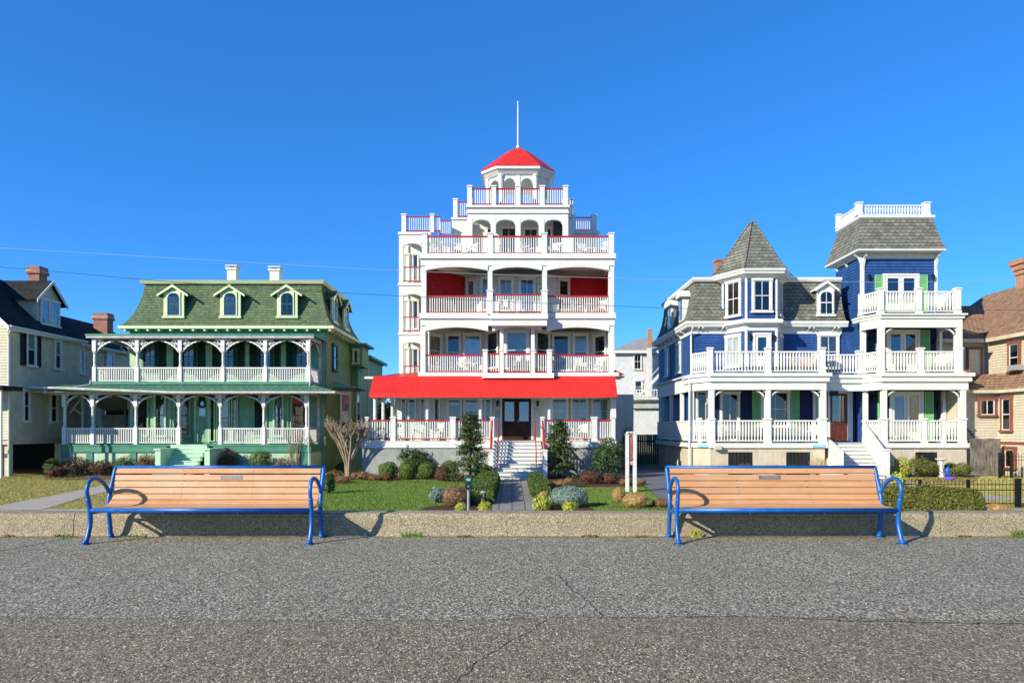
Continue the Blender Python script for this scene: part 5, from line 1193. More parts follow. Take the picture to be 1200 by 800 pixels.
# ================================================================= NEIGHBOURING HOUSES
def left_house():
    H = thing('clapboard_house', (-31, 41, -1.0), 'cream clapboard house raised on pilings, black shuttered windows, dark roof and brick chimneys', 'house')
    xw, y0, y1 = -26.55, 36.0, 41.9; zb, zg = .96, 7.05; S = Fr((xw, y0), (xw, y1)); F = Fr((-42, y0), (xw, y0))
    m = MB(); m.siding(S, 0, S.L, zb, zg+.05, .15, .025); m.siding(F, 0, F.L, zb, zg+.05, .15, .025); m.wbox(-42, xw-.003, y0+.003, y1, zb, zg+.05)
    S2 = Fr((-27.0, y1), (-27.0, 50)); m.siding(S2, 0, S2.L, zb, 6.95, .15, .025); m.wbox(-40, -27.003, y1+.001, 50, zb, 6.95)
    xr_, zr_ = -29.75, 10.2
    m.prism(Fr((0, y0+.02), (1, y0+.02)), [(xw-.1, zg), (xr_, zr_-.1), (2*xr_-xw+.1, zg)], -.2, 0)
    m.build('wall', M['n_siding'], H)
    # roofs
    def gable(x0, ze, xr, zr, ya, yb, t=.14):
        m = MB(); x2 = 2*xr-x0
        m.mat(0); m.add([(x0, ya, ze), (xr, ya, zr), (x2, ya, ze), (x0, yb, ze), (xr, yb, zr), (x2, yb, ze)], [(0, 1, 4, 3), (1, 2, 5, 4)])
        m.mat(1); m.add([(x0, ya-.01, ze), (xr, ya-.01, zr), (x2, ya-.01, ze), (x0, ya-.01, ze-t-.1), (xr, ya-.01, zr-t-.1), (x2, ya-.01, ze-t-.1), (x0, ya+.2, ze-t), (xr, ya+.2, zr-t), (x2, ya+.2, ze-t), (x0, yb, ze-t), (xr, yb, zr-t)],
                        [(3, 4, 1, 0), (4, 5, 2, 1), (6, 9, 10, 7), (0, 3, 9), (3, 6, 7, 4)])
        return m.build('roof', [M['n_roof'], M['white']], H)
    gable(xw+.35, 6.9, xr_, zr_, y0-.45, y1+.2); gable(-26.7, 6.85, -29.6, 8.95, y1-.1, 50)
    MB().tube([(xw+.38, y0-.4, 6.88), (xw+.38, y1+.2, 6.88)], .07, 8).build('gutter', M['white'], H)
    MB().tube([(-26.62, y1+.2, 6.78), (-26.62, 50, 6.78)], .07, 8).build('gutter', M['white'], H)
    m = MB(); m.tube([(xw+.38, y0-.35, 6.85), (xw+.3, y0-.3, 6.6), (xw+.06, y0-.06, 6.4), (xw+.06, y0-.06, -1)], .05, 8); m.build('downspout', M['white'], H)
    # side dormer with twin windows
    D0 = Fr((xw-.5, 36), (xw-.5, 44)); m = MB(); a0, a1, z0, z1, zp = 2.85, 4.85, 7.3, 9.15, 10.1
    m.prism(D0, [(a0, z0), (a1, z0), (a1, z1), ((a0+a1)/2, zp), (a0, z1)], -.1, 0); d = m.build('dormer', M['n_siding'], H)
    CF = FF(36+a0); m = MB(); m.siding(Fr((xw-2.6, 36+a0), (xw-.5, 36+a0)), 0, 2.1, z0, z1, .13, .02); m.build('cheek', M['n_siding'], d)
    m = MB(); am = (a0+a1)/2; s = (zp-z1)/(a1-am)
    for sg in (-1, 1):
        e = am+sg*(1.0+.35); zz = z1-s*.35; poly = [(am, zp-.0), (e, zz-.0), (e, zz+.08), (am, zp+.08)]
        if sg > 0: poly = poly[::-1]
        m.mat(0); m.prism(D0, poly, -3.0, .25); m.mat(1)
        poly = [(am, zp-.12), (e-.02*sg, zz-.12), (e-.01*sg, zz+.07), (am, zp+.07)]
        if sg > 0: poly = poly[::-1]
        m.prism(D0, poly, .251, .30)
    m.build('roof', [M['grey_roof'] if False else M['n_roof'], M['white']], d)
    for a in (3.05, 3.9):
        window(d, D0, 0, 0, 0, 0, 'white', .08, 2, 1, None, rect=(a, z0+.25, a+.78, z1-.1), glass='glass_hi')
    def brick_chimney(px0, px1, Y, ytop, zbase, white=False):
        m = MB(); a, b = X(px0, Y), X(px1, Y); zt = Z(ytop, Y); m.mat(0)
        m.wbox(a+.08, b-.08, Y, Y+.7, zbase, zt-.45); m.wbox(a, b, Y-.08, Y+.78, zt-.449, zt-.25); m.wbox(a+.04, b-.04, Y-.04, Y+.74, zt-.249, zt)
        m.mat(1); m.wbox(a-.01, b+.01, Y-.09, Y+.79, zt-.3, zt-.251)
        return m.build('chimney', [M['brick'], M['white2']], H)
    brick_chimney(31, 47.5, 40.5, 311.5, 9); brick_chimney(108, 127, 47, 366.5, 7.5)
    # windows of the shaded side
    def wy(px): return -xw*800/(600-px)
    def sw(p0, p1, yt, yb, sh=False, Fx=S, xx=xw, cur=None, y00=y0):
        ya, yb_ = -xx*800/(600-p0), -xx*800/(600-p1); ym = (ya+yb_)/2
        window(H, Fx, 0, 0, 0, 0, 'white', .09, 2, 1, cur, .5, rect=(ya-y00, Z(yb, ym), yb_-y00, Z(yt, ym)), c=.03)
        if sh:
            wsh = .36
            shutter(H, Fx, 0, 0, 0, 0, 'black_wood', .03, rect=(ya-y00-wsh-.03, Z(yb, ym), ya-y00-.03, Z(yt, ym))); shutter(H, Fx, 0, 0, 0, 0, 'black_wood', .03, rect=(yb_-y00+.03, Z(yb, ym), yb_-y00+wsh+.03, Z(yt, ym)))
    sw(29, 40.5, 389, 429, True, cur='curtain'); sw(62, 70.5, 398, 433, cur='curtain'); sw(25, 33.5, 456, 494); sw(57, 66, 460, 495)
    sw(91, 97, 408, 438, False, S2, -27.0, None, y1); sw(123, 132, 413, 431, False, S2, -27.0, 'curtain', y1); sw(120, 128, 462, 492, False, S2, -27, None, y1)
    # pilings, and a panel coloured dark for the shade underneath
    MB().wbox(-40, -27.6, 43.5, 44, -1, zb-.01).build('undercroft_shade_panel', M['dark_inside'], H)
    MB().wbox(-42, xw-.05, y0+.05, 50, zb-.25, zb-.002).build('floor_beam', M['n_siding'], H)
    for (x, y, w) in ((xw-.25, 36.35, .13), (xw-1.3, 37, .3), (xw-.25, 40.5, .2), (xw-3.5, 38, .2), (xw-.3, 43, .2), (xw-.3, 47, .2)): MB().wbox(x-w, x+w, y-w, y+w, -1, zb-.251).build('piling', M['n_siding'], H)
    MB().wbox(-42, X(11, 35), 34.5, 35.95, Z(457, 35), Z(452, 35)).build('front_porch_roof', M['n_roof'], H)
    for px in (-8, 1): MB().wbox(X(px, 34.7), X(px, 34.7)+.09, 34.6, 34.7, -1, Z(457, 35)-.002).build('porch_post', M['white'], H)
    MB().wbox(-42, X(3, 34.7), 34.62, 34.7, Z(512, 34.7), Z(508, 34.7)).build('handrail', M['black'], H)
    return H
left_house()

def right_house():
    H = thing('tan_house', (31, 41, -1.0), 'tan clapboard house with rust window trim, brown shingle roof and a corbelled orange brick chimney', 'house')
    xw = 27.75; zg = 6.8; S = Fr((xw, 40.0), (xw, 30)); zb = .8
    m = MB(); m.siding(S, 0, 10, zb, zg, .15, .025); m.wbox(xw+.003, 40, 30, 48, zb, zg); m.siding(Fr((24.6, 40.0), (xw, 40.0)), 0, xw-24.6, zb, zg, .15, .02); m.wbox(24.6, xw, 40.003, 48, zb, zg)
    m.build('wall', M['t_siding'], H)
    # main roof, ridge along depth, hip end behind
    ex, xr, zr = xw-.4, 30.9, 10.25; ze = 6.75
    m = MB(); m.mat(0); m.add([(ex, 29.5, ze), (xr, 29.5, zr), (xr, 44.6, zr), (ex, 48.3, ze), (2*xr-ex, 48.3, ze), (2*xr-ex, 29.5, ze)], [(0, 3, 2, 1), (3, 4, 2), (1, 2, 4, 5)])
    m.add([(24.1, 39.5, ze), (xw+3, 39.5, ze), (xw+3, 43.4, 9.35), (24.1+2.2, 43.4, 9.35), (24.1, 47.3, ze)], [(0, 1, 2, 3), (0, 3, 4)])
    m.mat(1); m.wbox(ex+.02, ex+.10, 29.5, 39.45, ze-.22, ze-.005); m.wbox(24.12, ex+.02, 39.52, 39.6, ze-.22, ze-.005); m.wbox(ex+.1, xw, 29.5, 39.4, ze-.2, ze-.15)
    m.build('roof', [M['t_roof'], M['t_siding']], H)
    m = MB(); m.mat(0); Y = 41.0; a, b = X(1192, Y)+.35, X(1216, Y)+.35; zt = Z(303, Y)
    m.wbox(a, b, Y, Y+.6, 8.5, zt-.9); m.wbox(a-.08, b+.08, Y-.08, Y+.68, zt-.9, zt-.62); m.wbox(a-.16, b+.16, Y-.16, Y+.76, zt-.62, zt-.3); m.wbox(a-.26, b+.26, Y-.26, Y+.86, zt-.3, zt)
    m.build('chimney', M['brick2'], H)
    # windows
    def sw(F, xx, p0, p1, yt, yb, y00, **k):
        ya, yb_ = xx*800/(p0-600), xx*800/(p1-600); ym = (ya+yb_)/2
        window(H, F, 0, 0, 0, 0, 't_trim', .12, 2, 1, rect=(y00-ya, Z(yb, ym), y00-yb_, Z(yt, ym)), c=.03, **k)
    sw(S, xw, 1183, 1197.5, 400, 436, 40.0, blind='curtain', bf=.3)
    m = MB(); ya = xw*800/(592-1.5); m.box(S, 40-ya, 40-ya+.75, Z(434.5, ya), Z(428.5, ya), .04, .5); m.build('window_air_conditioner', M['metal'], H)
    window(H, FF(40.0), 1132, 407.5, 1149.5, 441, 't_trim', .10, 2, 1, 'curtain', .9, c=.02, glass='glass_hi')
    # one storey bay with its own roof
    xb = 27.0; S2 = Fr((xb, 37.9), (xb, 33)); z2 = 3.68
    m = MB(); m.siding(S2, 0, 4.9, .84, z2, .15, .025); m.siding(Fr((24.7, 37.9), (xb, 37.9)), 0, xb-24.7, .84, z2, .15, .02); m.wbox(24.7, xw, 37.903, 40, .84, z2); m.wbox(xb+.003, xw, 33, 37.9, .84, z2); m.build('bay_wall', M['t_siding'], H)
    m = MB(); ex = xb-.3; m.add([(ex, 32.5, z2), (ex, 37.5, z2), (24.6, 37.5, z2), (24.6, 40, z2+.95), (xw, 40, z2+.95), (xw, 32.5, z2+.95), (xw, 38.4, z2+.95)], [(0, 5, 6, 1), (1, 6, 4, 3, 2)])
    m.build('bay_roof', M['t_roof'], H)
    MB().wbox(ex, ex+.07, 32.5, 37.5, z2-.18, z2-.005).build('bay_fascia', M['t_siding'], H)
    MB().wbox(24.6, ex, 37.5, 37.57, z2-.18, z2-.005).build('bay_fascia', M['t_siding'], H)
    sw(S2, xb, 1174.5, 1188, 464, 505, 37.9)
    window(H, FF(37.9), 1145, 466, 1166, 487, 't_trim', .1, 1, 2, None, c=.02)
    MB().wbox(xb-.04, xb, 33, 37.9, .70, .83).build('belt_trim', M['t_trim'], H)
    MB().wbox(24.7, xb, 37.95, 39.5, -1.1, .83).build('foundation', M['cream_stucco'], H)
    S3 = Fr((xb, 37.88), (xb, 33.1)); MB().wbox(xb+.01, 40, 33.1, 37.87, -1.1, .7).build('foundation', M['cream_stucco'], H)
    window(H, S3, 0, 0, 0, 0, 't_trim', .12, 1, 1, None, rect=(.5, -.6, 1.4, .55), c=.002)
    MB().tube([(24.95, 37.7, z2), (25.0, 37.8, z2-.3), (25.0, 37.8, 1.8), (25.9, 37.8, .9), (25.9, 37.8, 0)], .05, 8).build('downspout', M['metal'], H)
    m = MB(); Yv = 39.5
    for k in range(9): m.wbox(26.9+k*.2, 26.98+k*.2, 38.1, 38.18, z2+.35, z2+.65)
    return H
right_house()

def rear_house():
    Y = 76.0; F = FF(Y)
    H = thing('white_rear_house', (X(760, Y), Y, -1), 'pale white house with an outside stair, far back between the red and blue houses', 'house')
    x0, x1, xc = X(721, Y), X(800, Y), X(757, Y); ze = Z(411, Y)
    m = MB(); m.siding(F, x0, x1, -1, ze, .2, .02); m.wbox(x0, x1, Y+.003, 86, -1, ze); m.build('wall', M['pale_siding'], H)
    zr = Z(390.5, Y); m = MB(); m.mat(0); e = .5
    m.add([(x0-e, Y-.5, ze), (x1+e, Y-.5, ze), (X(775, Y), Y+4, zr), (X(757, Y), Y+4, zr), (X(733, Y), Y+9, Z(401, Y)), (x0-e, Y+9, ze)], [(0, 1, 2, 3), (0, 3, 4, 5)])
    m.mat(1); m.wbox(x0-e, x1+e, Y-.53, Y-.45, ze-.3, ze-.002); m.build('roof', [M['grey_roof'], M['white']], H)
    m = MB(); m.wbox(X(758.5, 75.4), X(763.5, 75.4), 75.0, 75.4, -1, Z(386, 75.4)); m.build('chimney', M['brick2'], H)
    m = MB(); m.wbox(X(758.3, 74.9), X(763.7, 74.9), 74.8, 74.999, -1, Z(408, 75)); m.build('chimney_base', M['pale_siding'], H)
    window(H, F, 742, 413.5, 752, 433, 'pale_siding', .12, 2, 2, None, c=.02); window(H, F, 743, 445, 753, 461, 'pale_siding', .12, 2, 1, 'curtain', 1, c=.02)
    D = FF(72.0); m = MB(); m.wbox(X(741, 72), X(775, 72), 72, 76, Z(468, 72), Z(464.5, 72)); m.build('stair_landing', M['pale_siding'], H)
    railing(H, D, X(741, 72), X(775, 72), Z(456, 72), Z(465, 72), 'white', 'white', .3, .04, .1)
    a, b = (X(752, 72.5), Z(464, 72.5)), (X(776, 72.5), Z(438, 72.5)); m = MB(); G = FF(72.5)
    m.prism(G, [(a[0], a[1]), (b[0], b[1]), (b[0], b[1]+.3), (a[0], a[1]+.3)], -.9, 0)
    m.prism(G, [(a[0], a[1]+1), (b[0], b[1]+1), (b[0], b[1]+1.1), (a[0], a[1]+1.1)], -.02, .05); m.build('outside_stair', M['white'], H)
    m = MB(); m.wbox(X(743, 72), X(775, 72), 72.6, 73.2, Z(509, 72), Z(478, 72)); m.build('garage', M['pale_siding'], H)
    m = MB(); m.wbox(X(741, 72), X(776, 72), 72.2, 73.4, Z(478, 72)+.002, Z(473, 72)); m.build('garage_fascia', M['white2'], H)
    return H
rear_house()
def shed():
    Y = 46.0; H = thing('lean_to_shed', (X(733, Y), Y, -1), 'narrow white board shed tucked against the end of the red and white house', 'shed')
    F = FF(Y); m = MB(); x0, x1 = X(712, Y), X(742.5, Y)
    n = 14
    for k in range(n): m.box(F, x0+(x1-x0)*k/n+.01, x0+(x1-x0)*(k+1)/n-.01, -1, Z(505-(30 if k < 7 else 22)-10, Y), 0, .05+.01*(k % 2))
    m.build('board_wall', M['white'], H); MB().wbox(x0, x1, Y+.01, 50, -1, Z(462, Y)).build('wall', M['pale_siding'], H)
    return H
shed()
def rear_yard():
    F = FF(50); m = MB(); x0, x1 = X(724, 50), X(800, 50); n = 30
    t = thing('board_fence', ((x0+x1)/2, 50, -1), 'board fence coloured dark for the shade at the back of the drive', 'fence')
    for k in range(n): m.box(F, x0+(x1-x0)*k/n+.008, x0+(x1-x0)*(k+1)/n-.008, -1, Z(509, 50)+.03*rnd.random(), 0, .03)
    m.build('boards', M['g_dark'], t); MB().wbox(x0, x1, 50.01, 50.08, .6, .7).build('fence_rail', M['oldwood'], t)  # dark board colour stands in for shade at the drive end
rear_yard()
# ================================================================= PLANTS
LM = {}
LM['box'] = leafmat('boxwood leaves', (.030, .065, .010), (.085, .145, .022), (.16, .20, .045))
LM['hedge'] = leafmat('hedge leaves', (.045, .062, .010), (.12, .135, .022), (.22, .20, .05))
LM['red'] = leafmat('reddish twigs and leaves', (.055, .022, .014), (.14, .055, .030), (.15, .12, .035))
LM['dkgreen'] = leafmat('dark glossy leaves', (.012, .035, .012), (.04, .085, .022), (.12, .17, .05), .4)
LM['conifer'] = leafmat('dark conifer sprays', (.010, .028, .007), (.045, .08, .016), (.12, .14, .03))
LM['juniper'] = leafmat('blue juniper needles', (.07, .13, .10), (.19, .28, .22), (.30, .38, .30), .7)
LM['bronze'] = leafmat('bronze heather tips', (.07, .08, .035), (.26, .15, .07), (.36, .22, .12), .8)
LM['straw'] = leafmat('dry straw grass', (.20, .12, .035), (.46, .31, .11), (.60, .42, .18), .8)
LM['yellow'] = leafmat('yellow green leaves', (.14, .18, .02), (.40, .42, .05), (.60, .58, .12))
LM['brown'] = leafmat('dry brown leaves', (.10, .055, .02), (.26, .15, .06), (.38, .25, .12), .85)
LM['twig'] = leafmat('bare twigs', (.14, .09, .05), (.28, .19, .12), (.40, .29, .19), .85)
LM['weed'] = leafmat('weed leaves', (.04, .08, .01), (.12, .2, .03), (.2, .28, .06))
LM['grass_g'] = leafmat('green grass blades', (.06, .12, .015), (.13, .22, .03), (.24, .30, .07), .7)
LM['grass_s'] = leafmat('winter grass blades', (.17, .165, .035), (.36, .32, .09), (.52, .43, .16), .8)
M['bark'] = paint('smooth pale bark', (.50, .38, .25), .8, .25)
M['bark_dk'] = paint('dark bark', (.07, .05, .035), .9, .3)

def leaf(m, p, nrm, s, r, asp=.55):
    t = nrm.cross(Vector((r.uniform(-1, 1), r.uniform(-1, 1), r.uniform(-1, 1))))
    if t.length < 1e-3: t = Vector((1, 0, 0))
    t.normalize(); b = nrm.cross(t).normalized()*asp
    m.add([p-t*s, p+b*s*.8, p+t*s, p-b*s*.8], [(0, 1, 2, 3)])
def clump(m, c, rx, ry, rz, n, s, r, shell=.72, amp=.20, fr=2.2, zmin=-.8, asp=.55, up=0.0, boxy=1.0):
    c = Vector(c); o = Vector((r.uniform(0, 50), r.uniform(0, 50), 0))
    for _ in range(n):
        while True:
            d = Vector((r.gauss(0, 1), r.gauss(0, 1), r.gauss(0, 1)))
            if d.length > .1: d.normalize()
            if d.z > zmin: break
        if boxy != 1.0:
            d2 = Vector([math.copysign(abs(x)**boxy, x) for x in d]); 
        else: d2 = d
        k = 1+amp*noise.noise(d*fr+o)*1.8+amp*.5*noise.noise(d*fr*3.1+o)
        q = r.uniform(0, 1); rr = (shell+(1-shell)*q**.5)*k
        p = c+Vector((d2.x*rx, d2.y*ry, d2.z*rz))*rr
        nn = (Vector((d.x/rx, d.y/ry, d.z/rz)).normalized()+Vector((r.gauss(0, .5), r.gauss(0, .5), r.gauss(0, .5)+up))).normalized()
        leaf(m, p, nn, s*r.uniform(.6, 1.3), r, asp)
def core(m, c, rx, ry, rz, k=.74):
    c = Vector(c); m.lathe(c.x, c.y, [(max(.01, rx*k*math.sin(t)), c.z-rz*k*math.cos(t)) for t in [.35, .8, 1.3, 1.8, 2.3, 2.8]], 10)
def ground_at(px, py): Y = GY(py); return X(px, Y), Y

def shrub(name, px, ybase, wpx, hpx, mat, label, n=1600, s=.05, group=None, cat='shrub', shell=.72, amp=.14, boxy=1.0, dep=1.0, asp=.55, Y=None, stem=True, seed=None):
    Y = Y or GY(ybase); x = X(px, Y); k = Y/FP; rx = wpx*k/2; rz = hpx*k/2*1.06; r = random.Random(seed or int(px*7+ybase))
    t = thing(name, (x, Y, -1.0), label, cat, group)
    m = MB(); clump(m, (x, Y, -1+rz*.94), rx, rx*dep, rz, n, s, r, shell, amp, boxy=boxy, asp=asp)
    for i in range(5 if shell < .85 else 2):
        a = r.uniform(0, 6.28); q = r.uniform(.28, .5); e = r.uniform(.45, .75)
        clump(m, (x+rx*e*math.cos(a), Y+rx*dep*e*math.sin(a), -1+rz*r.uniform(.5, 1.45)), rx*q, rx*q, rz*q, n//12, s, r, .3, .3, asp=asp)
    m.build('foliage', LM[mat], t)
    m = MB()
    for i in range(7):
        a = i*.9; m.tube([(x+.03*math.cos(a), Y+.03*math.sin(a), -1), (x+rx*.45*math.cos(a), Y+rx*dep*.45*math.sin(a), -1+rz*1.1), (x+rx*.6*math.cos(a), Y+rx*dep*.6*math.sin(a), -1+rz*1.5)], [.02, .014, .006], 5)
    m.build('stem', M['bark_dk'], t)
    if shell > .6:
        m = MB(); core(m, (x, Y, -1+rz*.94), rx, rx*dep, rz, shell*.92); m.build('inner_growth', LM[mat], t)
    return t

g = 'clipped boxwood balls before the red and white house'
for i, (px, lab) in enumerate(((455.5, 'clipped boxwood ball nearest the bare pruned tree'), (478, 'clipped boxwood ball second from the bare pruned tree'), (500.5, 'clipped boxwood ball beside the reddish bush, second from the dark conifer'), (526, 'clipped boxwood ball half hidden behind the reddish bush'))):
    shrub('boxwood_ball', px, 562 if i < 3 else 561, 23, 21, 'box', lab, 2600, .035, g, 'bush', .86, .04)
shrub('azalea_bush', 519.5, 564, 19, 18, 'red', 'reddish brown round bush overlapping the last boxwood ball', 1800, .035)
shrub('azalea_bush', 455, 563.5, 12, 9, 'red', 'small reddish tuft at the foot of the first boxwood ball', 700, .03)
t = shrub('rhododendron', 489, 556, 52, 36, 'dkgreen', 'wide dark shrub with long leaves against the red house porch base', 5200, .13, None, 'shrub', .45, .16, asp=.26)
# conifer towers
def conifer(px, ybase, wpx, hpx, label, seed, mat='conifer', lean=0):
    Y = GY(ybase); x = X(px, Y); k = Y/FP; W_, H_ = wpx*k/2, hpx*k; r = random.Random(seed)
    t = thing('cypress_tree', (x, Y, -1), label, 'tree'); m = MB()
    for i in range(52):
        f = (i/52)**.85; rad = W_*(1-f)**.6*(.55+.75*r.random())+.10; a = i*2.4+r.uniform(-.5, .5)
        z = -1+.15+H_*.95*f; rr = rad*.72; q = .22+.28*rad
        clump(m, (x+math.cos(a)*rr+lean*f, Y+math.sin(a)*rr, z+r.uniform(-.08, .1)), q, q, .10+.13*r.random(), 150, .062, r, .2, .5, asp=.5, up=.4)
    m.build('crown', LM[mat], t)
    MB().tube([(x, Y, -1), (x+lean*.5, Y, -1+H_*.5), (x+lean, Y, -1+H_*.95)], [.07, .045, .01], 7).build('trunk', M['bark_dk'], t)
    return t
conifer(551, 566, 38, 80, 'dark layered cypress standing to the stair\'s sunny side, before the porch railing', 3)
conifer(656, 560, 40, 66, 'dark layered cypress on the shaded side of the white stairs', 9)
shrub('camellia_shrub', 566, 566, 24, 24, 'box', 'loose green shrub squeezed between the dark cypress and the stair newel', 1500, .05, shell=.4, amp=.25)
shrub('laurel_shrub', 713, 560, 42, 46, 'dkgreen', 'large leafy green shrub beside the double white sign posts', 2600, .085, shell=.45, amp=.22, asp=.38)
shrub('laurel_shrub', 735, 550, 18, 50, 'dkgreen', 'tall dark spiky shrub rising behind the red oval sign', 900, .11, shell=.3, amp=.3, asp=.22)
for px, w, h, lab in ((692, 26, 15, 'dark red low bush in the bed beside the shaded cypress'), (715, 19, 12, 'dark red low bush under the large leafy green shrub')): shrub('azalea_bush', px, 566.5, w, h, 'red', lab, 1700, .035)
for px, w, h, lab in ((659, 22, 9, 'dry brown low mound at the corner of the walk hedge'), (667, 12, 12, 'dry brown tuft behind the blue juniper'), (733, 14, 7, 'dry brown low tuft left of the sign posts'), (751, 12, 7, 'dry brown low tuft just beyond the sign posts')): shrub('dry_tuft', px, 571 if px < 700 else 568, w, h, 'brown', lab, 700, .035, 'dry tufts along the bed edge', 'plant')
# walk hedges, long in depth
def hedge(x0, x1, y0, y1, h, mat, label, n, seed, s=.04, name='hedge', pathx=None):
    r = random.Random(seed); t = thing(name, ((x0+x1)/2, (y0+y1)/2, -1), label, 'hedge'); m = MB(); w, d = x1-x0, y1-y0
    for _ in range(n):
        fx, fy, fz = r.random(), r.random(), r.random(); f = r.random()
        ax = 2*d*h; ay = 2*w*h; az = w*d; q = r.uniform(0, ax+ay+az); e = r.uniform(0, .10)
        if q < ax: sd = r.choice((0, 1)); p = [x0+e if sd == 0 else x1-e, y0+fy*d, fz*h]; nn = Vector((-1 if sd == 0 else 1, 0, .2))
        elif q < ax+ay: sd = r.choice((0, 1)); p = [x0+fx*w, y0+e if sd == 0 else y1-e, fz*h]; nn = Vector((0, -1 if sd == 0 else 1, .2))
        else: p = [x0+fx*w, y0+fy*d, h-e]; nn = Vector((0, 0, 1))
        # soften corners, wobble faces
        cx_, cy_ = (x0+x1)/2, (y0+y1)/2; rx, ry = (p[0]-cx_)/(w/2), (p[1]-cy_)/(d/2); hz = p[2]/h
        k = 1-.16*max(0, hz-.55)/.45-.10*max(0, .25-hz)/.25
        kx = k*(1-.10*abs(ry)**4); p[0] = cx_+rx*w/2*kx; p[1] = cy_+ry*d/2*(1-(1-k)*.5*min(1, w/d*2)); p[2] *= 1-.08*abs(rx)**3
        pv = Vector(p); pv += Vector((1, 1, 1))*.09*noise.noise(Vector(p)*2.2)
        pv.z = pv.z-1
        leaf(m, pv, (nn+Vector((r.gauss(0, .45), r.gauss(0, .45), r.gauss(0, .45)))).normalized(), s*r.uniform(.6, 1.3), r)
    m.build('foliage', LM[mat], t)
    m = MB(); m.wbox(x0+.13, x1-.13, y0+.13, y1-.13, -1, -1+h-.14); m.build('inner_growth', LM[mat], t)
    return t
hedge(-1.55, -.52, 22.8, 31.0, .62, 'box', 'clipped green hedge along the walk on the parking meter side', 15000, 5, .04)
hedge(.68, 1.42, 24.6, 31.0, .56, 'box', 'clipped green hedge along the walk on the blue juniper side', 9000, 6, .04)
hedge(X(1022, 20.9), X(1155, 20.9), 20.7, 21.75, .72, 'hedge', 'long yellowish green hedge in front of the black hoop top fence', 17000, 8, .035)
# heather mound, juniper, tan balls, groundcover
shrub('heather_mound', 535, 593, 34, 24, 'bronze', 'bronze tipped heather mound on the mulch by the parking meter', 3200, .028, None, 'shrub', .8, .08)
shrub('heather_mound', 512, 589, 20, 18, 'juniper', 'small grey green juniper leaning out behind the bronze heather mound', 1200, .03, None, 'shrub', .7, .12)
shrub('juniper_mound', 666, 594, 46, 24, 'juniper', 'wide blue grey juniper mound beside the walk', 5200, .028, None, 'shrub', .8, .12, dep=.8)
for px, yb, w, h, lab in ((637, 590, 15, 14, 'tan dry grass ball at the walk edge between hedge and juniper'), (725, 588, 15, 17, 'small tan dry grass ball before the sign posts'),
                          (745, 595, 32, 18, 'wide orange brown dry grass mound around the sign post feet'), (775, 594, 22, 10, 'darker brown grass tail trailing beyond the sign mound')):
    shrub('grass_mound', px, yb, w, h, 'straw' if px < 770 else 'brown', lab, 2600, .04, None, 'plant', .75, .1, asp=.18)
shrub('grass_mound', 562, 590, 18, 11, 'straw', 'low tan dry mound behind the parking meter, at the hedge end', 1300, .035, None, 'plant', .75, .1, asp=.25)
shrub('grass_mound', 543, 562, 16, 8, 'straw', 'low dry tan tuft between the reddish bush and the cypress', 800, .035, None, 'plant', .75, .1, asp=.25)
for px, yb, w, h, lab in ((635, 600, 24, 10, 'yellow green low plant at the street end of the walk'), (668, 601, 18, 7, 'yellow green low plant in front of the blue juniper'),
                          (540, 601, 14, 6, 'yellow green low plant at the foot of the parking meter'), (568, 601, 16, 7, 'yellow green low plant by the garden light')):
    shrub('groundcover_plant', px, yb, w, h*2, 'yellow', lab, 700, .05, 'yellow green low plants along the street edge', 'plant', .4, .2, asp=.3)
shrub('dry_tuft', 650, 598, 20, 9, 'brown', 'dry brown twiggy plant between the two yellow green plants', 700, .035, 'dry tufts along the bed edge', 'plant')
# bed round the bare tree
for px, yb, w, h, lab in ((393, 562, 20, 11, 'dry tan groundcover mound left of the bare tree trunk'), (425, 562, 26, 10, 'dry tan groundcover mound right of the bare tree trunk'),
                          (441, 563, 18, 8, 'dry reddish groundcover mound next to the first boxwood ball'), (400, 566, 24, 8, 'dry tan groundcover mound at the lawn edge under the bare tree')):
    shrub('groundcover_mound', px, yb, w, h, 'brown', lab, 1000, .04, 'dry groundcover under the bare tree', 'plant', .6, .2, asp=.4)
shrub('round_bush', 385, 578, 15, 24, 'dkgreen', 'dark green bush just behind the end of the bench by the lawn', 1400, .04)
shrub('round_bush', 402, 553, 18, 12, 'dkgreen', 'low dark bush behind the bare tree trunk', 900, .05)
# planting in front of the green house
rows = [(62, 20, 20, 'box', 'round green bush at the outer corner of the green house porch'), (66, 22, 12, 'red', 'low reddish bush in front of the outermost green bush'),
        (90, 30, 22, 'red', 'large twiggy reddish bush, first before the green house porch'), (120, 28, 18, 'red', 'reddish twiggy bush, second before the green house porch'),
        (146, 24, 22, 'box', 'green topped bush between two reddish ones before the green house'), (149, 18, 11, 'red', 'low red bush at the foot of the green topped one'),
        (173, 27, 25, 'red', 'tall reddish bush beside the mint stair wall'), (268, 28, 31, 'red', 'tall dark red bush on the sunny porch side past the mint stairs'),
        (305, 27, 30, 'box', 'rounded olive green bush under the right bay of the green house'), (335, 30, 22, 'twig', 'bare twiggy bush at the end of the green house porch')]
for px, w, h, mt, lab in rows:
    shrub('porch_bush', px, 557 if mt != 'red' or h > 14 else 559, w, h, mt, lab, 2200 if mt != 'twig' else 900, .04, None, 'bush', .55, .18)
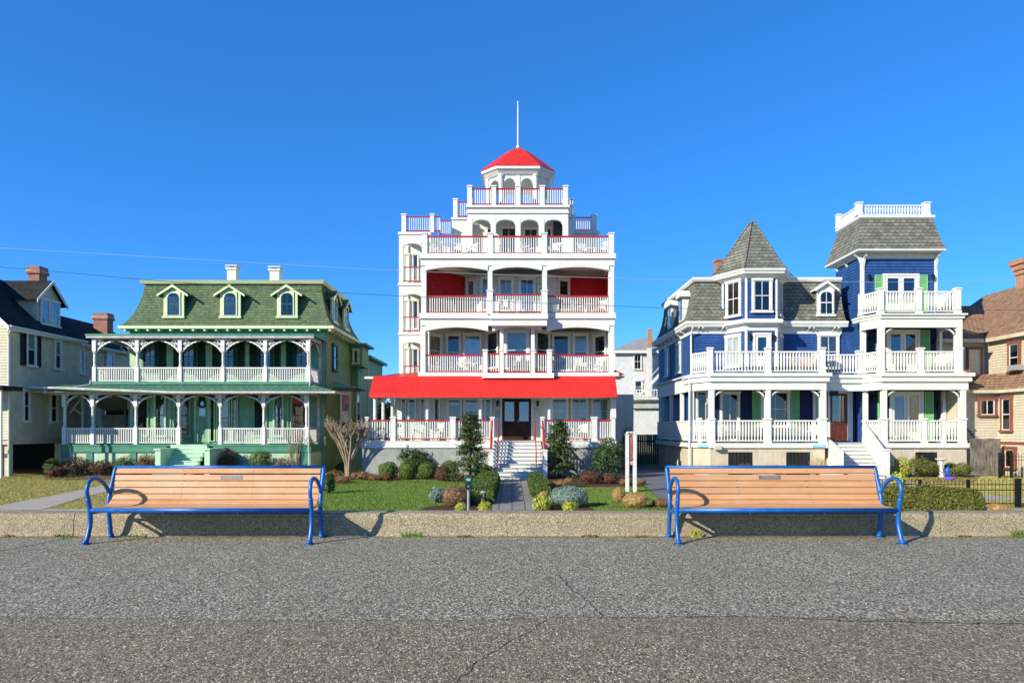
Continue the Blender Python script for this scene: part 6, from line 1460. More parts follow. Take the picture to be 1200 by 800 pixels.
# sparse flowering twigs before the porch
def bare_shrub(px, ybase, wpx, hpx, label, seed, n=40, mat='bark', name='bare_shrub', cat='shrub', Y=None):
    Y = Y or GY(ybase); x = X(px, Y); k = Y/FP; w, h = wpx*k/2, hpx*k; r = random.Random(seed); t = thing(name, (x, Y, -1), label, cat); m = MB()
    for i in range(n):
        a = r.uniform(0, 6.28); f = r.uniform(.3, 1); tip = Vector((x+w*f*math.cos(a), Y+w*f*math.sin(a)*.7, -1+h*r.uniform(.6, 1)))
        b = Vector((x+.1*math.cos(a), Y+.1*math.sin(a), -1)); mid = b.lerp(tip, .5)+Vector((0, 0, h*.12))
        m.tube([b, mid, tip], [.014, .009, .004], 4)
        for j in range(3):
            s0 = mid.lerp(tip, r.random()); m.tube([s0, s0+Vector((r.uniform(-.2, .2), r.uniform(-.2, .2), r.uniform(.05, .3)))*min(1, h)], [.006, .003], 3)
    m.build('stem', M[mat], t)
bare_shrub(345, 556, 36, 58, 'tall bare twiggy shrub before the right porch railing of the green house', 4, 46)
# ---- pruned crape myrtle
def myrtle():
    Y = 36.6; x = X(408, Y); r = random.Random(12); base = Vector((x, Y, -1))
    t = thing('crape_myrtle', base, 'bare vase shaped tree with hard pruned knobby branches before the green side wall', 'tree')
    m = MB(); tips = []
    for i in range(9):
        a = i/9*6.28+.3; sp = r.uniform(.25, .5); h1 = r.uniform(1.1, 1.5)
        p0 = base+Vector((.10*math.cos(a), .10*math.sin(a), -.05)); p1 = base+Vector((sp*.45*math.cos(a), sp*.45*math.sin(a), h1*.5)); p2 = base+Vector((sp*1.25*math.cos(a), sp*1.1*math.sin(a), h1))
        m.tube([p0, p1, p2], [.065, .048, .042], 7)
        for j in range(2):
            b = a+r.uniform(-.7, .7); p3 = p2+Vector((.32*math.cos(b), .28*math.sin(b), r.uniform(.55, .8))); m.tube([p2, p2.lerp(p3, .5)+Vector((r.uniform(-.04, .04), 0, 0)), p3], [.040, .032, .034], 6); tips.append((p3, b))
            if r.random() < .6:
                b2 = b+r.uniform(-.9, .9); p4 = p3+Vector((.16*math.cos(b2), .14*math.sin(b2), .3)); m.tube([p3, p4], [.03, .034], 6); tips.append((p4, b2))
    m.build('trunk', M['bark'], t)
    m = MB()
    for p, a in tips:
        m.lathe(p.x, p.y, [(.02, p.z-.05), (.055, p.z-.01), (.05, p.z+.03), (.01, p.z+.06)], 6)
        for k in range(22):
            b = a+r.uniform(-1.6, 1.6); l = r.uniform(.2, .8); q = p+Vector((math.cos(b)*l*.5, math.sin(b)*l*.4, l*r.uniform(.55, 1)))
            mid = p.lerp(q, .5)+Vector((r.uniform(-.04, .04), r.uniform(-.04, .04), 0)); m.tube([p, mid, q], [.018, .014, .009], 4)
            m.lathe(q.x, q.y, [(.008, q.z-.03), (.026, q.z), (.004, q.z+.04)], 4)
    m.build('crown', M['bark'], t)
myrtle()
# foliage seen through the porch of the red house and beside the buildings
def backtree(px, Y, wpx, ytop, mat, label, seed, n=2500):
    x = X(px, Y); k = Y/FP; r = random.Random(seed); zt = Z(ytop, Y); h = zt+1; w = wpx*k/2
    t = thing('garden_tree', (x, Y, -1), label, 'tree'); m = MB()
    for i in range(16):
        a = r.uniform(0, 6.28); f = r.random(); clump(m, (x+w*.6*math.cos(a)*f, Y+w*.6*math.sin(a)*f, -1+h*r.uniform(.35, .88)), w*.42, w*.42, h*.14, n//16, .09, r, .3, .3)
    m.build('crown', LM[mat], t); m = MB(); m.tube([(x, Y, -1), (x+.1, Y, -1+h*.5), (x, Y, -1+h*.8)], [.12, .09, .03], 8)
    for i in range(7):
        a = i*.9; m.tube([(x+.05, Y, -1+h*.4), (x+w*.5*math.cos(a), Y+w*.5*math.sin(a), -1+h*.7)], [.05, .015], 5)
    m.build('trunk', M['bark_dk'], t)
backtree(452, 47, 34, 462, 'hedge', 'yellow green garden tree seen through the porch columns of the red house', 21)
# right side yard
for px, yb, w, h, mt, lab in ((1078, 559, 34, 24, 'hedge', 'olive bush beside the birdbath under the blue house porch'), (1056, 559, 20, 24, 'yellow', 'yellow green shrub at the foot of the white stair newel'),
                              (1092, 558.5, 16, 17, 'hedge', 'small olive bush touching the birdbath pedestal'), (1114, 558, 14, 16, 'box', 'small dark bush behind the blue dolphin'), (1127, 559, 22, 17, 'hedge', 'olive bush at the corner of the blue house foundation')):
    shrub('yard_bush', px, yb, w, h, mt, lab, 1600, .04, None, 'bush', .6, .15)
for px, w, h, mt, lab in ((957, 24, 22, 'straw', 'dry tan grass clump showing above the bench at the foundation corner'), (872, 22, 15, 'brown', 'dry plant showing above the bench before the first foundation vent'), (912, 14, 12, 'hedge', 'small olive plant showing above the bench between the foundation vents')):
    shrub('foundation_plant', px, 557, w, h, mt, lab, 1000, .045, None, 'plant', .4, .2, asp=.25)
bare_shrub(945, 556, 20, 26, 'bare twiggy plant before the second foundation vent of the blue house', 14, 20)
shrub('grass_mound', 1170, 600, 24, 10, 'straw', 'low tan dry mound at the end of the long street hedge', 1200, .035, None, 'plant', .7, .12, asp=.25)
shrub('flower_clump', 1053, 563, 18, 15, 'yellow', 'bright yellow green potted plant behind the curved arm of the bench', 900, .05, None, 'plant', .5, .2, Y=30.5)
# weeds at the foot of the sea wall
def weed(px, w, h, mat, label, seed):
    Y = 9.55; x = X(px, Y); r = random.Random(seed); m = MB(); W = w*Y/FP; Hh = h*Y/FP
    for i in range(60):
        a = r.uniform(0, 6.28); l = r.uniform(.3, 1); p = Vector((x+W*.5*r.uniform(-1, 1), Y-.02+.03*r.uniform(-1, .6), 0)); q = p+Vector((math.cos(a)*.05*l, -abs(math.sin(a))*.04*l, Hh*l)); s = (q-p).cross(Vector((0, 1, .3))).normalized()*.007
        m.add([p-s, p+s, q+s*.4, q-s*.4], [(0, 1, 2, 3)])
    tag(m.build('weed_tuft', LM[mat]), label, 'weed')
for i, a in enumerate(((483, 22, 7, 'weed', 'green weed tuft at the wall foot beyond the first bench'), (691, 20, 4, 'brown', 'brown dead weed tuft at the wall foot, before the walk'), (752, 14, 3, 'brown', 'short brown weed tuft at the wall foot near the second bench'),
                       (76, 24, 5, 'weed', 'flat green weed tuft at the wall foot beside the first bench\'s outer leg'), (1192, 18, 9, 'weed', 'bushy green weed tuft at the wall foot by the photo edge'), (815, 12, 10, 'yellow', 'single yellow green weed under the arm end of the second bench'),
                       (160, 26, 4, 'weed', 'low weed tuft in the arm shadow under the first bench'), (12, 12, 4, 'brown', 'brown weed tuft at the wall foot in the corner of the view'), (545, 18, 3, 'brown', 'thin brown weed line at the wall foot below the parking meter'), (1128, 14, 3, 'brown', 'thin brown weed line at the wall foot past the second bench'))): weed(*a, 60+i)
# ================================================================= BENCHES
M['bench_blue'] = paint('glossy blue bench paint', (.005, .135, .47), .38, .22, spec=.5)
def plastic_wood():
    m, nt, b = newmat('tan recycled plastic slat')
    v = scalev(nt, pos(nt), (1.2, 22, 22)); f = noise_n(nt, 1.0, 6, .6, v); f2 = noise_n(nt, 3.0, 4, .6)
    c = mixc(nt, ramp(nt, f, [(.3, (0, 0, 0)), (.7, (1, 1, 1))]), (.47, .215, .075), (.62, .315, .13))
    c = mixc(nt, ramp(nt, f2, [(.45, (0, 0, 0)), (.8, (.5, .5, .5))]), c, (.60, .43, .28))
    g = nt.nodes.new('ShaderNodeNewGeometry'); c = mixc(nt, math_n(nt, 'MULTIPLY', g.outputs['Random Per Island'], .38), c, (.40, .255, .15)); c = mixc(nt, ramp(nt, noise_n(nt, 11, 5, .7), [(.58, (0, 0, 0)), (.75, (.45, .45, .45))]), c, (.25, .17, .11))
    L(nt, c, b.inputs['Base Color']); b.inputs['Roughness'].default_value = .5; bump(nt, b, f, .12, .004); return m
M['slat'] = plastic_wood()
M['plaque'] = paint('dull bronze plaque', (.20, .17, .17), .45, .2, spec=.5)
M['plaque_line'] = paint('plaque engraving', (.36, .33, .31), .5, .1)
def bench(xc, label, dx=0.0):
    B = thing('park_bench', (xc, 9.25, 0), label, 'bench', 'blue framed benches on the promenade')
    hl = 1.465; x0, x1 = xc-hl, xc+hl
    def cr(pts, n=6):
        out = []; P = [Vector(p) for p in pts]; P = [P[0]*2-P[1]]+P+[P[-1]*2-P[-2]]
        for i in range(1, len(P)-2):
            for k in range(n):
                t = k/n; out.append(.5*((2*P[i])+(P[i+1]-P[i-1])*t+(2*P[i-1]-5*P[i]+4*P[i+1]-P[i+2])*t*t+(3*P[i]-P[i-1]-3*P[i+1]+P[i+2])*t*t*t))
        out.append(P[-2]); return out
    for x in (x0, x1):
        m = MB(); m.tube(cr([(x, 8.93, .0), (x, 8.98, .10), (x, 9.03, .26), (x, 9.02, .44), (x, 8.98, .60)]), .030, 12); m.wbox(x-.05, x+.05, 8.87, 8.99, 0, .012); m.lathe(x, 8.93, [(.042, .012), (.036, .05)], 10); m.build('leg', M['bench_blue'], B, True)
        m = MB(); m.tube(cr([(x, 9.50, .0), (x, 9.47, .2), (x, 9.44, .42), (x, 9.47, .6), (x, 9.56, .82), (x, 9.62, .965)]), .030, 12); m.wbox(x-.05, x+.05, 9.45, 9.56, 0, .012); m.lathe(x, 9.50, [(.042, .012), (.036, .05)], 10); m.build('leg', M['bench_blue'], B, True)
        m = MB(); m.tube(cr([(x, 8.98, .60), (x, 8.96, .70), (x, 9.00, .80), (x, 9.09, .845), (x, 9.22, .83), (x, 9.36, .745), (x, 9.47, .62)]), .026, 12); m.build('armrest', M['bench_blue'], B, True)
        m = MB(); m.tube([(x, 9.03, .40), (x, 9.45, .38)], .022, 10); m.build('side_stretcher', M['bench_blue'], B, True)
    for k in (1, 2):
        x = x0+2*hl*k/3; m = MB(); m.tube(cr([(x, 9.02, .40), (x, 9.2, .395), (x, 9.38, .42), (x, 9.47, .50), (x, 9.53, .62), (x, 9.60, .82), (x, 9.645, .95)]), .016, 8); m.build('support_strap', M['bench_blue'], B, True)
    MB().tube([(x0+.02, 9.02, .435), (x1-.02, 9.02, .435)], .029, 12).build('front_rail', M['bench_blue'], B, True)
    MB().tube([(x0-.01, 9.62, .97), (x1+.01, 9.62, .97)], .024, 12).build('top_rail', M['bench_blue'], B, True)
    MB().tube([(x0, 9.43, .36), (x1, 9.43, .36)], .02, 10).build('rear_rail', M['bench_blue'], B, True)
    def slat(m, y, z, ang, w=.040, t=.015, j=0):
        c_, s_ = math.cos(ang), math.sin(ang); a = x0+.035; b = x1-.035       # ang: 0 = flat seat, 90 = upright
        P = []; ch = .004
        prof = [(-w, -t+ch), (-w+ch, -t), (w-ch, -t), (w, -t+ch), (w, t-ch), (w-ch, t), (-w+ch, t), (-w, t-ch)]
        for x in (a, b):
            for u, v in prof: P.append((x, y+u*c_-v*s_, z+u*s_+v*c_))
        n = 8; fs = [tuple(range(n)), tuple(range(n, 2*n))[::-1]]+[(i, n+i, n+(i+1) % n, (i+1) % n) for i in range(n)]
        m.add(P, fs)
    m = MB()
    for y, z, a in ((9.585, .915, 55), (9.558, .826, 76), (9.535, .737, 77), (9.512, .648, 76), (9.478, .562, 60), (9.418, .494, 36)): slat(m, y, z, R(a))
    m.mat(1)
    for k in (1, 2):
        xb_ = x0+2*hl*k/3
        for y, z, a in ((9.585, .915, 55), (9.558, .826, 76), (9.535, .737, 77), (9.512, .648, 76), (9.478, .562, 60), (9.418, .494, 36)):
            cc, ss = math.cos(R(a)), math.sin(R(a)); p = Vector((xb_, y-.013*ss, z+.013*cc)); nv = Vector((0, -ss, cc)); m.tube([p, p+nv*.007], .008, 8)
    bk = m.build('backrest', [M['slat'], M['metal']], B)
    m = MB()
    for y, z, a in ((9.335, .455, 14), (9.25, .445, 3), (9.165, .443, 0), (9.085, .443, -2)): slat(m, y, z, R(a))
    m.build('seat', M['slat'], B)
    px = CX+xc*FP/9.53; a = xc-.065+dx-.13; m = MB(); FA = Fr((0, 9.53), (1, 9.53))
    y, z = 9.558, .826; ca, sa = math.cos(R(76)), math.sin(R(76))
    def q(x, u, v): return (x, y+u*ca-v*sa, z+u*sa+v*ca)
    m.mat(0); m.add([q(a, -.026, .0155), q(a+.3, -.026, .0155), q(a+.3, .026, .0155), q(a, .026, .0155), q(a, -.026, .020), q(a+.3, -.026, .020), q(a+.3, .026, .020), q(a, .026, .020)], [(3, 2, 1, 0), (4, 5, 6, 7), (0, 1, 5, 4), (1, 2, 6, 5), (2, 3, 7, 6), (3, 0, 4, 7)])
    m.mat(1)
    for r_ in range(3):
        for k in range(9):
            u = -.016+r_*.016; s = a+.03+k*.027+(0 if r_ % 2 else .006); m.quad(q(s, u-.0035, .0205), q(s+.018, u-.0035, .0205), q(s+.018, u+.0035, .0205), q(s, u+.0035, .0205))
    m.build('plaque', [M['plaque'], M['plaque_line']], B)
    return B
bench(-4.115, 'blue framed bench with tan slats standing before the green mansard house', .24)
bench(3.645, 'blue framed bench with tan slats standing before the blue turreted house', -.0)

# ================================================================= STREET AND GARDEN FURNITURE
M['meter'] = paint('meter green', (.012, .05, .04), .35, .2, spec=.5); M['meter_screen'] = paint('pale meter display', (.25, .50, .36), .3, .1)
def meter2():
    Y = 17.6; x = X(549, Y); t = thing('parking_meter', (x, Y, -1), 'dark green parking meter on a pale grey pole beyond the low wall', 'parking meter')
    z0, z1 = Z(573, Y), Z(557, Y)
    MB().tube([(x, Y, -1.15), (x, Y, z0)], .038, 10).build('pole', M['metal'], t)
    F = Fr((x, Y-.07), (x+1, Y-.07)); pr = [(-.075, z0), (.075, z0), (.095, z0+.06), (.08, z1-.16), (.105, z1-.12), (.105, z1-.05), (.07, z1-.01), (0, z1), (-.07, z1-.01), (-.105, z1-.05), (-.105, z1-.12), (-.08, z1-.16), (-.095, z0+.06)]
    m = MB(); m.prism(F, pr, -.14, 0); m.build('meter_head', M['meter'], t, bevel=.008)
    MB().box(F, -.055, .055, z1-.13, z1-.065, .001, .008).build('display', M['meter_screen'], t)
    MB().box(F, -.02, .02, z0+.06, z0+.10, .001, .008).build('coin_slot', M['metal'], t)
meter2()
def sign():
    Y = 27.2; t = thing('house_sign', (X(739.5, Y), Y, -1), 'tall narrow red oval sign hung between two white posts on the lawn', 'sign')
    for p in (735, 743.8):
        x = X(p, Y); m = MB(); zt = Z(509.5, Y); m.wbox(x-.065, x+.065, Y-.065, Y+.065, -1, zt); m.wbox(x-.085, x+.085, Y-.085, Y+.085, zt+.001, zt+.03); m.lathe(x, Y, [(.03, zt+.03), (.06, zt+.07), (.04, zt+.11), (.01, zt+.13)], 10); m.build('post', M['white'], t)
    x = X(739.3, Y); zc, hz, hx = Z(522.5, Y), .52, .10; F = Fr((x, Y-.02), (x+1, Y-.02))
    el = lambda kx, kz: [(hx*kx*math.cos(k*math.pi/12), zc+hz*kz*math.sin(k*math.pi/12)) for k in range(24)]
    m = MB(); m.mat(1); m.prism(F, el(1.12, 1.04), -.04, 0); m.mat(0); m.prism(F, el(.95, .97), .001, .006)
    m.build('sign_board', [M['sign_red'], M['sign_edge']], t)
    m = MB()
    for k in range(9): m.box(F, -.022, .022, zc+.32-k*.08-.008, zc+.32-k*.08+.016, .007, .010)
    m.build('sign_lettering', M['sign_edge'], t)
    MB().wbox(X(735, Y), X(743.8, Y), Y-.02, Y+.02, zc+hz+.02, zc+hz+.06).build('sign_bar', M['white'], t)
    F = Fr((x, Y-.02), (x+1, Y-.02)); MB().box(F, -.1, .1, zc-.74, zc-.58, -.015, .01).build('vacancy_board', M['sign_edge'], t)
M['sign_red'] = paint('faded red sign paint', (.42, .09, .05), .55, .2); M['sign_edge'] = paint('pink sign lettering', (.62, .34, .34), .6, .1)
sign()
def garden_light():
    Y = 22.5; x = X(566.5, Y); t = thing('garden_light', (x, Y, -1), 'small mushroom shaped path light in the bed by the walk hedge', 'garden light')
    MB().tube([(x, Y, -1), (x, Y, -.62)], .015, 8).build('stem', M['metal'], t)
    MB().lathe(x, Y, [(.02, -.62), (.03, -.58), (.11, -.575), (.09, -.54), (.02, -.51)], 12).build('cap', M['metal'], t)
garden_light()
def birdbath():
    Y = GY(559); x = X(1103, Y); t = thing('birdbath', (x, Y, -1), 'white stone birdbath on a pedestal before the blue house foundation', 'birdbath'); k = Y/FP; h = 22*k
    MB().lathe(x, Y, [(.17, -1), (.17, -.94), (.10, -.88), (.09, -.6), (.07, -.35), (.11, -1+h-.14)], 14).build('pedestal', M['stone_w'], t, True)
    MB().lathe(x, Y, [(.08, -1+h-.14), (.22, -1+h-.08), (.31, -1+h), (.29, -1+h), (.2, -1+h-.05), (.02, -1+h-.07)], 18).build('basin', M['stone_w'], t, True)
M['stone_w'] = paint('white cast stone', (.72, .70, .64), .8, .2)
birdbath()
def dolphin():
    Y = GY(561.5); x = X(1111.5, Y); t = thing('dolphin_figure', (x, Y, -1), 'bright blue leaping dolphin figure on a purple base beside the birdbath', 'figurine'); m = MB()
    m.tube([(x+.16, Y, -.82), (x+.02, Y, -.80), (x-.06, Y, -.68), (x-.07, Y, -.52), (x-.03, Y, -.40), (x+.0, Y, -.33)], [.02, .06, .095, .09, .05, .015], 10)
    m.add([(x-.16, Y, -.60), (x-.28, Y+.01, -.52), (x-.15, Y+.03, -.5)], [(0, 1, 2)]); m.add([(x+.14, Y, -.82), (x+.26, Y-.09, -.74), (x+.28, Y+.09, -.76)], [(0, 1, 2)])
    m.build('body', M['dolphin'], t, True); MB().lathe(x+.05, Y, [(.26, -1), (.28, -.93), (.2, -.86)], 12).build('base', M['purple'], t)
M['dolphin'] = paint('bright blue figurine', (.03, .11, .62), .3, .1); M['purple'] = paint('purple base', (.16, .10, .50), .5, .1)
dolphin()
def pot():
    Y = 30.5; x = X(1053, Y); m = MB(); m.lathe(x, Y, [(.14, -1), (.20, -.7), (.22, -.68), (.19, -.67), (.02, -.7)], 14)
    tag(m.build('plant_pot', M['stone_w']), 'pale pot under the bright yellow green plant behind the bench arm', 'pot')
pot()
# hoop-top iron fence
def hoop_fence(name, label, p0, p1, zt, posts, sp=.115, zb=-1.0, r=.008):
    F = Fr(p0, p1); t = thing(name, ((p0[0]+p1[0])/2, (p0[1]+p1[1])/2, -1), label, 'fence'); m = MB(); n = int(F.L/sp); n -= n % 2
    for i in range(0, n, 2):
        a0, a1 = F.L*i/n, F.L*(i+1)/n; am, rr = (a0+a1)/2, (a1-a0)/2
        pts = [F.w(a0, zb+.05), F.w(a0, zt-rr)]+[F.w(am-rr*math.cos(k*math.pi/6), zt-rr+rr*math.sin(k*math.pi/6)) for k in range(1, 6)]+[F.w(a1, zt-rr), F.w(a1, zb+.05)]
        m.tube(pts, r, 5)
    m.build('pickets', M['black'], t)
    m = MB()
    for z in (zt-.16, zt-.34, zb+.12): m.box(F, 0, F.L, z-.012, z+.012, -.012, .012)
    m.build('rail', M['black'], t)
    for a, w, dz in posts:
        q = MB(); q.box(F, a-w, a+w, zb, zt+dz, -w, w); q.box(F, a-w*1.25, a+w*1.25, zt+dz, zt+dz+.03, -w*1.25, w*1.25); q.build('post', M['black'], t)
Yf = 22.0
hoop_fence('iron_fence', 'black hoop top iron fence behind the long street hedge', (X(1030, Yf), Yf), (X(1235, Yf), Yf), Z(561.5, Yf), [(X(1078, Yf)-X(1030, Yf), .035, -.03), (X(1134.5, Yf)-X(1030, Yf), .035, -.03), (X(1193, Yf)-X(1030, Yf), .065, .0)])
hoop_fence('iron_fence', 'low black iron fence and gate before the tan house foundation', (X(1171, 35), 35), (X(1230, 35), 35), Z(531, 35), [(.03, .05, .0), (X(1185, 35)-X(1171, 35), .05, .0)], .13, r=.012)
def wood_fence():
    Y = 36.9; F = FF(Y); x0, x1 = X(1136.5, Y), X(1172.5, Y); t = thing('wooden_fence', ((x0+x1)/2, Y, -1), 'weathered grey board fence between the blue house and the tan house', 'fence'); m = MB(); n = 11; r = random.Random(4)
    for k in range(n):
        a0, a1 = x0+(x1-x0)*k/n+.008, x0+(x1-x0)*(k+1)/n-.008; z = Z(513.5, Y)+r.uniform(-.02, .02); m.prism(F, [(a0, -1), (a1, -1), (a1, z-.04), (a1-.03, z), (a0+.03, z), (a0, z-.04)], 0, .02+.008*(k % 2))
    m.build('boards', M['oldwood'], t); m = MB()
    for z in (-.6, .5): m.box(F, x0, x1, z, z+.09, -.05, -.001)
    m.build('rail', M['oldwood'], t)
wood_fence()
# overhead wires
M['wire_lt'] = paint('pale cable', (.36, .44, .50), .6, .1); M['wire_dk'] = paint('dark cable', (.03, .035, .04), .6, .1)
def wire(pts, mat, label, r, Y=19.0):
    P = [Vector((X(x, Y), Y, Z(y, Y))) for x, y in pts]; m = MB(); m.tube(P, r, 5); tag(m.build('overhead_wire', M[mat]), label, 'cable')
def sagl(pts, n=24):
    out = []
    for i in range(len(pts)-1):
        for k in range(n//(len(pts)-1)): 
            t = k/(n//(len(pts)-1)); out.append((pts[i][0]+(pts[i+1][0]-pts[i][0])*t, pts[i][1]+(pts[i+1][1]-pts[i][1])*t))
    out.append(pts[-1]); return out
wire(sagl([(-200, 279), (0, 290.5), (120, 297.5), (240, 304.5), (360, 311.5), (465, 317), (600, 322.5), (740, 326.5), (880, 329.5), (1050, 330.5), (1400, 326)], 40), 'wire_lt', 'pale upper overhead wire crossing the sky from one side to the other', .0055)
wire(sagl([(-200, 300), (0, 312.8), (90, 320.5), (170, 327.8), (300, 337.5), (465, 346.5), (600, 354), (720, 358.5), (780, 361), (960, 364), (1200, 363), (1400, 358)], 40), 'wire_dk', 'dark lower overhead wire crossing behind the benches and in front of the houses', .0065)

# ================================================================= GROUND
def aggregate(name, stops, scale, tint, rough=.85, bs=.5, tintvar=.38, dist=.006):
    """exposed stones in asphalt: every cell its own tone"""
    m, nt, b = newmat(name); P = pos(nt)
    P = scalev(nt, P, (1, .62, 1)); jit = N(nt, 'ShaderNodeVectorMath', operation='ADD'); L(nt, P, jit.inputs[0]); L(nt, scalev(nt, noise_n(nt, 6, 2, .5, P, 'Color'), (.05, .05, .05)), jit.inputs[1])
    v = N(nt, 'ShaderNodeTexVoronoi'); v.inputs['Scale'].default_value = scale; v.inputs['Randomness'].default_value = 1; L(nt, jit.outputs[0], v.inputs['Vector'])
    s = nt.nodes.new('ShaderNodeSeparateColor'); L(nt, v.outputs['Color'], s.inputs[0])
    c = ramp(nt, s.outputs[0], stops, 'CONSTANT')
    v2 = N(nt, 'ShaderNodeTexVoronoi'); v2.inputs['Scale'].default_value = scale*2.3; L(nt, P, v2.inputs['Vector']); s2 = nt.nodes.new('ShaderNodeSeparateColor'); L(nt, v2.outputs['Color'], s2.inputs[0])
    c = mixc(nt, math_n(nt, 'MULTIPLY', s2.outputs[1], .2), c, tint)
    binder = ramp(nt, v.outputs['Distance'], [(0, (0, 0, 0)), (.45, (0, 0, 0)), (.75, (1, 1, 1))]); c = mixc(nt, math_n(nt, 'MULTIPLY', binder, .55), c, tuple(x*.4 for x in tint))
    big = noise_n(nt, .7, 6, .65, P); c = mixc(nt, ramp(nt, big, [(.35, (0, 0, 0)), (.7, (tintvar,)*3)]), c, tuple(x*.55 for x in tint))
    st = noise_n(nt, 2.7, 5, .7, P); c = mixc(nt, ramp(nt, st, [(.62, (0, 0, 0)), (.78, (tintvar,)*3)]), c, tuple(min(1, x*1.6) for x in tint))
    L(nt, c, b.inputs['Base Color']); b.inputs['Roughness'].default_value = rough; b.inputs['Specular IOR Level'].default_value = .3
    h = math_n(nt, 'ADD', math_n(nt, 'SUBTRACT', 1, v.outputs['Distance']), math_n(nt, 'MULTIPLY', s.outputs[1], .7)); bump(nt, b, h, bs, dist); return m
M['pave'] = aggregate('grey asphalt', [(0, (.03, .027, .018)), (.16, (.11, .10, .068)), (.36, (.25, .228, .155)), (.62, (.40, .365, .255)), (.82, (.62, .57, .41)), (.93, (.86, .79, .58))], 84, (.28, .252, .168), bs=.5)
M['pave2'] = aggregate('brown pebbled asphalt', [(0, (.055, .044, .026)), (.2, (.14, .112, .066)), (.40, (.25, .20, .12)), (.58, (.34, .245, .135)), (.70, (.34, .30, .205)), (.84, (.50, .42, .27)), (.945, (.86, .76, .54))], 100, (.27, .22, .138), bs=.5, dist=.006)
M['wall_c'] = aggregate('pebbled concrete', [(0, (.12, .095, .055)), (.2, (.25, .205, .12)), (.45, (.38, .318, .19)), (.7, (.48, .41, .255)), (.92, (.68, .60, .40))], 95, (.375, .315, .19), bs=.35, dist=.006, tintvar=.6)
def plain_ground(name, c1, c2, c3, sc=2.0, fine=30, bs=.3, rough=.95):
    m, nt, b = newmat(name); f = noise_n(nt, sc, 6, .65); f2 = noise_n(nt, fine, 4, .7)
    c = mixc(nt, ramp(nt, f, [(.35, (0, 0, 0)), (.65, (1, 1, 1))]), c1, c2); c = mixc(nt, ramp(nt, f2, [(.45, (0, 0, 0)), (.7, (.8, .8, .8))]), c, c3)
    L(nt, c, b.inputs['Base Color']); b.inputs['Roughness'].default_value = rough; b.inputs['Specular IOR Level'].default_value = .1; bump(nt, b, f2, bs, .03); return m
M['earth'] = plain_ground('sandy earth', (.16, .14, .09), (.22, .19, .12), (.12, .10, .06))
M['lawn_s'] = plain_ground('winter lawn', (.34, .30, .085), (.22, .235, .055), (.48, .39, .15), 1.4, 26)
M['lawn_g'] = plain_ground('green lawn', (.085, .16, .022), (.13, .21, .035), (.19, .23, .06), 1.4, 26)
M['mulch'] = plain_ground('brown mulch', (.085, .045, .026), (.13, .07, .042), (.04, .022, .014), 5, 40, .8)
M['concrete'] = plain_ground('pale concrete path', (.42, .38, .30), (.34, .31, .245), (.48, .44, .36), 1.2, 50, .1, .85)
M['road'] = plain_ground('road asphalt', (.055, .055, .055), (.075, .073, .07), (.04, .04, .04), .8, 60, .2, .85)
M['drive'] = plain_ground('grey driveway', (.16, .165, .17), (.12, .125, .13), (.2, .2, .2), 1.0, 50, .1, .85)
M['paver'] = None
def pavers():
    m, nt, b = newmat('grey walk pavers'); t = nt.nodes.new('ShaderNodeTexBrick'); L(nt, pos(nt), t.inputs['Vector']); t.inputs['Scale'].default_value = 1
    t.inputs['Brick Width'].default_value = .42; t.inputs['Row Height'].default_value = .42; t.offset = 0; t.inputs['Mortar Size'].default_value = .02
    t.inputs['Color1'].default_value = (.21, .20, .165, 1); t.inputs['Color2'].default_value = (.32, .30, .25, 1); t.inputs['Mortar'].default_value = (.06, .06, .05, 1)
    c = mixc(nt, ramp(nt, noise_n(nt, 4, 5, .7), [(.4, (0, 0, 0)), (.7, (.5, .5, .5))]), t.outputs['Color'], (.13, .13, .11)); L(nt, c, b.inputs['Base Color']); b.inputs['Roughness'].default_value = .9; bump(nt, b, t.outputs['Fac'], -.5, .02); return m
M['paver'] = pavers()
def sheet(name, pts, z, mat, kind='structure'):
    m = MB(); m.quad(*[(x, y, z) for x, y in pts]); return tag(m.build(name, M[mat]), kind=kind)
G = ground_at
sheet('ground', [(-3000, -3000), (3000, -3000), (3000, 4000), (-3000, 4000)], -1.30, 'earth')
m = MB(); m.wbox(-150, 150, 20.55, 160, -1.29, -1.004); struct(m, 'yard_ground', M['lawn_s'])
# street behind the sea wall, hidden from the promenade by the drop
m = MB(); m.wbox(-150, 150, 10.6, 18.0, -1.29, -1.15); struct(m, 'road', M['road'])
m = MB(); m.wbox(-150, 150, 14.2, 14.32, -1.149, -1.146); struct(m, 'road_marking', M['rm'] if 'rm' in M else M['tan_blind'])
m = MB(); m.wbox(-150, 150, 18.0, 18.18, -1.29, -1.02); struct(m, 'kerb', M['concrete'])
m = MB(); m.wbox(-150, 150, 18.181, 20.549, -1.29, -1.0); struct(m, 'sidewalk', M['concrete'])
m = MB(); m.wbox(-150, 150, 20.551, 21.5, -1.28, -.999); struct(m, 'sidewalk', M['concrete'])
# promenade slab in two textures, meeting in a wavering seam
def prom():
    r = random.Random(3); n = 1200; xs_ = [-60+120*i/n for i in range(n+1)]; seam = [5.42+.10*noise.noise(Vector((x*.35, 0, 0)))+.05*noise.noise(Vector((x*1.3, 0, 0)))+.03*noise.noise(Vector((x*5, 3, 0))) for x in xs_]
    m = MB()
    for i in range(n): m.quad((xs_[i], seam[i], 0), (xs_[i+1], seam[i+1], 0), (xs_[i+1], 9.62, 0), (xs_[i], 9.62, 0))
    m.wbox(-60, 60, -6, 9.62, -1.3, -.03); struct(m, 'promenade', M['pave'])
    m = MB()
    for i in range(n): m.quad((xs_[i], -6, -.002), (xs_[i+1], -6, -.002), (xs_[i+1], seam[i+1]-.0, -.002), (xs_[i], seam[i]-.0, -.002))
    struct(m, 'pavement', M['pave2'])
prom()
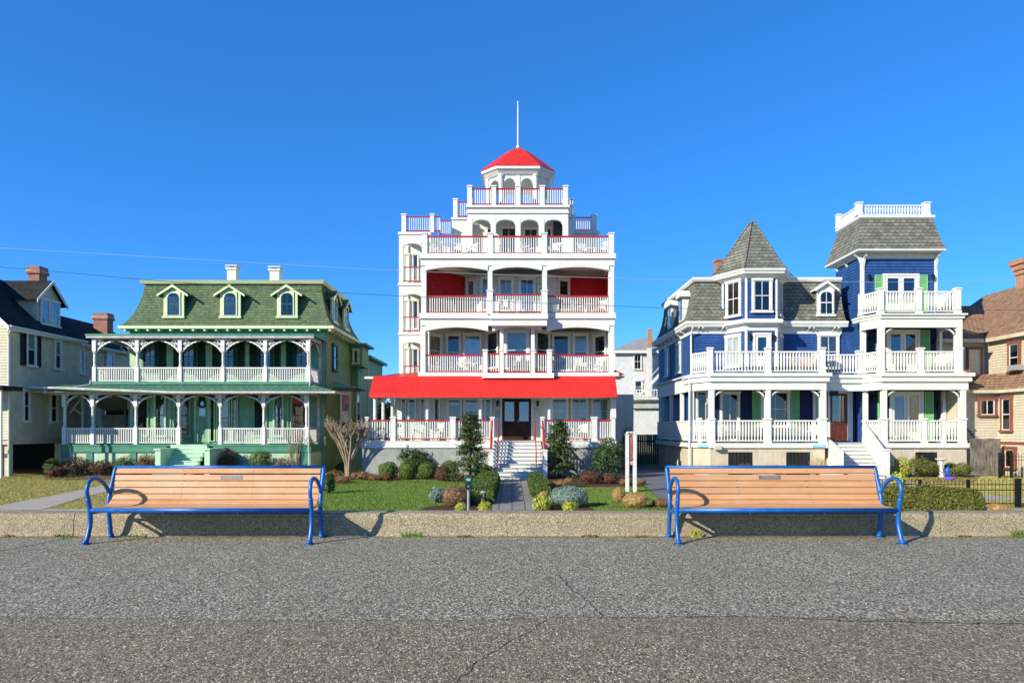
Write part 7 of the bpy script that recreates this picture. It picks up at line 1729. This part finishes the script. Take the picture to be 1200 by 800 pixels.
# sea wall: crowned top, slightly battered, cast in lengths with joints
def seawall():
    m = MB(); xs_ = [-60.0, X(86, 9.6)]
    while xs_[-1] < 60: xs_.append(xs_[-1]+6.1)
    prof = [(9.56, -.05), (9.60, .05), (9.615, .26), (9.63, .30), (9.66, .318), (9.95, .322), (9.98, .30), (10.0, -1.2)]
    r = random.Random(5)
    for i in range(len(xs_)-1):
        a, b = xs_[i]+.006, xs_[i+1]-.006; k = 40; rr = []
        for j in range(k+1):
            x = a+(b-a)*j/k; w = lambda s: .006*noise.noise(Vector((x*1.5, s, i)))+.003*noise.noise(Vector((x*9, s*3, i)))
            rr.append([(x, y+w(q), z+w(q+5)) for q, (y, z) in enumerate(prof)])
        m.rings(rr)
    struct(m, 'sea_wall', M['wall_c'])
seawall()
# drifted sand and dirt along the wall foot, and a scatter of dry leaf bits
M['dirt'] = plain_ground('drifted dirt', (.20, .16, .10), (.30, .25, .17), (.10, .075, .045), 6, 60, .5)
def dirt_line():
    r = random.Random(31); m = MB(); n = 900; xs_ = [-16+32*i/n for i in range(n+1)]
    e = [9.555-max(0, .035+.09*noise.noise(Vector((x*.9, 7, 0)))+.05*noise.noise(Vector((x*6, 2, 0)))) for x in xs_]
    for i in range(n):
        if e[i] < 9.55 or e[i+1] < 9.55: m.quad((xs_[i], e[i], .0025), (xs_[i+1], e[i+1], .0025), (xs_[i+1], 9.60, .006), (xs_[i], 9.60, .006))
    struct(m, 'dirt_drift', M['dirt'])
    m = MB()
    for _ in range(420):
        x = r.uniform(-8, 8); y = 9.5-abs(r.gauss(0, .12)) if r.random() < .72 else r.uniform(3.9, 9.4); a = r.uniform(0, 6.28); s = r.uniform(.006, .02); c_, s_ = math.cos(a)*s, math.sin(a)*s
        m.add([(x-c_, y-s_, .004), (x+s_*.6, y-c_*.6, .006+s*.3), (x+c_, y+s_, .005), (x-s_*.6, y+c_*.6, .004)], [(0, 1, 2, 3)])
    tag(m.build('leaf_litter', LM['brown']), kind='stuff')
dirt_line()
# cracks in the paving: thin dark ribbons following jagged lines
M['crack'] = paint('crack', (.018, .017, .015), .95, .2); M['crack_lt'] = paint('chipped crack edge', (.34, .32, .28), .95, .2)
def crack(pts, w, seed, mat='crack', z=.0015, amp=.02):
    r = random.Random(seed); P = []
    for i in range(len(pts)-1):
        (x0, y0), (x1, y1) = pts[i], pts[i+1]
        Ya, Yb = 1.5*800/(y0-503), 1.5*800/(y1-503); A = Vector((X(x0, Ya), Ya)); B_ = Vector((X(x1, Yb), Yb)); n = max(4, int((B_-A).length/.05))
        for k in range(n): P.append(A.lerp(B_, k/n)+Vector((r.uniform(-1, 1), r.uniform(-1, 1)))*amp)
    P.append(B_); m = MB()
    for i in range(len(P)-1):
        d = (P[i+1]-P[i]); nn = Vector((-d.y, d.x)).normalized(); w0, w1 = w*r.uniform(.4, 1.2), w*r.uniform(.4, 1.2)
        m.quad((P[i].x-nn.x*w0, P[i].y-nn.y*w0, z), (P[i+1].x-nn.x*w1, P[i+1].y-nn.y*w1, z), (P[i+1].x+nn.x*w1, P[i+1].y+nn.y*w1, z), (P[i].x+nn.x*w0, P[i].y+nn.y*w0, z))
    struct(m, 'pavement_crack', M[mat])
crack([(-30, 651), (20, 642), (86, 629)], .012, 1, amp=.006)
crack([(652, 672), (668, 688), (690, 706), (707, 722)], .006, 2); crack([(655, 671), (672, 686), (692, 702), (708, 719)], .005, 3, 'crack_lt', .0022)
crack([(534, 800), (560, 775), (600, 748), (625, 738), (640, 724)], .0032, 4)
crack([(900, 722), (1000, 727), (1100, 729), (1220, 731)], .006, 5, z=.002)
crack([(700, 724), (800, 722), (900, 722)], .004, 6, z=.002)
# yard surfaces
sheet('path', [G(0-60, 596), G(48, 597.8), G(96, 583), G(130, 575), G(172, 566), (X(201, 35.7), 35.7), (X(186, 35.7), 35.7), G(128, 567), G(60, 581), G(-10, 594)], -.990, 'concrete')
sheet('lawn', [G(376, 598.5), G(548, 598.5), G(578, 598.5), G(578, 562), G(440, 561), G(390, 564), G(376, 572)], -.996, 'lawn_g')
sheet('lawn', [G(622, 598.5), G(786, 598.5), G(770, 575), G(748, 562), G(690, 562), G(636, 562)], -.996, 'lawn_g')
sheet('planting_bed', [G(486, 599), G(590, 599), G(580, 575), G(545, 571), G(536, 590), G(500, 594)], -.991, 'mulch')
sheet('planting_bed', [G(366, 568), G(395, 569), G(440, 566), G(540, 567), G(580, 570), G(580, 556), G(366, 556)], -.990, 'mulch')
sheet('planting_bed', [G(622, 599), G(700, 599), G(686, 592), G(650, 583), G(668, 571), G(760, 571), G(764, 563), G(700, 556), G(636, 558)], -.991, 'mulch')
sheet('planting_bed', [G(716, 594), G(790, 598), G(785, 592), G(745, 586), G(715, 588)], -.989, 'mulch')
sheet('planting_bed', [G(52, 562), G(200, 562), G(200, 556), G(52, 556)], -.990, 'mulch'); sheet('planting_bed', [G(246, 566), G(366, 566), G(366, 556), G(246, 556)], -.990, 'mulch')
sheet('walkway', [(-.62, 20.56), (.68, 20.56), (1.45, 34.1), (-.85, 34.1)], -.985, 'paver')
sheet('driveway', [(4.9, 20.56), (8.1, 20.56), (9.6, 36.9), (9.6, 52), (6.1, 52), (6.1, 36.9), (5.9, 30)], -.986, 'drive')
sheet('path', [(11.9, 24.2), (18.5, 24.0), (26, 24.1), (26, 25.0), (18, 25.2), (11.9, 25.4)], -.986, 'concrete')
sheet('path', [(16.2, 25.2), (18.2, 25.2), (18.9, 34.7), (17.0, 34.7)], -.985, 'concrete')
sheet('planting_bed', [G(1040, 566), G(1140, 566), G(1150, 556), G(1040, 556)], -.990, 'mulch')
# grass blades near the street
def grass():
    r = random.Random(77)
    def inside(p, poly):
        c = False; j = len(poly)-1
        for i in range(len(poly)):
            if (poly[i][1] > p[1]) != (poly[j][1] > p[1]) and p[0] < (poly[j][0]-poly[i][0])*(p[1]-poly[i][1])/(poly[j][1]-poly[i][1])+poly[i][0]: c = not c
            j = i
        return c
    def field(polys, holes, n, mat, hmin, hmax):
        xs_ = [p[0] for q in polys for p in q]; ys_ = [p[1] for q in polys for p in q]; m = MB(); c = 0; tries = 0
        while c < n and tries < n*8:
            tries += 1; x, y = r.uniform(min(xs_), max(xs_)), r.uniform(min(ys_), max(ys_))
            if not any(inside((x, y), q) for q in polys) or any(inside((x, y), q) for q in holes): continue
            c += 1; h = r.uniform(hmin, hmax)*(1+.5*noise.noise(Vector((x, y, 0)))); a = r.uniform(0, 6.28); dx, dy = math.cos(a)*.009, math.sin(a)*.009; lx, ly = r.gauss(0, .02), r.gauss(0, .02)
            m.add([(x-dx, y-dy, -1.0), (x+dx, y+dy, -1.0), (x+lx, y+ly, -.99+h)], [(0, 1, 2)])
        tag(m.build('grass', LM[mat]), kind='stuff')
    beds = [[G(486, 599), G(590, 599), G(580, 575), G(545, 571), G(536, 590), G(500, 594)], [G(622, 599), G(700, 599), G(686, 592), G(650, 583), G(668, 571), G(760, 571), G(764, 563), G(700, 556), G(636, 558)], [(-.7, 20.5), (.75, 20.5), (1.5, 34.1), (-.9, 34.1)], [(4.8, 20.5), (8.2, 20.5), (9.7, 37), (6, 37), (5.8, 30)]]
    field([[G(376, 598.5), G(578, 598.5), G(578, 562), G(440, 561), G(390, 564), G(376, 572)], [G(622, 598.5), G(786, 598.5), G(770, 575), G(748, 562), G(636, 562)]], beds, 60000, 'grass_g', .025, .06)
    pth = [G(0-60, 596), G(48, 597.8), G(96, 583), G(130, 575), G(172, 566), (X(201, 35.7), 35.7), (X(186, 35.7), 35.7), G(128, 567), G(60, 581), G(-10, 594)]
    field([[(-22, 21.45), (-5.6, 21.45), (-9, 37), (-33, 38)]], [pth, [G(376, 598.5), G(548, 598.5), G(578, 598.5), G(578, 562), G(440, 561), G(390, 564), G(376, 572)]], 60000, 'grass_s', .02, .05)
    field([[(13, 22.2), (24, 22.2), (26, 36), (18.9, 36), (16.5, 26)]], [[(11.9, 24.2), (26, 24.0), (26, 25.3), (11.9, 25.4)]], 24000, 'grass_s', .02, .05)
grass()

# ================================================================= CAMERA, SUN, SKY
cam = bpy.data.cameras.new('camera'); co = bpy.data.objects.new('camera', cam); C.objects.link(co)
co.location = (0, 0, EYE); co.rotation_euler = (math.pi/2, 0, 0); cam.sensor_fit = 'HORIZONTAL'; cam.sensor_width = 36; cam.lens = 36*FP/1200
cam.shift_y = (HY-400)/1200; cam.clip_end = 8000; cam.clip_start = .05
bpy.context.scene.camera = co
EL = R(24.0); AZ = math.atan2(.774, .633)      # sunlight travels to +x,+y
d = Vector((math.sin(AZ)*math.cos(EL), math.cos(AZ)*math.cos(EL), -math.sin(EL)))
sl = bpy.data.lights.new('sun', 'SUN'); sl.energy = SUN_E; sl.angle = R(.53); sl.color = (1.0, .91, .77)
so = bpy.data.objects.new('sun', sl); C.objects.link(so); so.rotation_euler = d.to_track_quat('-Z', 'Y').to_euler(); so.location = (-30, -25, 30)
w = bpy.data.worlds.new('World'); bpy.context.scene.world = w; w.use_nodes = True; nt = w.node_tree
bg = nt.nodes['Background']; sk = nt.nodes.new('ShaderNodeTexSky'); sk.sky_type = 'NISHITA'; sk.sun_disc = False
sk.sun_elevation = EL; sk.sun_rotation = math.atan2(-d.x, -d.y); sk.altitude = 0; sk.air_density = SKY_AIR; sk.dust_density = SKY_DUST; sk.ozone_density = SKY_OZ
hs = nt.nodes.new('ShaderNodeHueSaturation'); hs.inputs['Saturation'].default_value = SKY_SAT; hs.inputs['Value'].default_value = SKY_V; hs.inputs['Hue'].default_value = SKY_HUE
gm = nt.nodes.new('ShaderNodeGamma'); gm.inputs[1].default_value = SKY_G; nt.links.new(sk.outputs[0], gm.inputs[0]); nt.links.new(gm.outputs[0], hs.inputs['Color']); nt.links.new(hs.outputs[0], bg.inputs[0]); bg.inputs[1].default_value = SKY_S
sc = bpy.context.scene; sc.view_settings.view_transform = 'Standard'; sc.view_settings.look = 'None'; sc.view_settings.gamma = 1; sc.view_settings.exposure = EXPO; sc.view_settings.use_curve_mapping = False
sc.render.engine = 'CYCLES'; sc.cycles.use_denoising = True; sc.cycles.max_bounces = 6; sc.cycles.transparent_max_bounces = 10
for o in bpy.data.objects:
    if '_w' in o: del o['_w']

for o in bpy.data.objects:
    if o.get('label') and not 4 <= len(o['label'].split()) <= 16: print('LABEL', len(o['label'].split()), o['label'])
